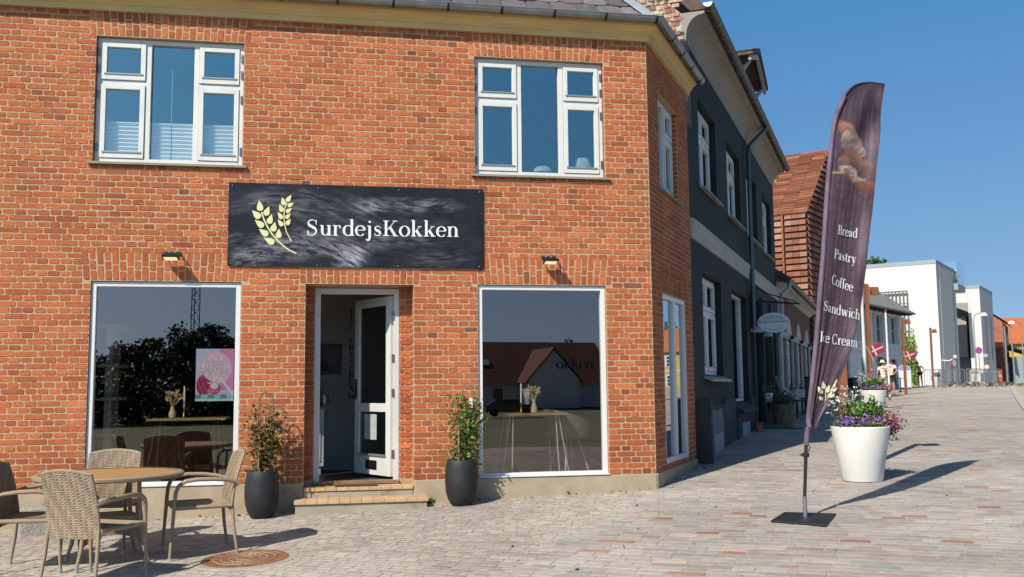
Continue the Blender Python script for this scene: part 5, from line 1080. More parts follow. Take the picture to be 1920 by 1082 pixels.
# granite block, manhole, weeds
m_ = MB(); m_.box((-.16, -.13, -.05), (.16, .13, .27)); gb_ = m_.build('granite_block', mat('granite', (.36, .33, .29), .85, var=.35, scale=60, bump=.7, bscale=25, detail=6), None, bevel=.025, bseg=3); gb_.location = (-6.66, -.42, float(gz(-6.66, -.42))); gb_.rotation_euler = (0, 0, R(12)); tag(gb_, 'rough grey granite block standing against the wall behind the chairs', 'stone')
mh = thing('manhole_cover', 'rusty round cast iron manhole cover set in the paving', 'manhole cover', (-4.46, -2.47, float(gz(-4.46, -2.47))))
def rustmat():
    m, nt, b = newmat('rusty_iron'); N = nt.nodes; L = nt.links; tc = N.new('ShaderNodeTexCoord')
    nz = N.new('ShaderNodeTexNoise'); nz.inputs['Scale'].default_value = 9; nz.inputs['Detail'].default_value = 6; L.new(tc.outputs['Object'], nz.inputs['Vector'])
    rp = N.new('ShaderNodeValToRGB'); rp.color_ramp.elements[0].color = (.13, .055, .03, 1); rp.color_ramp.elements[1].color = (.27, .12, .06, 1); rp.color_ramp.elements[0].position = .35; rp.color_ramp.elements[1].position = .65; L.new(nz.outputs['Fac'], rp.inputs[0])
    L.new(rp.outputs[0], b.inputs['Base Color']); b.inputs['Roughness'].default_value = .7; return m
RU = rustmat(); sx_, sy_ = .027, .023; T = lambda x, y, z: (x, y, z+x*sx_+y*sy_)
m_ = MB(T); m_.lathe([(.36, .006), (.355, .009), (.31, .009), (.305, .005), (0, .005)], 48, capb=False)
m_.build('iron_lid', RU, mh)
m_ = MB(T)
for k in range(12): a = 2*math.pi*k/12; m_.add([(.27*math.cos(a)-.004*math.sin(a), .27*math.sin(a)+.004*math.cos(a), .0095), (.27*math.cos(a)+.004*math.sin(a), .27*math.sin(a)-.004*math.cos(a), .0095), (.03*math.cos(a)+.004*math.sin(a), .03*math.sin(a)-.004*math.cos(a), .0095), (.03*math.cos(a)-.004*math.sin(a), .03*math.sin(a)+.004*math.cos(a), .0095)], [(0, 1, 2, 3)])
for r in (.07, .13, .19, .25): m_.lathe([(r-.006, .005), (r-.004, .009), (r+.004, .009), (r+.006, .005)], 40, capb=False)
m_.build('ribs', mat('rib_worn', (.40, .26, .17), .6), mh)
m_ = MB(T); m_.lathe([(.44, -.02), (.43, .004), (.36, .004), (.36, -.02)], 40, capb=False); m_.build('concrete_ring', GRIT, mh)
rr = np.random.default_rng(40)
for i, (px, py, n, sp, lab) in enumerate(((1063, 924, 26, .045, 'small green weed at the foot of the wall under the right window'), (790, 943, 60, .09, 'scruffy yellow green weed at the right end of the lower doorstep'))):
    x, y, z = onground(px, py+3); P = rr.normal(0, 1, (n, 3))*np.array([sp, .02, .018])+np.array([0, 0, .02]); P[:, 2] = abs(P[:, 2])
    o = joinmesh('weed', [leaves(P, .05, rr, [(.10, .20, .03), (.20, .24, .05), (.28, .18, .08)], [4, 2, 1], .45, .7)], LEAF); o.location = (x, y-.01, z+.004); tag(o, lab, 'weed')

# ================================================================== FEATHER FLAG
FY = -2.45
FL = [(1516, 800, 1531, 803), (1518, 770, 1549, 766), (1521, 730, 1568, 727), (1525, 690, 1585, 690), (1529, 640, 1603, 640), (1533, 590, 1614, 590), (1537, 540, 1621, 540), (1542, 490, 1627, 492), (1546, 440, 1632, 440), (1550, 390, 1638, 392), (1554, 340, 1643, 342), (1559, 290, 1648, 292), (1566, 240, 1653, 246), (1575, 207, 1656, 212), (1588, 177, 1659, 185), (1602, 161, 1660, 170), (1618, 154, 1660.5, 162), (1636, 152.5, 1661, 158)]
def flerp(t):
    x = t*(len(FL)-1); i = min(int(x), len(FL)-2); f = x-i
    P = [np.array(FL[max(0, min(len(FL)-1, i+k))], float) for k in (-1, 0, 1, 2)]
    return .5*((2*P[1])+(-P[0]+P[2])*f+(2*P[0]-5*P[1]+4*P[2]-P[3])*f*f+(-P[0]+3*P[1]-3*P[2]+P[3])*f**3)
def wr(px, py):
    lowf = max(0., min(1., (py-560)/240)); topf = max(0., min(1., (330-py)/170))
    ang = math.atan2(px-1512, 830-py); a2 = math.atan2(px-1668, 150-py+1e-6)
    return .030*lowf*math.sin(ang*70+.6)*max(.12, min(1., (.30-ang)/.12))+.022*topf*math.sin((px*.8+py*.5)/9.0)+.014*math.sin((px-1500+(py-500)*.18)/11.0)+.03*math.sin((px-1540)/60)
def fpt(px, py, d=0.0):
    y = FY+wr(px, py)-d; p = ay(px, py, FY); q = ay(px, py, FY); return (q[0], y, q[2])
ff = thing('feather_flag', 'tall plum coloured feather flag with white menu words, leaning in the wind', 'banner', (.63, -2.43, float(gz(.63, -2.43))+.004))
def fo(p): return (p[0]-.63, p[1]+2.43, p[2]-float(gz(.63, -2.43))-.004)
rn = np.random.default_rng(77); NU, NV = 46, 230; vs = []; cs = []
def ell(px, py, cx, cy, rx, ry, ang):
    c, s = math.cos(R(ang)), math.sin(R(ang)); dx, dy = px-cx, py-cy; u = (dx*c+dy*s)/rx; v = (-dx*s+dy*c)/ry; d = u*u+v*v
    return max(0., min(1., (1.15-d)/.3)), u, v
def fcolor(px, py, u, t):
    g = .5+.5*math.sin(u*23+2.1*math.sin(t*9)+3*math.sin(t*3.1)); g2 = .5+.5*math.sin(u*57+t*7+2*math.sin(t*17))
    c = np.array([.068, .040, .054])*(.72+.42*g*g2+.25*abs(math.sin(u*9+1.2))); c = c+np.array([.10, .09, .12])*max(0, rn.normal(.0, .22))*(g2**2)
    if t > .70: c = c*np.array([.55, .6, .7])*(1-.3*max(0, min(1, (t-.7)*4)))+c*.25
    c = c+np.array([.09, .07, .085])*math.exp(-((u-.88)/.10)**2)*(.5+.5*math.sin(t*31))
    def put_(c, a, col, k=1): return c*(1-a*k)+np.array(col)*a*k
    for (cx, cy, rx, ry, an, colr, tx_) in (
        (1579, 232, 12, 9, 30, (.30, .11, .09), 0), (1590, 243, 18, 12, 40, (.42, .19, .16), 1), (1606, 262, 22, 11, 48, (.42, .20, .17), 2),
        (1597, 268, 22, 19, 60, (.38, .29, .27), 3), (1613, 281, 16, 12, 30, (.42, .32, .29), 3), (1588, 254, 8, 9, 10, (.45, .36, .33), 3),
        (1603, 296, 24, 14, 36, (.34, .16, .12), 4), (1625, 312, 15, 13, 30, (.31, .18, .15), 4), (1583, 303, 12, 10, 20, (.33, .17, .13), 4),
        (1592, 318, 19, 8, 15, (.55, .48, .46), 3), (1600, 326, 14, 10, 60, (.50, .42, .41), 3), (1592, 325, 14, 6, 55, (.42, .17, .14), 0), (1618, 339, 15, 7, 15, (.55, .42, .27), 5), (1629, 349, 26, 11, 8, (.28, .10, .09), 0), (1576, 324, 18, 1.6, 5, (.50, .36, .20), 0), (1600, 329, 16, 1.6, 20, (.50, .36, .20), 0)):
        a, uu, vv = ell(px, py, cx, cy, rx, ry, an)
        if a > 0:
            k = .78+.30*(-vv)+(.18*math.sin(uu*9+vv*3) if tx_ == 3 else 0)+(.25*math.sin(vv*8) if tx_ == 2 else 0)+(.3*math.sin(uu*14+vv*11)*math.sin(uu*9-vv*13) if tx_ == 5 else 0)+rn.normal(0, .05)
            c = put_(c, a, [max(.02, q*k*.62) for q in colr], .92)
    return tuple(np.clip(c, .01, .9))
for j in range(NV+1):
    t = j/NV; L4 = flerp(t)
    for i in range(NU+1):
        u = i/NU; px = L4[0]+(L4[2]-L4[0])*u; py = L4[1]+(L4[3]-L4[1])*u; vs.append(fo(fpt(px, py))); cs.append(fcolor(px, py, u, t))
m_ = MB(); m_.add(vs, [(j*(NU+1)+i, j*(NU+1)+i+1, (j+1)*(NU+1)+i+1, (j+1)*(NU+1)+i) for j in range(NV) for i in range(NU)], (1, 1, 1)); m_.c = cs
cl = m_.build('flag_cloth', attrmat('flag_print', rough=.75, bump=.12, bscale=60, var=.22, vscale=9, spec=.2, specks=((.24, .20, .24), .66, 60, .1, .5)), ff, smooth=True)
lp = [fpt(*flerp(t)[:2]) for t in np.linspace(0, .82, 40)]; tp = [fpt(*flerp(t)[:2]) for t in np.linspace(.82, 1, 20)]
low = [ay(1511.5, 835, FY), ay(1513, 818, FY), ay(1514.5, 805, FY)]
m_ = MB(); m_.tube([fo(p) for p in low]+[fo(p) for p in lp], .024, 8); m_.build('pole_sleeve', mat('sleeve_plum', (.15, .10, .15), .7, var=.35, scale=14, stretch=(1, 1, .3), bump=.3, bscale=30), ff, smooth=True)
m_ = MB(); m_.tube([fo(p) for p in tp]+[fo(fpt(1660, 157))], .010, 6); m_.build('top_sleeve', mat('sleeve_dark', (.05, .035, .055), .7), ff, smooth=True)
FW = mat('flag_white', (.66, .66, .70), .7, var=.04)
for txt, x0, y0, x1, y1, s_ in (('Bread', 1570, 439, 1610, 445.5, 21), ('Pastry', 1563, 484, 1607, 494, 21.5), ('Coffee', 1559, 532, 1600, 547, 21.5), ('Sandwich', 1542, 582, 1613, 600, 22), ('Ice Cream', 1535, 640, 1609, 652, 22.5)):
    w_ = textw(txt, s_, .02); k0 = (x1-x0)/w_
    letters(txt, s_, lambda x, y, k: fo(fpt(x0+x*k0+y*.09, y0+(y1-y0)*x/w_-y*1.18, .009+k*.00004)), 1.08, .02, 1.0, 5).build('lettering', FW, ff)
m_ = MB(); GR = []
def fg(bx, by, tx_, ty_, w):
    L_ = math.hypot(tx_-bx, ty_-by); an = math.atan2(ty_-by, tx_-bx); return [fo(fpt(x, y, .010)) for x, y in leafpoly((bx+tx_)/2, (by+ty_)/2, L_, w*L_, an)]
for g in ((1545.5, 729, 1541, 713, .6), (1541, 739, 1533, 724, .6), (1550, 736, 1556, 722, .55), (1543, 750, 1534, 742, .6), (1553, 745, 1561, 733, .5), (1558, 735, 1562, 724, .4), (1563, 727, 1567, 715, .4), (1566, 719, 1570, 710, .4), (1556, 744, 1566, 738, .35), (1562, 734, 1570, 726, .35)): m_.add(fg(*g), [tuple(range(20))])
m_.build('wheat_emblem', mat('flag_wheat', (.72, .68, .45), .7), ff)
m_ = MB()
for pts in ([(1548, 733), (1549, 743), (1547, 755)], [(1547, 752), (1556, 741), (1563, 728), (1569, 712)]):
    vv = []
    for i, p in enumerate(pts): vv += [fo(fpt(p[0]-.6, p[1], .0105)), fo(fpt(p[0]+.6, p[1], .0105))]
    m_.add(vv, [(2*i, 2*i+1, 2*i+3, 2*i+2) for i in range(len(pts)-1)])
m_.build('wheat_stems', mat('flag_wheat', (.72, .68, .45), .7), ff)
m_ = MB(); b0 = (0, 0, .012); m_.tube([b0, (.0, 0, .20)], [.022, .021], 12); m_.build('spigot', mat('spigot_steel', (.55, .56, .58), .3, metal=.9), ff, smooth=True)
m_ = MB(); q0 = fo(ay(1511.5, 833, FY)); m_.tube([(0, 0, .19), tuple(Vector((0, 0, .19)).lerp(Vector(q0), .6)), q0], .0165, 12); m_.build('pole', mat('pole_black', (.02, .02, .022), .35), ff, smooth=True)
m_ = MB(); c_ = Vector((0, 0, .19)).lerp(Vector(q0), .80); m_.lathe([(.03, -.02), (.033, 0), (.03, .02)], 12, tuple(c_), True, True); m_.tube([tuple(c_), tuple(c_+Vector((-.06, 0, .0)))], .008, 6); m_.tube([tuple(c_+Vector((.02, -.01, .03))), tuple(c_+Vector((.035, -.02, .07))), tuple(c_+Vector((.02, -.01, .11)))], .006, 5); m_.build('clamp', mat('pole_black', (.02, .02, .022), .35), ff)
m_ = MB(lambda x, y, z: (x, y, z+x*.027+y*.023))
bp_ = [onground(*p) for p in ((1445, 981), (1549, 989), (1568, 967), (1471, 964))]; m_.prism([(p[0]-.63, p[1]+2.43) for p in bp_], .0, .014, 'z'); m_.build('base_plate', mat('plate_black', (.028, .028, .03), .5, metal=.3, var=.2, dirt=((.12, .11, .10), .70, 14)), ff, bevel=.002)

# ================================================================== WHITE FLOWER POTS
PWM = mat('pot_white', (.86, .845, .79), .42, var=.03, scale=3, dirt=((.55, .50, .42), .66, 4), bump=.03)
def whitepot(x, y, lab, seed, lod=1.0):
    z0 = float(gz(x, y)); t = thing('flower_pot', lab, 'flower pot', (x, y, z0), 0, 'white flower pots along the street'); rr = np.random.default_rng(seed); rd = random.Random(seed)
    MB().lathe([(.222, 0), (.232, .012), (.335, .615), (.338, .632), (.330, .640), (.318, .632), (.308, .57)], 56).build('pot', PWM, t, smooth=True)
    MB().lathe([(0, .60), (.31, .585)], 24, capb=False).build('soil', mat('soil', (.035, .022, .014), 1), t)
    G1 = [(.09, .19, .03), (.13, .26, .04), (.05, .11, .025)]; N = int(1500*lod); a = rr.random(N)*6.28; r = .30*rr.random(N)**.5
    P = np.stack([r*np.cos(a), r*np.sin(a), .61+.06*rr.random(N)], 1); parts = [leaves(P, .045, rr, [(.08, .13, .03), (.14, .13, .05), (.16, .08, .06), (.05, .08, .02)], [4, 2, 1, 2], .5, .6)]
    cx, cy = .05, .02; M_ = int(1600*lod); v = rr.normal(0, 1, (M_, 3))*np.array([.095, .09, .075])+np.array([cx, cy, .755]); v[:, 2] = np.clip(v[:, 2], .62, .98); parts.append(leaves(v, .06, rr, G1, [4, 3, 1], .42, .5))
    v = rr.normal(0, 1, (int(300*lod), 3))*np.array([.06, .05, .07])+np.array([.17, -.05, .78]); parts.append(leaves(v, .06, rr, G1, [4, 3, 1], .42, .5))
    v = rr.normal(0, 1, (int(260*lod), 3))*np.array([.09, .08, .10])+np.array([-.18, .05, .80]); parts.append(leaves(v, .035, rr, [(.05, .08, .04), (.09, .12, .06)], [1, 1], .3, .8))
    v = rr.normal(0, 1, (int(160*lod), 3))*np.array([.05, .05, .07])+np.array([.33, -.05, .60]); parts.append(leaves(v, .04, rr, [(.10, .10, .04), (.18, .10, .07)], [1, 1], .4, -.4)); joinmesh('foliage', parts, LEAF, t)
    PET = attrmat('petal', rough=.6, bump=0, var=.1, vscale=60, spec=.2); pp = []
    for (c, sp, n, s_, cols, w) in (((-.19, -.12, .69), (.080, .055, .028), 170, .028, [(.30, .13, .52), (.38, .20, .60), (.22, .09, .42)], [3, 2, 1]), ((-.02, -.18, .71), (.05, .04, .04), 120, .026, [(.36, .20, .58), (.45, .28, .62)], [1, 1]), ((.12, -.18, .72), (.04, .03, .03), 90, .026, [(.36, .20, .58), (.45, .28, .62)], [1, 1]),
                             ((.32, -.06, .71), (.075, .07, .042), 620, .028, [(.62, .20, .28), (.72, .36, .42), (.46, .12, .20)], [3, 2, 2]), ((.41, -.03, .625), (.055, .05, .04), 330, .026, [(.36, .15, .24), (.26, .09, .16), (.52, .26, .32)], [2, 2, 1])):
        v = rr.normal(0, 1, (int(n*lod), 3))*np.array(sp)+np.array(c); pp.append(leaves(v, s_, rr, cols, w, .8, .3))
    v = rr.normal(0, 1, (int(90*lod), 3))*np.array([.13, .09, .10])+np.array([-.17, .04, .95]); cl_ = np.repeat(v, 5, 0)+rr.normal(0, .007, (len(v)*5, 3)); pp.append(leaves(cl_, .022, rr, [(.75, .72, .70), (.70, .58, .55)], [3, 1], .8, .2)); joinmesh('blossoms', pp, PET, t)
    m_ = MB()
    for p in v[::2]: m_.tube([(-.10, .03, .62), (p[0]*.8-.02, p[1], .80), tuple(p)], [.003, .0025, .0015], 3)
    ms_ = MB()
    for k in range(9): a = rd.uniform(-.5, .4); ms_.tube([(.30, a*.2, .62), (.35+rd.random()*.04, a*.25, .55), (.34+rd.random()*.06, a*.3, .40+rd.random()*.1)], .003, 3)
    m_.build('stalks', mat('stalk', (.13, .11, .05), .8), t); ms_.build('trailing_stems', mat('stalk', (.13, .11, .05), .8), t); return t
whitepot(2.43, -.36, 'big white flower pot nearest the feather flag, with purple and pink blooms', 5)
whitepot(9.47, 11.12, 'second white flower pot further up the street behind the white pole', 8, .7)
whitepot(34.6, 45.6, 'distant white flower pot beside the last rusty lamp post', 9, .35)

# ================================================================== STREET FURNITURE
RUP = mat('corten', (.27, .095, .035), .8, var=.2, scale=3, bump=.15)
def lamp_post(s, c, lab, w=.05, H=3.75, flag=None):
    x, y, z = gnd(s, c); t = thing('street_lamp', lab, 'street lamp', (x, y, z), R(-8), 'rusty lamp posts along the street')
    m_ = MB(); m_.box((-w, -w, -.05), (w, w, H)); m_.build('post', RUP, t, bevel=.004)
    m_ = MB(); m_.tube([(w, 0, H-.20), (w+.10, 0, H-.20)], .016, 6); m_.build('arm', RUP, t)
    m_ = MB(); m_.add([(w+.09, -.10, H-.33), (w+.32, -.10, H-.33), (w+.32, .10, H-.33), (w+.09, .10, H-.33), (w+.10, -.08, H-.10), (w+.28, -.08, H-.10), (w+.28, .08, H-.10), (w+.10, .08, H-.10)], [(0, 3, 2, 1), (4, 5, 6, 7), (0, 1, 5, 4), (1, 2, 6, 5), (2, 3, 7, 6), (3, 0, 4, 7)]); m_.build('lamp_head', RUP, t); return t
lamp_post(1.40, 2.05, 'rusty lamp post hidden behind the feather flag and nearest white flower pot', .045, 3.85)
lamp_post(19.3, 1.85, 'rusty lamp post with box lamp just right of the feather flag', .052)
lamp_post(39.2, 2.85, 'rusty lamp post in front of the green climber on the slatted screen', .052)
lamp_post(55.1, 4.5, 'farthest rusty lamp post, in front of the white block', .055)
DRED = mat('flag_red', (.36, .018, .028), .8, var=.1); DWH = mat('flag_cross_white', (.58, .58, .58), .8)
def dk_flag(P, tilt, w, h, lab, az=R(-10)):
    t = thing('flag', lab, 'flag', tuple(P), az, 'small red and white flags on the lamp posts'); c, s = math.cos(tilt), math.sin(tilt)
    def T(x, y, z): return (x*c-z*s, y+.03*math.sin(x*14)+.01, x*s+z*c)
    def grid(x0, x1, z0, z1, dy, n=8):
        m = MB(T); vs = [(x0+(x1-x0)*i/n, dy, z) for i in range(n+1) for z in (z0, z1)]; m.add(vs, [(2*i, 2*i+1, 2*i+3, 2*i+2) for i in range(n)]); return m
    grid(0, w, 0, h, 0).build('cloth', DRED, t)
    for d in (-.004, .004):
        a = grid(0, w, h*.43, h*.57, d); b = grid(w*.32, w*.43, 0, h*.428, d); b2 = grid(w*.32, w*.43, h*.572, h, d); a.v += []; n = len(a.v); a.f += [tuple(n+i for i in f) for f in b.f]; a.v += b.v; n = len(a.v); a.f += [tuple(n+i for i in f) for f in b2.f]; a.v += b2.v; a.build('white_cross', DWH, t)
    m_ = MB(T); m_.tube([(-.005, 0, -.12), (-.005, 0, h+.06)], .008, 5); m_.build('stick', WHITE, t)
p = gnd(19.3, 1.85); dk_flag((p[0]+.06, p[1]-.07, 1.98), R(25), .42, .32, 'small red flag with white cross on the lamp post nearest the flag banner')
p = gnd(39.2, 2.85); dk_flag((p[0]+.07, p[1]-.08, 2.30), R(18), .50, .42, 'small red flag with white cross on the lamp post by the climber')
for i, (s, c, h, lab) in enumerate(((16.6, 1.80, 3.7, 'white flagpole directly right of the feather flag'), (30.05, 2.22, 3.62, 'white flagpole with a red top in front of the pale house'))):
    x, y, z = gnd(s, c); t = thing('flagpole', lab, 'flagpole', (x, y, z), 0, 'white flagpoles')
    m_ = MB(); m_.tube([(0, 0, .12), (0, 0, h-.12)], [.047, .040], 10); m_.build('pole', mat('pole_white', (.74, .73, .70), .45, var=.05), t, smooth=True)
    m_ = MB(); m_.tube([(0, 0, -.02), (0, 0, .13)], .052, 10); m_.build('socket', RUP, t); m_ = MB(); m_.tube([(0, 0, h-.12), (0, 0, h)], [.05, .045], 10); m_.build('top_knob', DRED, t)
# climbing plant on the screen
rr = np.random.default_rng(50); parts = []
u = rr.random(4200); zz = 1.0+4.3*rr.random(4200)**1.15; x = 1.75+2.6*u**1.4
msk = rr.random(4200) < np.clip(1.25-(zz-1)/4.6-.25*np.sin(x*4), .05, 1); P = np.stack([x, np.full(4200, -.38)+rr.normal(0, .10, 4200), zz], 1)[msk]
P = np.stack([Ow[0]+P[:, 0]*AX[0]+P[:, 1]*BX[0], Ow[1]+P[:, 0]*AX[1]+P[:, 1]*BX[1], P[:, 2]], 1)
tag(joinmesh('climbing_plant', [leaves(P, .17, rr, [(.22, .34, .03), (.30, .40, .04), (.14, .24, .03)], [3, 2, 2], .8, -.3)], LEAF), 'yellow green creeper climbing the slatted screen of the white block', 'plant')
# A-frame sign
x, y, z = gnd(49.6, 2.85); t = thing('a_frame_sign', 'white pavement sign with rounded blue top beside the pale house', 'sign', (x, y, z), R(-12))
m_ = MB(); m_.prism([(-.36, .12), (.36, .12), (.36, 1.15)]+[(.36*math.cos(R(a)), 1.15+.30*math.sin(R(a))) for a in range(15, 166, 15)]+[(-.36, 1.15)], -.03, .03); bd = m_.build('board', mat('board_white', (.70, .72, .75), .5), t)
m_ = MB(); m_.prism([(-.355, 1.12), (.355, 1.12)]+[(.352*math.cos(R(a)), 1.14+.29*math.sin(R(a))) for a in range(5, 176, 10)], -.036, -.031); m_.build('blue_header', mat('board_blue', (.22, .38, .62), .5), bd)
m_ = MB(); m_.tube([(-.38, .25, 0), (-.38, 0, 1.2)], .02, 5); m_.tube([(.38, .25, 0), (.38, 0, 1.2)], .02, 5); m_.box((-.38, -.04, 0), (-.34, .04, 1.0)); m_.box((.34, -.04, 0), (.38, .04, 1.0)); m_.build('stand', mat('stand_grey', (.25, .32, .42), .5), t)
m_ = MB()
for k in range(8): m_.box((-.05-.02*(k % 3), -.036, .35+k*.09), (.06+.02*(k % 2), -.031, .38+k*.09))
m_.build('printed_lines', mat('print_grey', (.4, .42, .45), .6), bd)
# crowd barriers
GAL = mat('galvanised', (.42, .44, .46), .45, metal=.6, var=.1)
def barrier(s0, c0, s1, c1, lab):
    a = gnd(s0, c0); b = gnd(s1, c1); L_ = math.dist(a[:2], b[:2]); t = thing('crowd_barrier', lab, 'barrier', a, math.atan2(b[1]-a[1], b[0]-a[0]), 'galvanised crowd barriers')
    m_ = MB(); m_.tube([(.04, 0, .16), (.04, 0, 1.05), (.10, 0, 1.12), (L_-.10, 0, 1.12), (L_-.04, 0, 1.05), (L_-.04, 0, .16), (.04, 0, .16)], .022, 6); m_.build('frame', GAL, t)
    m_ = MB(); n = int(L_/.14)
    for k in range(1, n): m_.tube([(.04+(L_-.08)*k/n, 0, .16), (.04+(L_-.08)*k/n, 0, 1.11)], .009, 4, colr=None)
    m_.build('bars', GAL, t); m_ = MB()
    for xx in (.3, L_-.3): m_.tube([(xx, -.32, .02), (xx, 0, .22), (xx, .32, .02)], .02, 5)
    m_.build('feet', GAL, t); return t
bl = [(51.0, 3.9, 52.6, 5.3), (57.0, 4.9, 58.2, 6.5), (58.5, 6.6, 60.5, 7.6), (60.8, 6.9, 63.5, 8.0), (64.0, 8.0, 66.8, 9.4), (52.9, 4.9, 55.2, 5.0)]
bn = ['crowd barrier beside the bare shouldered woman', 'crowd barrier right of the distant white flower pot', 'crowd barrier below the round red ringed sign', 'crowd barrier carrying the white site notice board', 'farthest crowd barrier, below the blue no stopping sign', 'crowd barrier between the woman and the last lamp post']
for b, n in zip(bl, bn): barrier(*b, n)
m_ = MB(); rd = random.Random(9)
x, y, z = gnd(62.2, 7.35); t = thing('notice_board', 'white notice board with red striped band fixed to a barrier', 'sign', (x, y, z), R(-20))
m_ = MB(); m_.box((-.33, -.04, .25), (.33, 0, 1.08)); m_.build('board', mat('board_plain', (.72, .72, .70), .6), t)
m_ = MB()
for k in range(7): m_.box((-.26+k*.078, -.046, .78), (-.21+k*.078, -.041, .98))
m_.build('red_stripes', DRED, t); m_ = MB(); m_.box((-.02, -.046, .42), (.02, -.041, .62)); m_.build('arrow_mark', mat('mark_dark', (.08, .08, .09), .6), t)
x, y, z = gnd(66.5, 8.3); t = thing('skip', 'dark blue container with a yellow end behind the barriers', 'container', (x, y, z), R(-15))
m_ = MB(); m_.prism([(-.40, .05), (.38, .05), (.48, .85), (-.5, .85)], -.1, .5); m_.build('body', mat('skip_blue', (.07, .10, .14), .6), t); m_ = MB(); m_.box((-.62, -.12, .08), (-.51, .45, .80)); m_.build('yellow_end', mat('skip_yellow', (.55, .48, .08), .6), t)
tag(joinmesh('roadside_stones', [(lambda q: leaves(q, .17, rr, [(.28, .25, .21), (.10, .12, .05), (.16, .09, .06)], [3, 2, 2], .9, .2))(np.array([gnd(52+rr.random()*14, 5.2+rr.random()*4.3) for _ in range(700)])+np.array([0, 0, .08]))], LEAF), 'low rubble and dry planting heaped under the far barriers', 'rubble')['kind'] = 'stuff'
bpy.data.objects['roadside_stones'].pop('category', None)
# traffic signs
def rsign(px, py, D, hgt_below, rad, lab, kind):
    P = at(px, py, D); z0 = float(gz(P[0], P[1])); t = thing('road_sign', lab, 'road sign', (P[0], P[1], z0), math.atan2(P[1]-CAM[1], P[0]-CAM[0])-math.pi/2+(R(62) if rad > .3 else 0)); h = P[2]-z0
    m_ = MB(); m_.tube([(0, .04, 0), (0, .04, h+rad+.05)], .035, 6); m_.build('post', GAL, t)
    def disc(r, y, m, n_, seg=28): q = MB(); q.prism([(r*math.cos(2*math.pi*i/seg), h+r*math.sin(2*math.pi*i/seg)) for i in range(seg)], y-.01, y); return q.build(n_, m, t)
    SR = mat('sign_red', (.55, .03, .04), .5); disc(rad, 0, SR, 'red_ring')
    if kind == 'nostop':
        disc(rad*.80, -.012, mat('sign_blue', (.06, .08, .42), .5), 'blue_face')
        for a in (45, -45): m_ = MB(lambda x, y, z: (x*math.cos(R(a))-z*math.sin(R(a)), y, h+x*math.sin(R(a))+z*math.cos(R(a)))); m_.box((-rad*.8, -.03 if a > 0 else -.034, -rad*.10), (rad*.8, -.024 if a > 0 else -.029, rad*.10)); m_.build('red_bar', SR, t)
        m_ = MB(); m_.box((.02+rad, -.02, h-rad*2.0), (.35+rad, 0, h-rad*1.1)); m_.build('plate', WHS, t)
    else: disc(rad*.74, -.012, mat('sign_plain', (.62, .64, .66), .5), 'white_face')
rsign(1835, 657, 75, 0, .26, 'round blue no stopping sign with red cross on a thin pole', 'nostop')
rsign(1789, 681, 68, 0, .34, 'round white sign with a red ring above the barriers', 'novehicle')
rsign(1850, 688, 74, 0, .22, 'small round red and white sign near the corner of the far white block', 'novehicle')
# bent street lights
for (px, py, D, lab, ht) in ((1832, 716, 76, 'tall bent street light in front of the white blocks', 5.6), (1921, 712, 84, 'bent street light against the orange roof at the right edge', 5.4)):
    P = at(px, py, D); z0 = float(gz(P[0], P[1])); t = thing('street_light', lab, 'street light', (P[0], P[1], z0), R(-8), 'bent grey street lights'); sgn = 1 if px < 1900 else -1
    m_ = MB(); m_.tube([(0, 0, 0), (0, 0, ht-.5), (.15*sgn, 0, ht-.1), (.5*sgn, 0, ht), (.85*sgn, 0, ht)], [.06, .045, .04, .035, .03], 8); m_.build('post', GAL, t)
    m_ = MB(); m_.lathe([(.30, -.22), (.29, -.1), (.2, .02), (.05, .06)], 14, (.85*sgn, 0, ht), True, True); m_.build('lamp_head', mat('opal', (.8, .8, .8), .4), t, smooth=True)
P = at(1903, 712, 80); z0 = float(gz(P[0], P[1])); t = thing('mast', 'slender grey pole in front of the red brown brick house', 'pole', (P[0], P[1], z0), 0); m_ = MB(); m_.tube([(0, 0, 0), (-.1, 0, 4.8)], [.08, .05], 8); m_.build('pole', GAL, t)
# orange delineator
x, y, z = onground(1878, 722); t = thing('delineator_post', 'leaning orange delineator post with a white band at the road edge', 'post', (x, y, z), 0)
OR = mat('fluo_orange', (.80, .11, .04), .5, var=.03); m_ = MB(lambda a, b, c: (a-c*.13, b, c)); m_.box((-.09, -.03, 0), (.09, .03, .98)); m_.build('body', OR, t); m_ = MB(lambda a, b, c: (a-c*.13, b, c)); m_.box((-.092, -.033, .55), (.092, .033, .70)); m_.build('white_band', WHS, t); m_ = MB(); m_.box((-.2, -.14, 0), (.2, .14, .06)); m_.build('base', mat('rubber', (.04, .04, .04), .8), t)
# small shed left of the yellow house
P = at(1905, 700, 96); z0 = float(gz(P[0], P[1])); t = thing('kiosk', 'small pale kiosk with a sloping dark roof before the yellow house', 'kiosk', (P[0], P[1], z0), R(-20))
m_ = MB(); m_.box((-.2, 0, 0), (2.4, 2, 2.6)); m_.build('wall', mat('kiosk_green', (.30, .38, .38), .6), t); m_ = MB(); m_.prism([(-.6, 3.6), (2.9, 2.4), (2.9, 2.55), (-.6, 3.75)], -.4, 2.4); m_.build('roof', mat('kiosk_roof', (.08, .08, .08), .7), t)
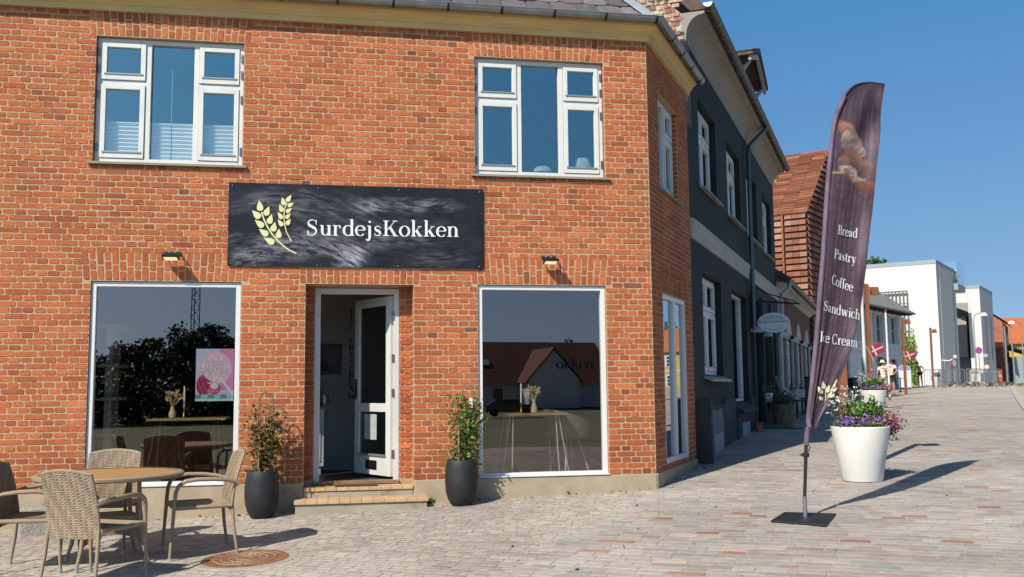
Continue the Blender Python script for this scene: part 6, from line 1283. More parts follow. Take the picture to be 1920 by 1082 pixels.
# wall side furniture along the townhouse
x, y, z = gnd(9.45, .42); t = thing('basket_planter', 'round wicker basket planter of dark heather by the dark doorway', 'planter', (x, y, z), 0)
m_ = MB()
def bsk(u, v): a = u*2*math.pi; r = .20+.045*v; return (r*math.cos(a), r*math.sin(a), .44*v), (math.cos(a), math.sin(a), 0)
weave(m_, bsk, 30, 13, 0, 0, .010, (.20, .15, .10), .3); m_.lathe([(.255, .43), (.265, .45), (.245, .46)], 24, capb=False, colr=(.2, .15, .1)); m_.build('basket', WKM, t)
P = rr.normal(0, 1, (700, 3))*np.array([.11, .11, .07])+np.array([0, 0, .53]); joinmesh('foliage', [leaves(P, .06, rr, [(.05, .07, .03), (.08, .10, .04), (.07, .04, .04)], [3, 2, 1], .35, .9)], LEAF, t)
x, y, z = gnd(7.85, .12); t = thing('clay_pot', 'small orange clay pot on the paving by the dark doorstep', 'pot', (x, y, z), 0); MB().lathe([(.06, 0), (.085, .15), (.095, .15), (.095, .185), (.08, .185), (.075, .15)], 20).build('pot', mat('terracotta_pot', (.42, .13, .06), .8), t, smooth=True)
DKW = mat('dark_weathered_wood', (.06, .05, .045), .85, var=.3, scale=10, stretch=(1, 8, 8))
def bench(s, c, lab, L_=1.1):
    x, y, z = gnd(s, c); t = thing('bench', lab, 'bench', (x, y, z), DA, 'dark benches along the wall'); m_ = MB()
    for k in range(4): m_.box((-L_/2, -.2+k*.105, .43), (L_/2, -.11+k*.105, .46))
    m_.build('seat', DKW, t)
    for a in (-1, 1):
        for b in (-1, 1): m_ = MB(); m_.box((a*(L_/2-.06)-.025, b*.16-.025, 0), (a*(L_/2-.06)+.025, b*.16+.025, .43)); m_.build('leg', DKW, t)
bench(13.1, .45, 'dark slatted bench next to the basket planter'); bench(15.6, .42, 'dark slatted bench further along the russet house')
x, y, z = gnd(11.1, .38); m_ = MB(lambda a, b, c: (x+a*math.cos(DA)-(b+c*.28)*math.sin(DA), y+a*math.sin(DA)+(b+c*.28)*math.cos(DA), z+c)); m_.box((-.35, -.02, 0), (.35, .02, 1.05)); tag(m_.build('wooden_board', DKW), 'dark wooden board leaning on the wall behind the basket planter', 'board')
x, y, z = gnd(17.2, .35); t = thing('litter_bin', 'slim dark litter bin against the russet house', 'bin', (x, y, z), DA); m_ = MB(); m_.box((-.2, -.18, 0), (.2, .18, .95)); m_.build('body', mat('bin_dark', (.03, .03, .03), .6), t, bevel=.02); m_ = MB(); m_.box((-.22, -.2, .955), (.22, .2, 1.02)); m_.build('lid', DKI, t, bevel=.02)
x, y, z = gnd(9.75, .09); t = thing('window_pot', 'little white pot with a plant on the low sill', 'pot', (x, y, z+.52), 0); MB().lathe([(.07, 0), (.09, .18), (.08, .17)], 16).build('pot', PWM, t)
P = rr.normal(0, 1, (120, 3))*np.array([.05, .05, .06])+np.array([0, 0, .24]); joinmesh('foliage', [leaves(P, .05, rr, [(.12, .14, .10), (.3, .3, .3)], [3, 1], .4, .8)], LEAF, t)
# cafe furniture in front of the pale house
def cafechair(s, c, rz, lab):
    x, y, z = gnd(s, c); t = thing('cafe_chair', lab, 'chair', (x, y, z), rz, 'black cafe chairs outside the pale house'); K = mat('cafe_black', (.012, .012, .014), .5)
    m_ = MB(); m_.box((-.24, -.24, .43), (.24, .24, .47)); m_.build('seat', K, t, bevel=.01); m_ = MB(); m_.prism([(-.24, .5), (.24, .5), (.22, .92), (-.22, .92)], .21, .25); m_.build('backrest', K, t)
    for a in (-1, 1):
        for b in (-1, 1): m_ = MB(); m_.tube([(a*.2, b*.2, .44), (a*.25, b*.25, 0)], .018, 5); m_.build('leg', K, t)
for i, (s, c, rz, lab) in enumerate(((33.2, .95, .4, 'black cafe chair left of the strolling couple'), (34.6, 1.35, 2.2, 'black cafe chair just behind the white flagpole'), (36.2, .9, 4.0, 'black cafe chair nearest the pale house wall'), (43.5, 2.3, 1.0, 'black cafe chair between the couple and the pavement sign'), (31.6, .5, 5.2, 'black cafe chair seen through the flowers of the second pot'))): cafechair(s, c, rz, lab)
for (s, c, lab) in ((34.0, .5, 'black cafe table among the black chairs left of the couple'), (44.6, 2.6, 'black cafe table near the pavement sign')):
    x, y, z = gnd(s, c); t = thing('cafe_table', lab, 'table', (x, y, z), 0, 'black cafe tables'); K = mat('cafe_black', (.012, .012, .014), .5); MB().lathe([(.33, .72), (.35, .73), (.33, .745)], 20, capt=True).build('table_top', K, t); MB().lathe([(.22, 0), (.03, .04), (.03, .72)], 12).build('pedestal', K, t)

# ================================================================== PEOPLE
def skin(name, J, E, root, m, parent, sub=2):
    me = bpy.data.meshes.new(name); names = list(J); me.from_pydata([J[k][:3] for k in names], [(names.index(a), names.index(b)) for a, b in E], []); o = bpy.data.objects.new(name, me); col.objects.link(o)
    md = o.modifiers.new('skin', 'SKIN'); md.use_smooth_shade = True; md.branch_smoothing = .6; sv = me.skin_vertices[0].data
    for i, k in enumerate(names): r = J[k][3]; r2 = J[k][4] if len(J[k]) > 4 else r; sv[i].radius = (r, r2); sv[i].use_root = (k == root)
    ss = o.modifiers.new('sub', 'SUBSURF'); ss.levels = sub; ss.render_levels = sub
    dg = bpy.context.evaluated_depsgraph_get(); nm = bpy.data.meshes.new_from_object(o.evaluated_get(dg)); bpy.data.objects.remove(o); nm.materials.clear(); nm.materials.append(m); shade(nm, 180)
    r = bpy.data.objects.new(name, nm); col.objects.link(r); r.parent = parent; return r
def person(lab, loc, rz, H, skinc, pose, cloth, group=None):
    t = thing('person', lab, 'person', loc, rz, group); k = H/1.75; S = mat('skin_%s' % cloth['id'], skinc, .55, var=.06, scale=20)
    J = dict(pelvis=(0, 0, .95, .125, .10), waist=(0, 0, 1.08, .115, .09), chest=(0, .0, 1.28, .135, .095), neck0=(0, .0, 1.46, .055), neck=(0, -.01, 1.53, .048), head=(0, -.025, 1.62, .075, .088), crown=(0, -.02, 1.70, .062, .072), chin=(0, -.075, 1.565, .035),
             lh=(.095, 0, .90, .085), rh=(-.095, 0, .90, .085), lk=(.11, -.01, .50, .056), rk=(-.11, -.01, .50, .056), lc=(.112, .03, .34, .054), rc=(-.112, .03, .34, .054), la=(.115, .03, .085, .036), ra=(-.115, .03, .085, .036), lt=(.12, -.12, .03, .036, .025), rt=(-.12, -.12, .03, .036, .025),
             ls=(.165, 0, 1.42, .058), rs=(-.165, 0, 1.42, .058), le=(.25, .02, 1.14, .040), re=(-.25, .02, 1.14, .040), lw=(.27, -.03, .90, .026), rw=(-.27, -.03, .90, .026), lp=(.275, -.045, .84, .036, .018), rp=(-.275, -.045, .84, .036, .018))
    J.update(pose); E = [('pelvis', 'waist'), ('waist', 'chest'), ('chest', 'neck0'), ('neck0', 'neck'), ('neck', 'head'), ('head', 'crown'), ('head', 'chin'), ('pelvis', 'lh'), ('pelvis', 'rh'), ('lh', 'lk'), ('rh', 'rk'), ('lk', 'lc'), ('rk', 'rc'), ('lc', 'la'), ('rc', 'ra'), ('la', 'lt'), ('ra', 'rt'), ('chest', 'ls'), ('chest', 'rs'), ('ls', 'le'), ('rs', 're'), ('le', 'lw'), ('re', 'rw'), ('lw', 'lp'), ('rw', 'rp')]
    for s, w, p in (('l', 'lw', 'lp'), ('r', 'rw', 'rp')):
        a = Vector(J[w][:3]); b = Vector(J[p][:3]); d = (b-a).normalized(); q = d.cross(Vector((1, 0, 0))).normalized()
        for i, (off, ln) in enumerate(((-.027, .060), (-.009, .070), (.009, .066), (.026, .052))):
            m1 = b+q*off+d*.035; m2 = m1+d*ln*.6+Vector((-.012 if s == 'l' else .012, 0, 0)); J[s+'f%d' % i] = (*m1, .0095); J[s+'g%d' % i] = (*m2, .008); E += [(p, s+'f%d' % i), (s+'f%d' % i, s+'g%d' % i)]
        m1 = b-q*.04+d*.0; J[s+'th'] = (*m1, .010); E.append((p, s+'th'))
    J = {n: tuple(v*k for v in j) for n, j in J.items()}; skin('body', J, E, 'pelvis', S, t)
    def part(nm, keys, edges, grow, m, root): JJ = {n: tuple(J[n][:3])+tuple(r+grow*k for r in J[n][3:]) for n in keys}; return skin(nm, JJ, edges, root, m, t)
    if 'shirt' in cloth:
        J['les'] = tuple(J['ls'][i]*.35+J['le'][i]*.65 for i in range(3))+(.055*k,); J['res'] = tuple(J['rs'][i]*.35+J['re'][i]*.65 for i in range(3))+(.055*k,)
        J['hem'] = (J['pelvis'][0], J['pelvis'][1], J['pelvis'][2]-.07*k, .135*k, .105*k)
        part('shirt', ['hem', 'pelvis', 'waist', 'chest', 'neck0', 'ls', 'rs', 'les', 'res'], [('hem', 'pelvis'), ('pelvis', 'waist'), ('waist', 'chest'), ('chest', 'neck0'), ('chest', 'ls'), ('chest', 'rs'), ('ls', 'les'), ('rs', 'res')], .022, cloth['shirt'], 'waist')
    if 'top' in cloth: J['c2'] = tuple(J['chest'][:2])+(J['chest'][2]+.06*k, .125*k, .09*k); part('bikini_top', ['chest', 'c2'], [('chest', 'c2')], .008, cloth['top'], 'chest')
    kk = cloth.get('leg', .55); J['lsh'] = tuple(J['lh'][i]*(1-kk)+J['lk'][i]*kk for i in range(3))+(.072*k,); J['rsh'] = tuple(J['rh'][i]*(1-kk)+J['rk'][i]*kk for i in range(3))+(.072*k,)
    ks_ = ['pelvis', 'lh', 'rh', 'lsh', 'rsh']; es = [('pelvis', 'lh'), ('pelvis', 'rh'), ('lh', 'lsh'), ('rh', 'rsh')]
    if cloth.get('long'): ks_ += ['lk', 'rk', 'lc', 'rc', 'la', 'ra']; es = [('pelvis', 'lh'), ('pelvis', 'rh'), ('lh', 'lsh'), ('rh', 'rsh'), ('lsh', 'lk'), ('rsh', 'rk'), ('lk', 'lc'), ('rk', 'rc'), ('lc', 'la'), ('rc', 'ra')]
    part('trousers' if cloth.get('long') else 'shorts', ks_, es, .016, cloth['pants'], 'pelvis')
    h = Vector(J['head'][:3]); HM = mat('hair_%s' % cloth['id'], cloth['hair'], .7, var=.2)
    me = MB(); me.lathe([(.094*k, -.015), (.098*k, .03), (.085*k, .085), (.05*k, .118), (.005, .128)], 18, (h.x, h.y+.018*k, h.z), False); me.build('hair', HM, t, smooth=True)
    f = MB(); f.lathe([(.0, -.02), (.012, -.012), (.009, .012), (.002, .02)], 8, (h.x, h.y-.102*k, h.z-.005), True, True); f.build('nose', S, t)
    for s in (-1, 1):
        f = MB(); f.lathe([(.0, -.009), (.012, 0), (.0, .009)], 8, (h.x+s*.031*k, h.y-.088*k, h.z+.012*k)); f.build('eye', mat('eye_dark', (.03, .02, .02), .3), t)
        f = MB(); f.lathe([(.0, -.03), (.014, -.01), (.016, .02), (0, .03)], 8, (h.x+s*.088*k, h.y+.005, h.z)); f.build('ear', S, t)
    f = MB(); f.box((h.x-.022, h.y-.094*k, h.z-.055*k), (h.x+.022, h.y-.08*k, h.z-.047*k)); f.build('mouth', mat('lips', (.30, .08, .07), .6), t)
    for s in ('l', 'r'): a = J[s+'t']; f = MB(); f.prism([(a[0]-.045, a[1]-.06), (a[0]+.045, a[1]-.06), (a[0]+.04, a[1]+.20), (a[0]-.04, a[1]+.20)], a[2]-.03*k, a[2]-.012*k, 'z'); f.build('shoe', cloth['shoe'], t, bevel=.008)
    if cloth.get('hat'):
        f = MB(); f.lathe([(.175, -.01), (.17, .0), (.105, .012), (.100, .07), (.07, .115), (.0, .125)], 24, (h.x, h.y+.01, h.z+.045*k)); f.build('hat', cloth['hat'], t, smooth=True)
    return t
SAL2 = mat('pale_pink_cloth', (.95, .80, .70), .85, var=.05); SAL = mat('salmon_cloth', (.95, .70, .60), .85, var=.08, scale=6); SH2 = mat('dark_shorts', (.035, .03, .028), .85); CREAM = mat('cream_cloth', (.62, .58, .50), .85); SHO = mat('shoe_tan', (.35, .2, .14), .7)
x, y, z = gnd(38.9, 2.16); away = math.atan2(y-CAM[1], x-CAM[0])+math.pi/2
person('man walking away in a salmon shirt and dark shorts, hands behind his back', (x+.05, y, z), away, 1.76, (.42, .20, .14), dict(lk=(.10, -.10, .50, .056), la=(.11, -.06, .085, .036), lt=(.11, -.20, .03, .036, .025), rk=(-.11, .02, .50, .056), rc=(-.112, .10, .34, .054), ra=(-.11, .17, .10, .036), rt=(-.11, .05, .03, .036, .025),
    le=(.29, .10, 1.16, .042), re=(-.29, .10, 1.16, .042), lw=(.12, .17, .97, .028), rw=(-.12, .17, .97, .028), lp=(.04, .18, .94, .034, .018), rp=(-.04, .19, .95, .034, .018)), dict(id='a', shirt=SAL, pants=SH2, hair=(.16, .08, .05), shoe=SHO, leg=.75), 'couple strolling up the street')
x, y, z = gnd(39.7, 1.84)
person('woman in a white sun hat, salmon top and pale trousers walking beside the man', (x, y, z), away, 1.68, (.50, .26, .19), dict(lk=(.10, .02, .50, .056), rk=(-.11, -.10, .50, .056), ra=(-.11, -.06, .085, .036), rt=(-.11, -.20, .03, .036, .025)), dict(id='b', shirt=SAL2, pants=CREAM, hair=(.35, .25, .15), shoe=SHO, long=True, hat=mat('hat_white', (.80, .78, .70), .8)), 'couple strolling up the street')
x, y, z = gnd(55.4, 3.75)
person('tanned woman in an orange bikini top and black shorts, one hand on her hip', (x, y, z), R(-60), 1.68, (.48, .22, .13), dict(chest=(-.02, -.06, 1.27, .125, .09), neck0=(-.04, -.11, 1.44, .05), neck=(-.05, -.15, 1.50, .045), head=(-.06, -.19, 1.58, .075, .085), crown=(-.06, -.20, 1.66, .06, .07), chin=(-.06, -.24, 1.53, .035), ls=(.13, -.09, 1.40, .052), rs=(-.19, -.10, 1.38, .052),
    le=(.34, .0, 1.18, .038), lw=(.17, -.03, 1.02, .026), lp=(.11, -.06, 1.0, .034, .018), re=(-.27, -.16, 1.14, .038), rw=(-.22, -.27, .98, .026), rp=(-.2, -.30, .95, .034, .018)), dict(id='c', top=mat('bikini_orange', (.75, .30, .08), .6), pants=mat('black_cloth', (.012, .012, .012), .8), hair=(.06, .035, .02), shoe=SHO, leg=.22))
P = at(1792, 520, 79); person('tiny visitor in orange leaning on the glass lookout up on the roof', (P[0], P[1], 8.72), R(150), 1.7, (.42, .22, .16), dict(le=(.27, -.10, 1.2, .04), re=(-.27, -.10, 1.2, .04), lw=(.18, -.30, 1.15, .026), rw=(-.18, -.30, 1.15, .026), lp=(.15, -.36, 1.15, .034, .018), rp=(-.15, -.36, 1.15, .034, .018)), dict(id='d', shirt=mat('orange_cloth', (.62, .20, .08), .8), pants=SH2, hair=(.1, .06, .04), shoe=SHO, hat=mat('hat_white', (.80, .78, .70), .8)))

# ================================================================== INSIDE THE SHOP
DWD = mat('bar_table_wood', (.28, .19, .08), .5, var=.2, scale=3, stretch=(1, 8, 8)); BKM = mat('leg_black', (.012, .012, .012), .5); WHM = mat('leg_white', (.45, .45, .45), .5)
def bartable(x, y, lab, L_, legm):
    t = thing('bar_table', lab, 'table', (x, y, .15), 0, 'high tables inside the shop windows'); m_ = MB(); m_.box((-L_/2, -.28, .715), (L_/2, .28, .74)); m_.build('table_top', DWD, t, bevel=.004)
    for a in (-1, 1):
        for b in (-1, 1):
            for d in (-.06, .06): m_ = MB(); m_.tube([(a*(L_/2-.12)+d*.3, b*.2, .715), (a*(L_/2-.05)+d, b*.25, 0)], .008, 5); m_.build('leg', legm, t)
bartable(-5.37, .66, 'high wooden table just inside the left shop window', .86, BKM); bartable(-1.36, .66, 'high wooden table just inside the right shop window', .80, WHM)
WHT = attrmat('dried_wheat', rough=.8, bump=.1, var=.1, vscale=40)
def vase(x, y, lab1, lab2, seed):
    t = thing('vase', lab1, 'vase', (x, y, .89), 0, 'vases in the shop windows'); MB().lathe([(.028, 0), (.040, .01), (.042, .06), (.022, .11), (.018, .15), (.026, .175), (.024, .175), (.015, .15)], 20).build('vase_body', mat('cut_glass', (.55, .45, .28), .15, spec=.9, var=.25, scale=60), t, smooth=True)
    p = thing('dried_wheat', lab2, 'dried flowers', (x, y, .89), 0, 'bunches of dried wheat in the windows'); rr = np.random.default_rng(seed); m_ = MB(); pts = []
    for k in range(20):
        a = rr.random()*6.28; sp = .03+.09*rr.random(); h = .27+.08*rr.random()-(sp-.03)*.8; tip = (sp*math.cos(a), sp*math.sin(a)*.6, h); m_.tube([(0, 0, .12), (tip[0]*.4, tip[1]*.4, h*.75), tip], .0022, 4)
        for i in range(26): f = i/26; pts.append((tip[0]*(1-.35*f)+rr.normal(0, .004), tip[1]*(1-.3*f)+rr.normal(0, .004), tip[2]-.07*f*(.8 if sp < .08 else .2)+rr.normal(0, .003)))
    m_.build('stems', mat('straw', (.60, .45, .22), .8), p); joinmesh('ears', [leaves(np.array(pts), .022, rr, [(.72, .55, .30), (.62, .45, .22)], [1, 1], .4, .6)], WHT, p)
def candle(x, y, lab):
    t = thing('candlestick', lab, 'candlestick', (x, y, .89), 0, 'candlesticks in the shop windows'); MB().lathe([(.032, 0), (.034, .006), (.015, .02), (.008, .04), (.012, .05), (.006, .065), (.006, .10), (.013, .115), (.014, .13)], 16, capt=True).build('holder', mat('brass', (.60, .45, .16), .3, metal=.9), t, smooth=True)
    MB().lathe([(.0105, .12), (.0095, .355), (.002, .362)], 12).build('candle', mat('candle_wax', (.80, .80, .76), .5), t, smooth=True)
vase(-5.545, .55, 'small cut glass vase of wheat in the left shop window', 'dried wheat bunch in the left window vase', 3); candle(-5.42, .55, 'brass candlestick with white candle in the left shop window')
vase(-1.345, .55, 'small cut glass vase of wheat in the right shop window', 'dried wheat bunch in the right window vase', 4); candle(-1.505, .55, 'brass candlestick with white candle in the right shop window')
t = thing('shelf_unit', 'pale ladder shelf standing at the left side of the left shop window', 'shelf', (-6.28, .48, .15), 0); SHW = mat('shelf_wood', (.40, .38, .28), .7)
m_ = MB(); m_.box((.02, -.04, 0), (.09, .04, 1.78)); m_.box((.0, .40, 0), (.07, .46, 1.78)); m_.build('upright', SHW, t)
for z in (.22, .55, .95, 1.32, 1.76): m_ = MB(); m_.box((-.05, -.10, z), (.16, .48, z+.035)); m_.build('shelf_board', SHW, t)
t = thing('shell_chair', 'pinkish grey shell chair inside the right shop window', 'chair', (-.82, .95, .15), R(110)); UPH = mat('upholstery', (.14, .115, .135), .9, var=.15, bump=.3)
m_ = MB(); m_.lathe([(.0, .40), (.20, .40), (.25, .46), (.25, .52), (.18, .50), (.0, .49)], 24, capb=False); m_.build('seat', UPH, t, smooth=True)
m_ = MB(); n = 14
vs = []
for i in range(n+1):
    a = R(-20+220*i/n); 
    for z, r in ((.42, .25), (.62+.16*math.sin(R(180*i/n)), .29)): vs += [(r*math.cos(a), r*math.sin(a), z), ((r+.035)*math.cos(a), (r+.035)*math.sin(a), z)]
m_.add(vs, [(4*i, 4*i+4, 4*i+6, 4*i+2) for i in range(n)]+[(4*i+1, 4*i+3, 4*i+7, 4*i+5) for i in range(n)]+[(4*i+2, 4*i+6, 4*i+7, 4*i+3) for i in range(n)]); m_.build('backrest', UPH, t, smooth=True)
for a in (45, 135, 225, 315): m_ = MB(); m_.tube([(.12*math.cos(R(a)), .12*math.sin(R(a)), .42), (.25*math.cos(R(a)), .25*math.sin(R(a)), 0)], .011, 6); m_.build('leg', WHM, t)
def stool(x, y, lab, rz=0):
    t = thing('bar_chair', lab, 'chair', (x, y, .15), rz, 'dark bar chairs inside'); m_ = MB(); m_.box((-.19, -.19, .52), (.19, .19, .56)); m_.build('seat', BKM, t, bevel=.01); m_ = MB(); m_.tube([(-.18, .18, .55), (-.19, .22, .85), (0, .24, .93), (.19, .22, .85), (.18, .18, .55)], .012, 6); m_.build('backrest', BKM, t)
    for a in (-1, 1):
        for b in (-1, 1): m_ = MB(); m_.tube([(a*.15, b*.15, .52), (a*.21, b*.21, 0)], .011, 5); m_.build('leg', BKM, t)
stool(-5.75, 1.15, 'dark bar chair left of the table in the left window', .3); stool(-4.95, 1.2, 'dark bar chair right of the table in the left window', -.4); stool(-1.75, 1.25, 'dark bar chair behind the table in the right window', .1)
# posters
def poster(name, lab, x0, x1, z0, z1, y, dark=1.0, txt=('IS DER', 'SMAGER')):
    t = thing(name, lab, 'poster', ((x0+x1)/2, y, (z0+z1)/2), 0, 'ice cream posters'); W, H = (x1-x0)/2, (z1-z0)/2; n = 60; vs = []; cs = []; rp = np.random.default_rng(8)
    for j in range(n+1):
        for i in range(n+1):
            u, v = i/n, j/n; vs.append((-W+2*W*u, 0, -H+2*H*v)); c = np.array([.60, .46, .60])*(1-.3*v)+np.array([.05, .25, .32])*v*.9; d = math.hypot((u-.5), (v-.62)*1.35); 
            if d < .37: c = np.array([.74, .52, .62])*(1+.12*math.sin(u*40)*math.sin(v*33))+rp.normal(0, .03)
            elif d < .44: c = np.array([.70, .48, .62])
            elif u > .62 and v > .2: c = np.array([.62, .26, .46])
            if math.hypot(u-.22, v-.30) < .20 and d > .33: c = np.array([.34, .03, .12])*(1+.3*math.sin(u*50+v*30))
            if math.hypot((u-.5)/1.3, v-.24) < .12: c = np.array([.55, .05, .16])
            if v < .13: c = np.array([.20, .40, .48])*(.7+.6*((int(u*6) % 2))) if v > .045 else np.array([.50, .66, .72])
            if u > .66 and abs(v-(.42-(u-.66)*.9)) < .035: c = np.array([.62, .70, .74])
            cs.append(tuple(np.clip(c*dark, .005, .9)))
    m_ = MB(); m_.add(vs, [(j*(n+1)+i, j*(n+1)+i+1, (j+1)*(n+1)+i+1, (j+1)*(n+1)+i) for j in range(n) for i in range(n)], (1, 1, 1)); m_.c = cs; pr = m_.build('printed_sheet', attrmat('print', rough=.5, bump=0, var=.05), t)
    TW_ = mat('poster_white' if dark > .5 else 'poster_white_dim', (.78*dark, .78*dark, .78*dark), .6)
    sanstext(txt[0], H*.30, lambda x, y_: (x*.95, -.003, H*.30+y_*1.25), 'lettering', TW_, pr); sanstext(txt[1], H*.30, lambda x, y_: (x*.95, -.003, H*.03+y_*1.25), 'lettering', TW_, pr)
    sanstext('Skee is', H*.14, lambda x, y_: (x-.1*W+.25*y_, -.003, -H*.66+y_), 'lettering', TW_, pr)
    m_ = MB(); m_.prism([(W*.22*math.cos(R(a))*(1.0 if math.sin(R(a)) < .4 else .8), -H*.42+H*.14*math.sin(R(a))) for a in range(0, 360, 20)], -.004, -.003); m_.prism([(-W*.42, -H*.30), (-W*.18, -H*.36), (-W*.18, -H*.28)], -.004, -.003); m_.prism([(W*.42, -H*.30), (W*.18, -H*.28), (W*.18, -H*.36)], -.004, -.003); m_.build('cow_head_mark', TW_, pr)
poster('poster', 'pink ice cream poster stuck inside the left shop window', -5.238, -4.834, 1.085, 1.66, .0685-.004+.012, .72)
poster('poster', 'dim ice cream poster on the wall seen through the open door', -3.93, -3.645, 1.39, 1.80, 1.94, .14)  # same print, darkened to stand in for the shade of the room
# wall writing, cabinet
m_ = None; z = 2.20
wt = thing('wall_lettering', 'vertical dark lettering TIL FRYSEREN with an arrow on the inner wall', 'lettering', (-3.52, 1.944, 0), 0); INKD = mat('lettering_dark', (.02, .02, .022), .7)
zz_ = 2.18
for ch in 'TIL FRYSEREN':
    if ch != ' ': w_ = GLY[ch][0]*.105; letters(ch, .105, lambda x, y, k: (x-w_/2, -.001-k*.0001, zz_-.0+y), 1.1).build('letter', INKD, wt)
    zz_ -= .089 if ch != ' ' else .11
m_ = MB(); m_.box((-.04, -.002, zz_+.0), (-.025, .0, zz_+.06)); m_.box((-.04, -.003, zz_-.0), (.03, -.001, zz_+.015)); m_.prism([(.02, zz_-.03), (.06, zz_+.008), (.02, zz_+.045)], -.003, -.001); m_.build('arrow', INKD, wt)
t = thing('cabinet', 'white kitchen cabinet with wooden top just inside the open door', 'cabinet', (-4.08, 1.55, .15), 0)
m_ = MB(); m_.box((-.25, -.2, .10), (.22, .35, .80)); bd = m_.build('body', mat('cabinet_white', (.50, .52, .52), .5), t, bevel=.004); m_ = MB(); ringframe(m_, -.20, .18, .16, .74, .05, -.215, -.201); m_.build('door_panel', mat('cabinet_white', (.5, .5, .5)), bd); m_ = MB(); m_.box((-.27, -.23, .80), (.25, .36, .84)); m_.build('worktop', DWD, t)
for a in (-.2, .17): m_ = MB(); m_.tube([(a, -.15, .10), (a, -.15, 0)], [.025, .018], 8); m_.build('leg', mat('cabinet_white', (.5, .5, .5)), t)
t = thing('coffee_machine', 'dark kitchen machine on the cabinet top', 'appliance', (-4.0, 1.55, .99), 0); m_ = MB(); m_.box((-.12, -.12, 0), (.10, .15, .22)); m_.build('body', BKM, t, bevel=.015); MB().lathe([(.05, .0), (.06, .10), (.05, .14)], 14, (.14, -.05, 0)).build('jug', mat('jug_metal', (.4, .4, .4), .3, metal=.8), t)
# reflected word painted as dark letters on the right shop window
m_ = letters('okken', .16, lambda x, y, k: (x*1.0, -.0005-k*.00005, y), 1.1, .0); o = m_.build('reflected_lettering', mat('reflection_dark', (.002, .005, .006), 1.0, spec=0)); o.location = (-1.17, .068, 1.42); o.scale = (1.0, 1, 1); tag(o, 'reflected word okken painted dark on the right shop window glass', 'lettering')

# ================================================================== BEHIND THE CAMERA (seen in the windows) AND BACKDROP TREES
def brel(az, d): return (CAM[0]+d*math.sin(R(az)), CAM[1]-d*math.cos(R(az)))
hx, hy = brel(9.5, 95); t = thing('gabled_house', 'long white house with a brown red roof reflected in the right shop window', 'building', (hx, hy, -1.2), R(176))
m_ = MB(); m_.box((-16, -6, 0), (16, 6, 3.0)); m_.prism([(-6, 3), (6, 3), (0, 7.6)], -16, 16, 'x'); m_.build('wall', mat('house_white', (.75, .73, .72), .8), t)
m_ = MB(); m_.prism([(-6.6, 2.7), (0, 7.9), (6.6, 2.7), (0, 7.6)], -16.4, 16.4, 'x'); m_.build('roof', mat('roof_brown_red', (.15, .055, .04), .9, var=.2, scale=3), t)
m_ = MB(); m_.box((-11, -10, 0), (-5, -6, 3.2)); m_.prism([(-11, 3.2), (-5, 3.2), (-8, 6.6)], -10, 0); m_.build('gable_wall', mat('house_white', (.75, .73, .72), .8), t)
m_ = MB(); m_.prism([(-11.5, 2.9), (-8, 6.9), (-4.5, 2.9), (-8, 6.6)], -10.2, 0); m_.build('gable_roof', mat('roof_brown_red', (.15, .055, .04), .9), t)
for k in range(7): m_ = MB(); m_.box((-3+k*2.5, -6.06, 1), (-1.9+k*2.5, -6.0, 2.3)); m_.build('window', mat('far_pane', (.03, .035, .04), .25), t)
for k in range(4): m_ = MB(lambda a, b, c: (a, -3.4+b*.78, 5.3+c+b*.6)); m_.box((-2+k*4, -.5, 0), (-1+k*4, .5, .12)); m_.build('roof_light', mat('roof_light', (.5, .52, .55), .2), t)
for i, (az, d, H, Rc, sd) in enumerate(((-10.5, 62, 7.4, 3.6, 1), (-6.5, 66, 6.6, 3.4, 2), (-14.5, 66, 6.4, 3.6, 3), (-1.5, 70, 6.2, 3.2, 4), (-19, 70, 6.4, 4.0, 5), (3.2, 112, 6.8, 4.2, 6), (12, 118, 8.8, 4.0, 7), (17, 110, 8, 4.0, 8))):
    x, y = brel(az, d); tree('tree', ['broad dark tree reflected in the left window below the mast', 'round tree right of the mast in the left window reflection', 'tree left of the mast in the left window reflection', 'tree behind the camera between the two windows', 'outermost left tree behind the camera', 'low tree beside the white house behind the camera', 'tree rising behind the brown red roof', 'tree at the right end of the brown red roof'][i], 'tree', x, y, -1.3, H, Rc, 60+sd, 7000, .30, group='trees behind the camera')
hp = []  # leaf bank added to darken the reflection below the tree crowns
for a_ in np.arange(-24, 2.5, .06):
    bx_, by_ = brel(a_, 57+2*math.sin(a_*2)); hp += [(bx_+rr.normal(0, .5), by_+rr.normal(0, .5), -1.3+3.3*rr.random()+.5*math.sin(a_*3)) for _ in range(26)]
tag(joinmesh('added_hedge', [leaves(np.array(hp), .36, rr, [(.04, .07, .02), (.05, .09, .025), (.03, .045, .015)], [1, 1, 1], .8)], LEAF), 'tall dark hedge behind the camera that darkens the window reflection', 'added_hedge')
x, y = brel(-9.2, 130); t = thing('lattice_mast', 'slim lattice radio mast above the reflected trees', 'mast', (x, y, -1.3), 0); m_ = MB()
for a, b in ((-1, -1), (1, -1), (0, 1)): m_.tube([(a*.7, b*.7, 0), (a*.5, b*.5, 24)], .09, 4)
for k in range(16): m_.tube([(-.6, -.6, k*1.5), (.6, -.6, k*1.5+1.5)], .05, 3); m_.tube([(.6, -.6, k*1.5), (-.6, -.6, k*1.5+1.5)], .05, 3)
m_.build('lattice', DKI, t); m_ = MB()
for z in (19, 21, 23): m_.box((-.9, -1.0, z), (-.6, -.7, z+1.6)); m_.box((.6, -1.0, z), (.9, -.7, z+1.6))
m_.build('antennas', DKI, t)
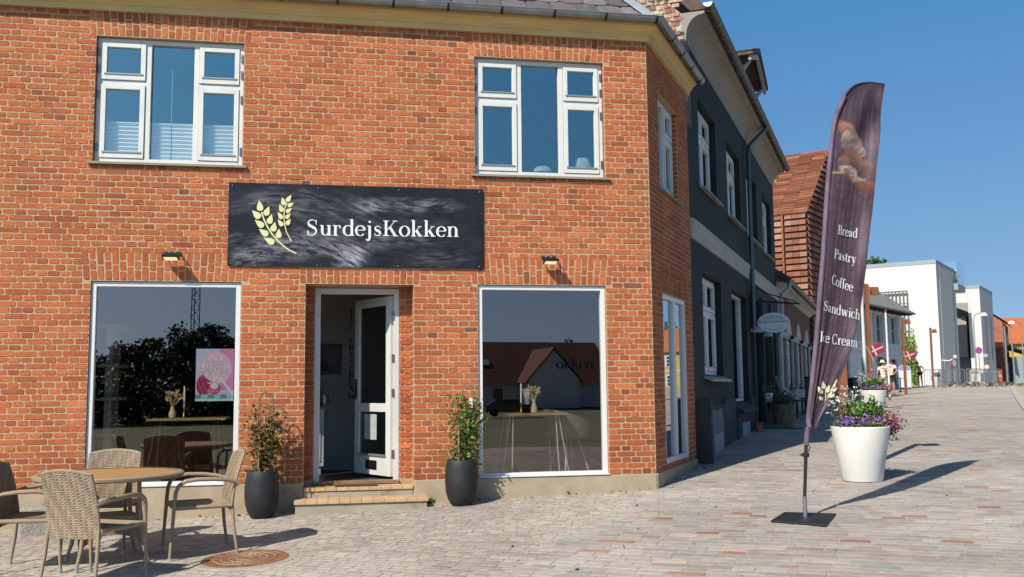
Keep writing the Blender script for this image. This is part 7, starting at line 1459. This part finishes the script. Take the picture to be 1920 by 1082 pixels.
def car(x, y, rz, c, lab):
    t = thing('parked_car', lab, 'car', (x, y, -1.2), rz, 'cars parked behind the camera'); B = mat('car_%02d' % int(c[0]*100), c, .25, spec=.8, coat=.6)
    m_ = MB(); m_.prism([(-2.1, .35), (2.1, .35), (2.15, .75), (1.9, .95), (1.1, 1.0), (.6, 1.42), (-1.2, 1.45), (-1.9, 1.0), (-2.15, .9)], -.85, .85); m_.build('body', B, t, bevel=.08)
    m_ = MB(); m_.prism([(1.0, 1.0), (.58, 1.36), (-1.15, 1.38), (-1.75, 1.0)], -.86, .86); m_.build('windows', mat('car_glass', (.02, .025, .03), .08), t)
    for a in (-1.3, 1.35):
        for b in (-.86, .70): m_ = MB(lambda u, v, w: (a+u, b+w*.16, .33+v)); m_.lathe([(.33, 0), (.34, .2), (.34, .8), (.33, 1)], 18, capt=True); m_.build('wheel', mat('tyre', (.02, .02, .02), .8), t)
for i, (az, d, c) in enumerate(((5, 60, (.03, .03, .035)), (9.5, 61, (.10, .10, .11)), (14, 60, (.04, .02, .02)), (-4, 58, (.25, .25, .26)))):
    x, y = brel(az, d); car(x, y, R(5), c, ['black parked car reflected in the right window', 'grey parked car behind the black one', 'dark red parked car at the end of the row', 'silver parked car below the trees'][i])
# trees beyond the street
for (px, py, D, H, Rc, lab, sd) in ((1626, 500, 98, 12.9, 3.0, 'dark tree top above the roof of the white block', 71), (1990, 690, 120, 9, 5, 'tree right of the yellow house beyond the frame', 72), (2080, 700, 130, 10, 6, 'larger tree further right of the yellow house', 73)):
    P = at(px, py, D); tree('tree', lab, 'tree', P[0], P[1], 1.1, H, Rc, sd, 4200, .38, group='trees beyond the street')

# dead leaves and grit gathered along the wall foot
P = []
for _ in range(150):
    x_ = -6.2+6.1*rr.random(); y_ = -.04-abs(rr.normal(0, .10)); P.append((x_, y_, float(gz(x_, y_))+.008))
for _ in range(60):
    s_ = .1+rr.random()*2.2; c_ = .05+abs(rr.normal(0, .12)); x_, y_ = sc2(s_, c_); P.append((x_, y_, float(gz(x_, y_))+.008))
for _ in range(120):
    s_ = -5+rr.random()*9; c_ = -1+rr.random()*6; x_, y_ = sc2(s_, c_)
    if y_ < -.1: P.append((x_, y_, float(gz(x_, y_))+.006))
o = joinmesh('fallen_leaves', [leaves(np.array(P), .028, rr, [(.20, .11, .05), (.09, .06, .035), (.28, .20, .08)], [2, 2, 1], .55, 0, sj=.5)], LEAF); o['kind'] = 'stuff'; o['label'] = 'scattered dead leaves and crumbs along the foot of the walls'

for (px, py, w, h, lab) in ((1018, 316, .12, .05, 'crumpled pale plastic lying inside the upper right window'), (1092, 306, .13, .12, 'grey bundle on the inner sill of the upper right window')):
    P = ay(px, py, .22); t = MB(); t.lathe([(.02, -h), (w, -h*.9), (w*.95, -h*.2), (w*.6, h*.5), (.02, h*.6)], 14, (0, 0, 0), True, True); o = t.build('bundle', mat('bundle_grey', (.42, .45, .45), .7, var=.3, scale=12, bump=.6, bscale=20), None, smooth=True); o.location = (float(P[0]), .26, float(P[2])); tag(o, lab, 'bundle')
m_ = MB(T1)
for y_ in (1.1, 6.9): m_.box((-.06, y_, .6), (-.001, y_+.06, 10.1))
m_.build('downpipe', CAPM, mw)
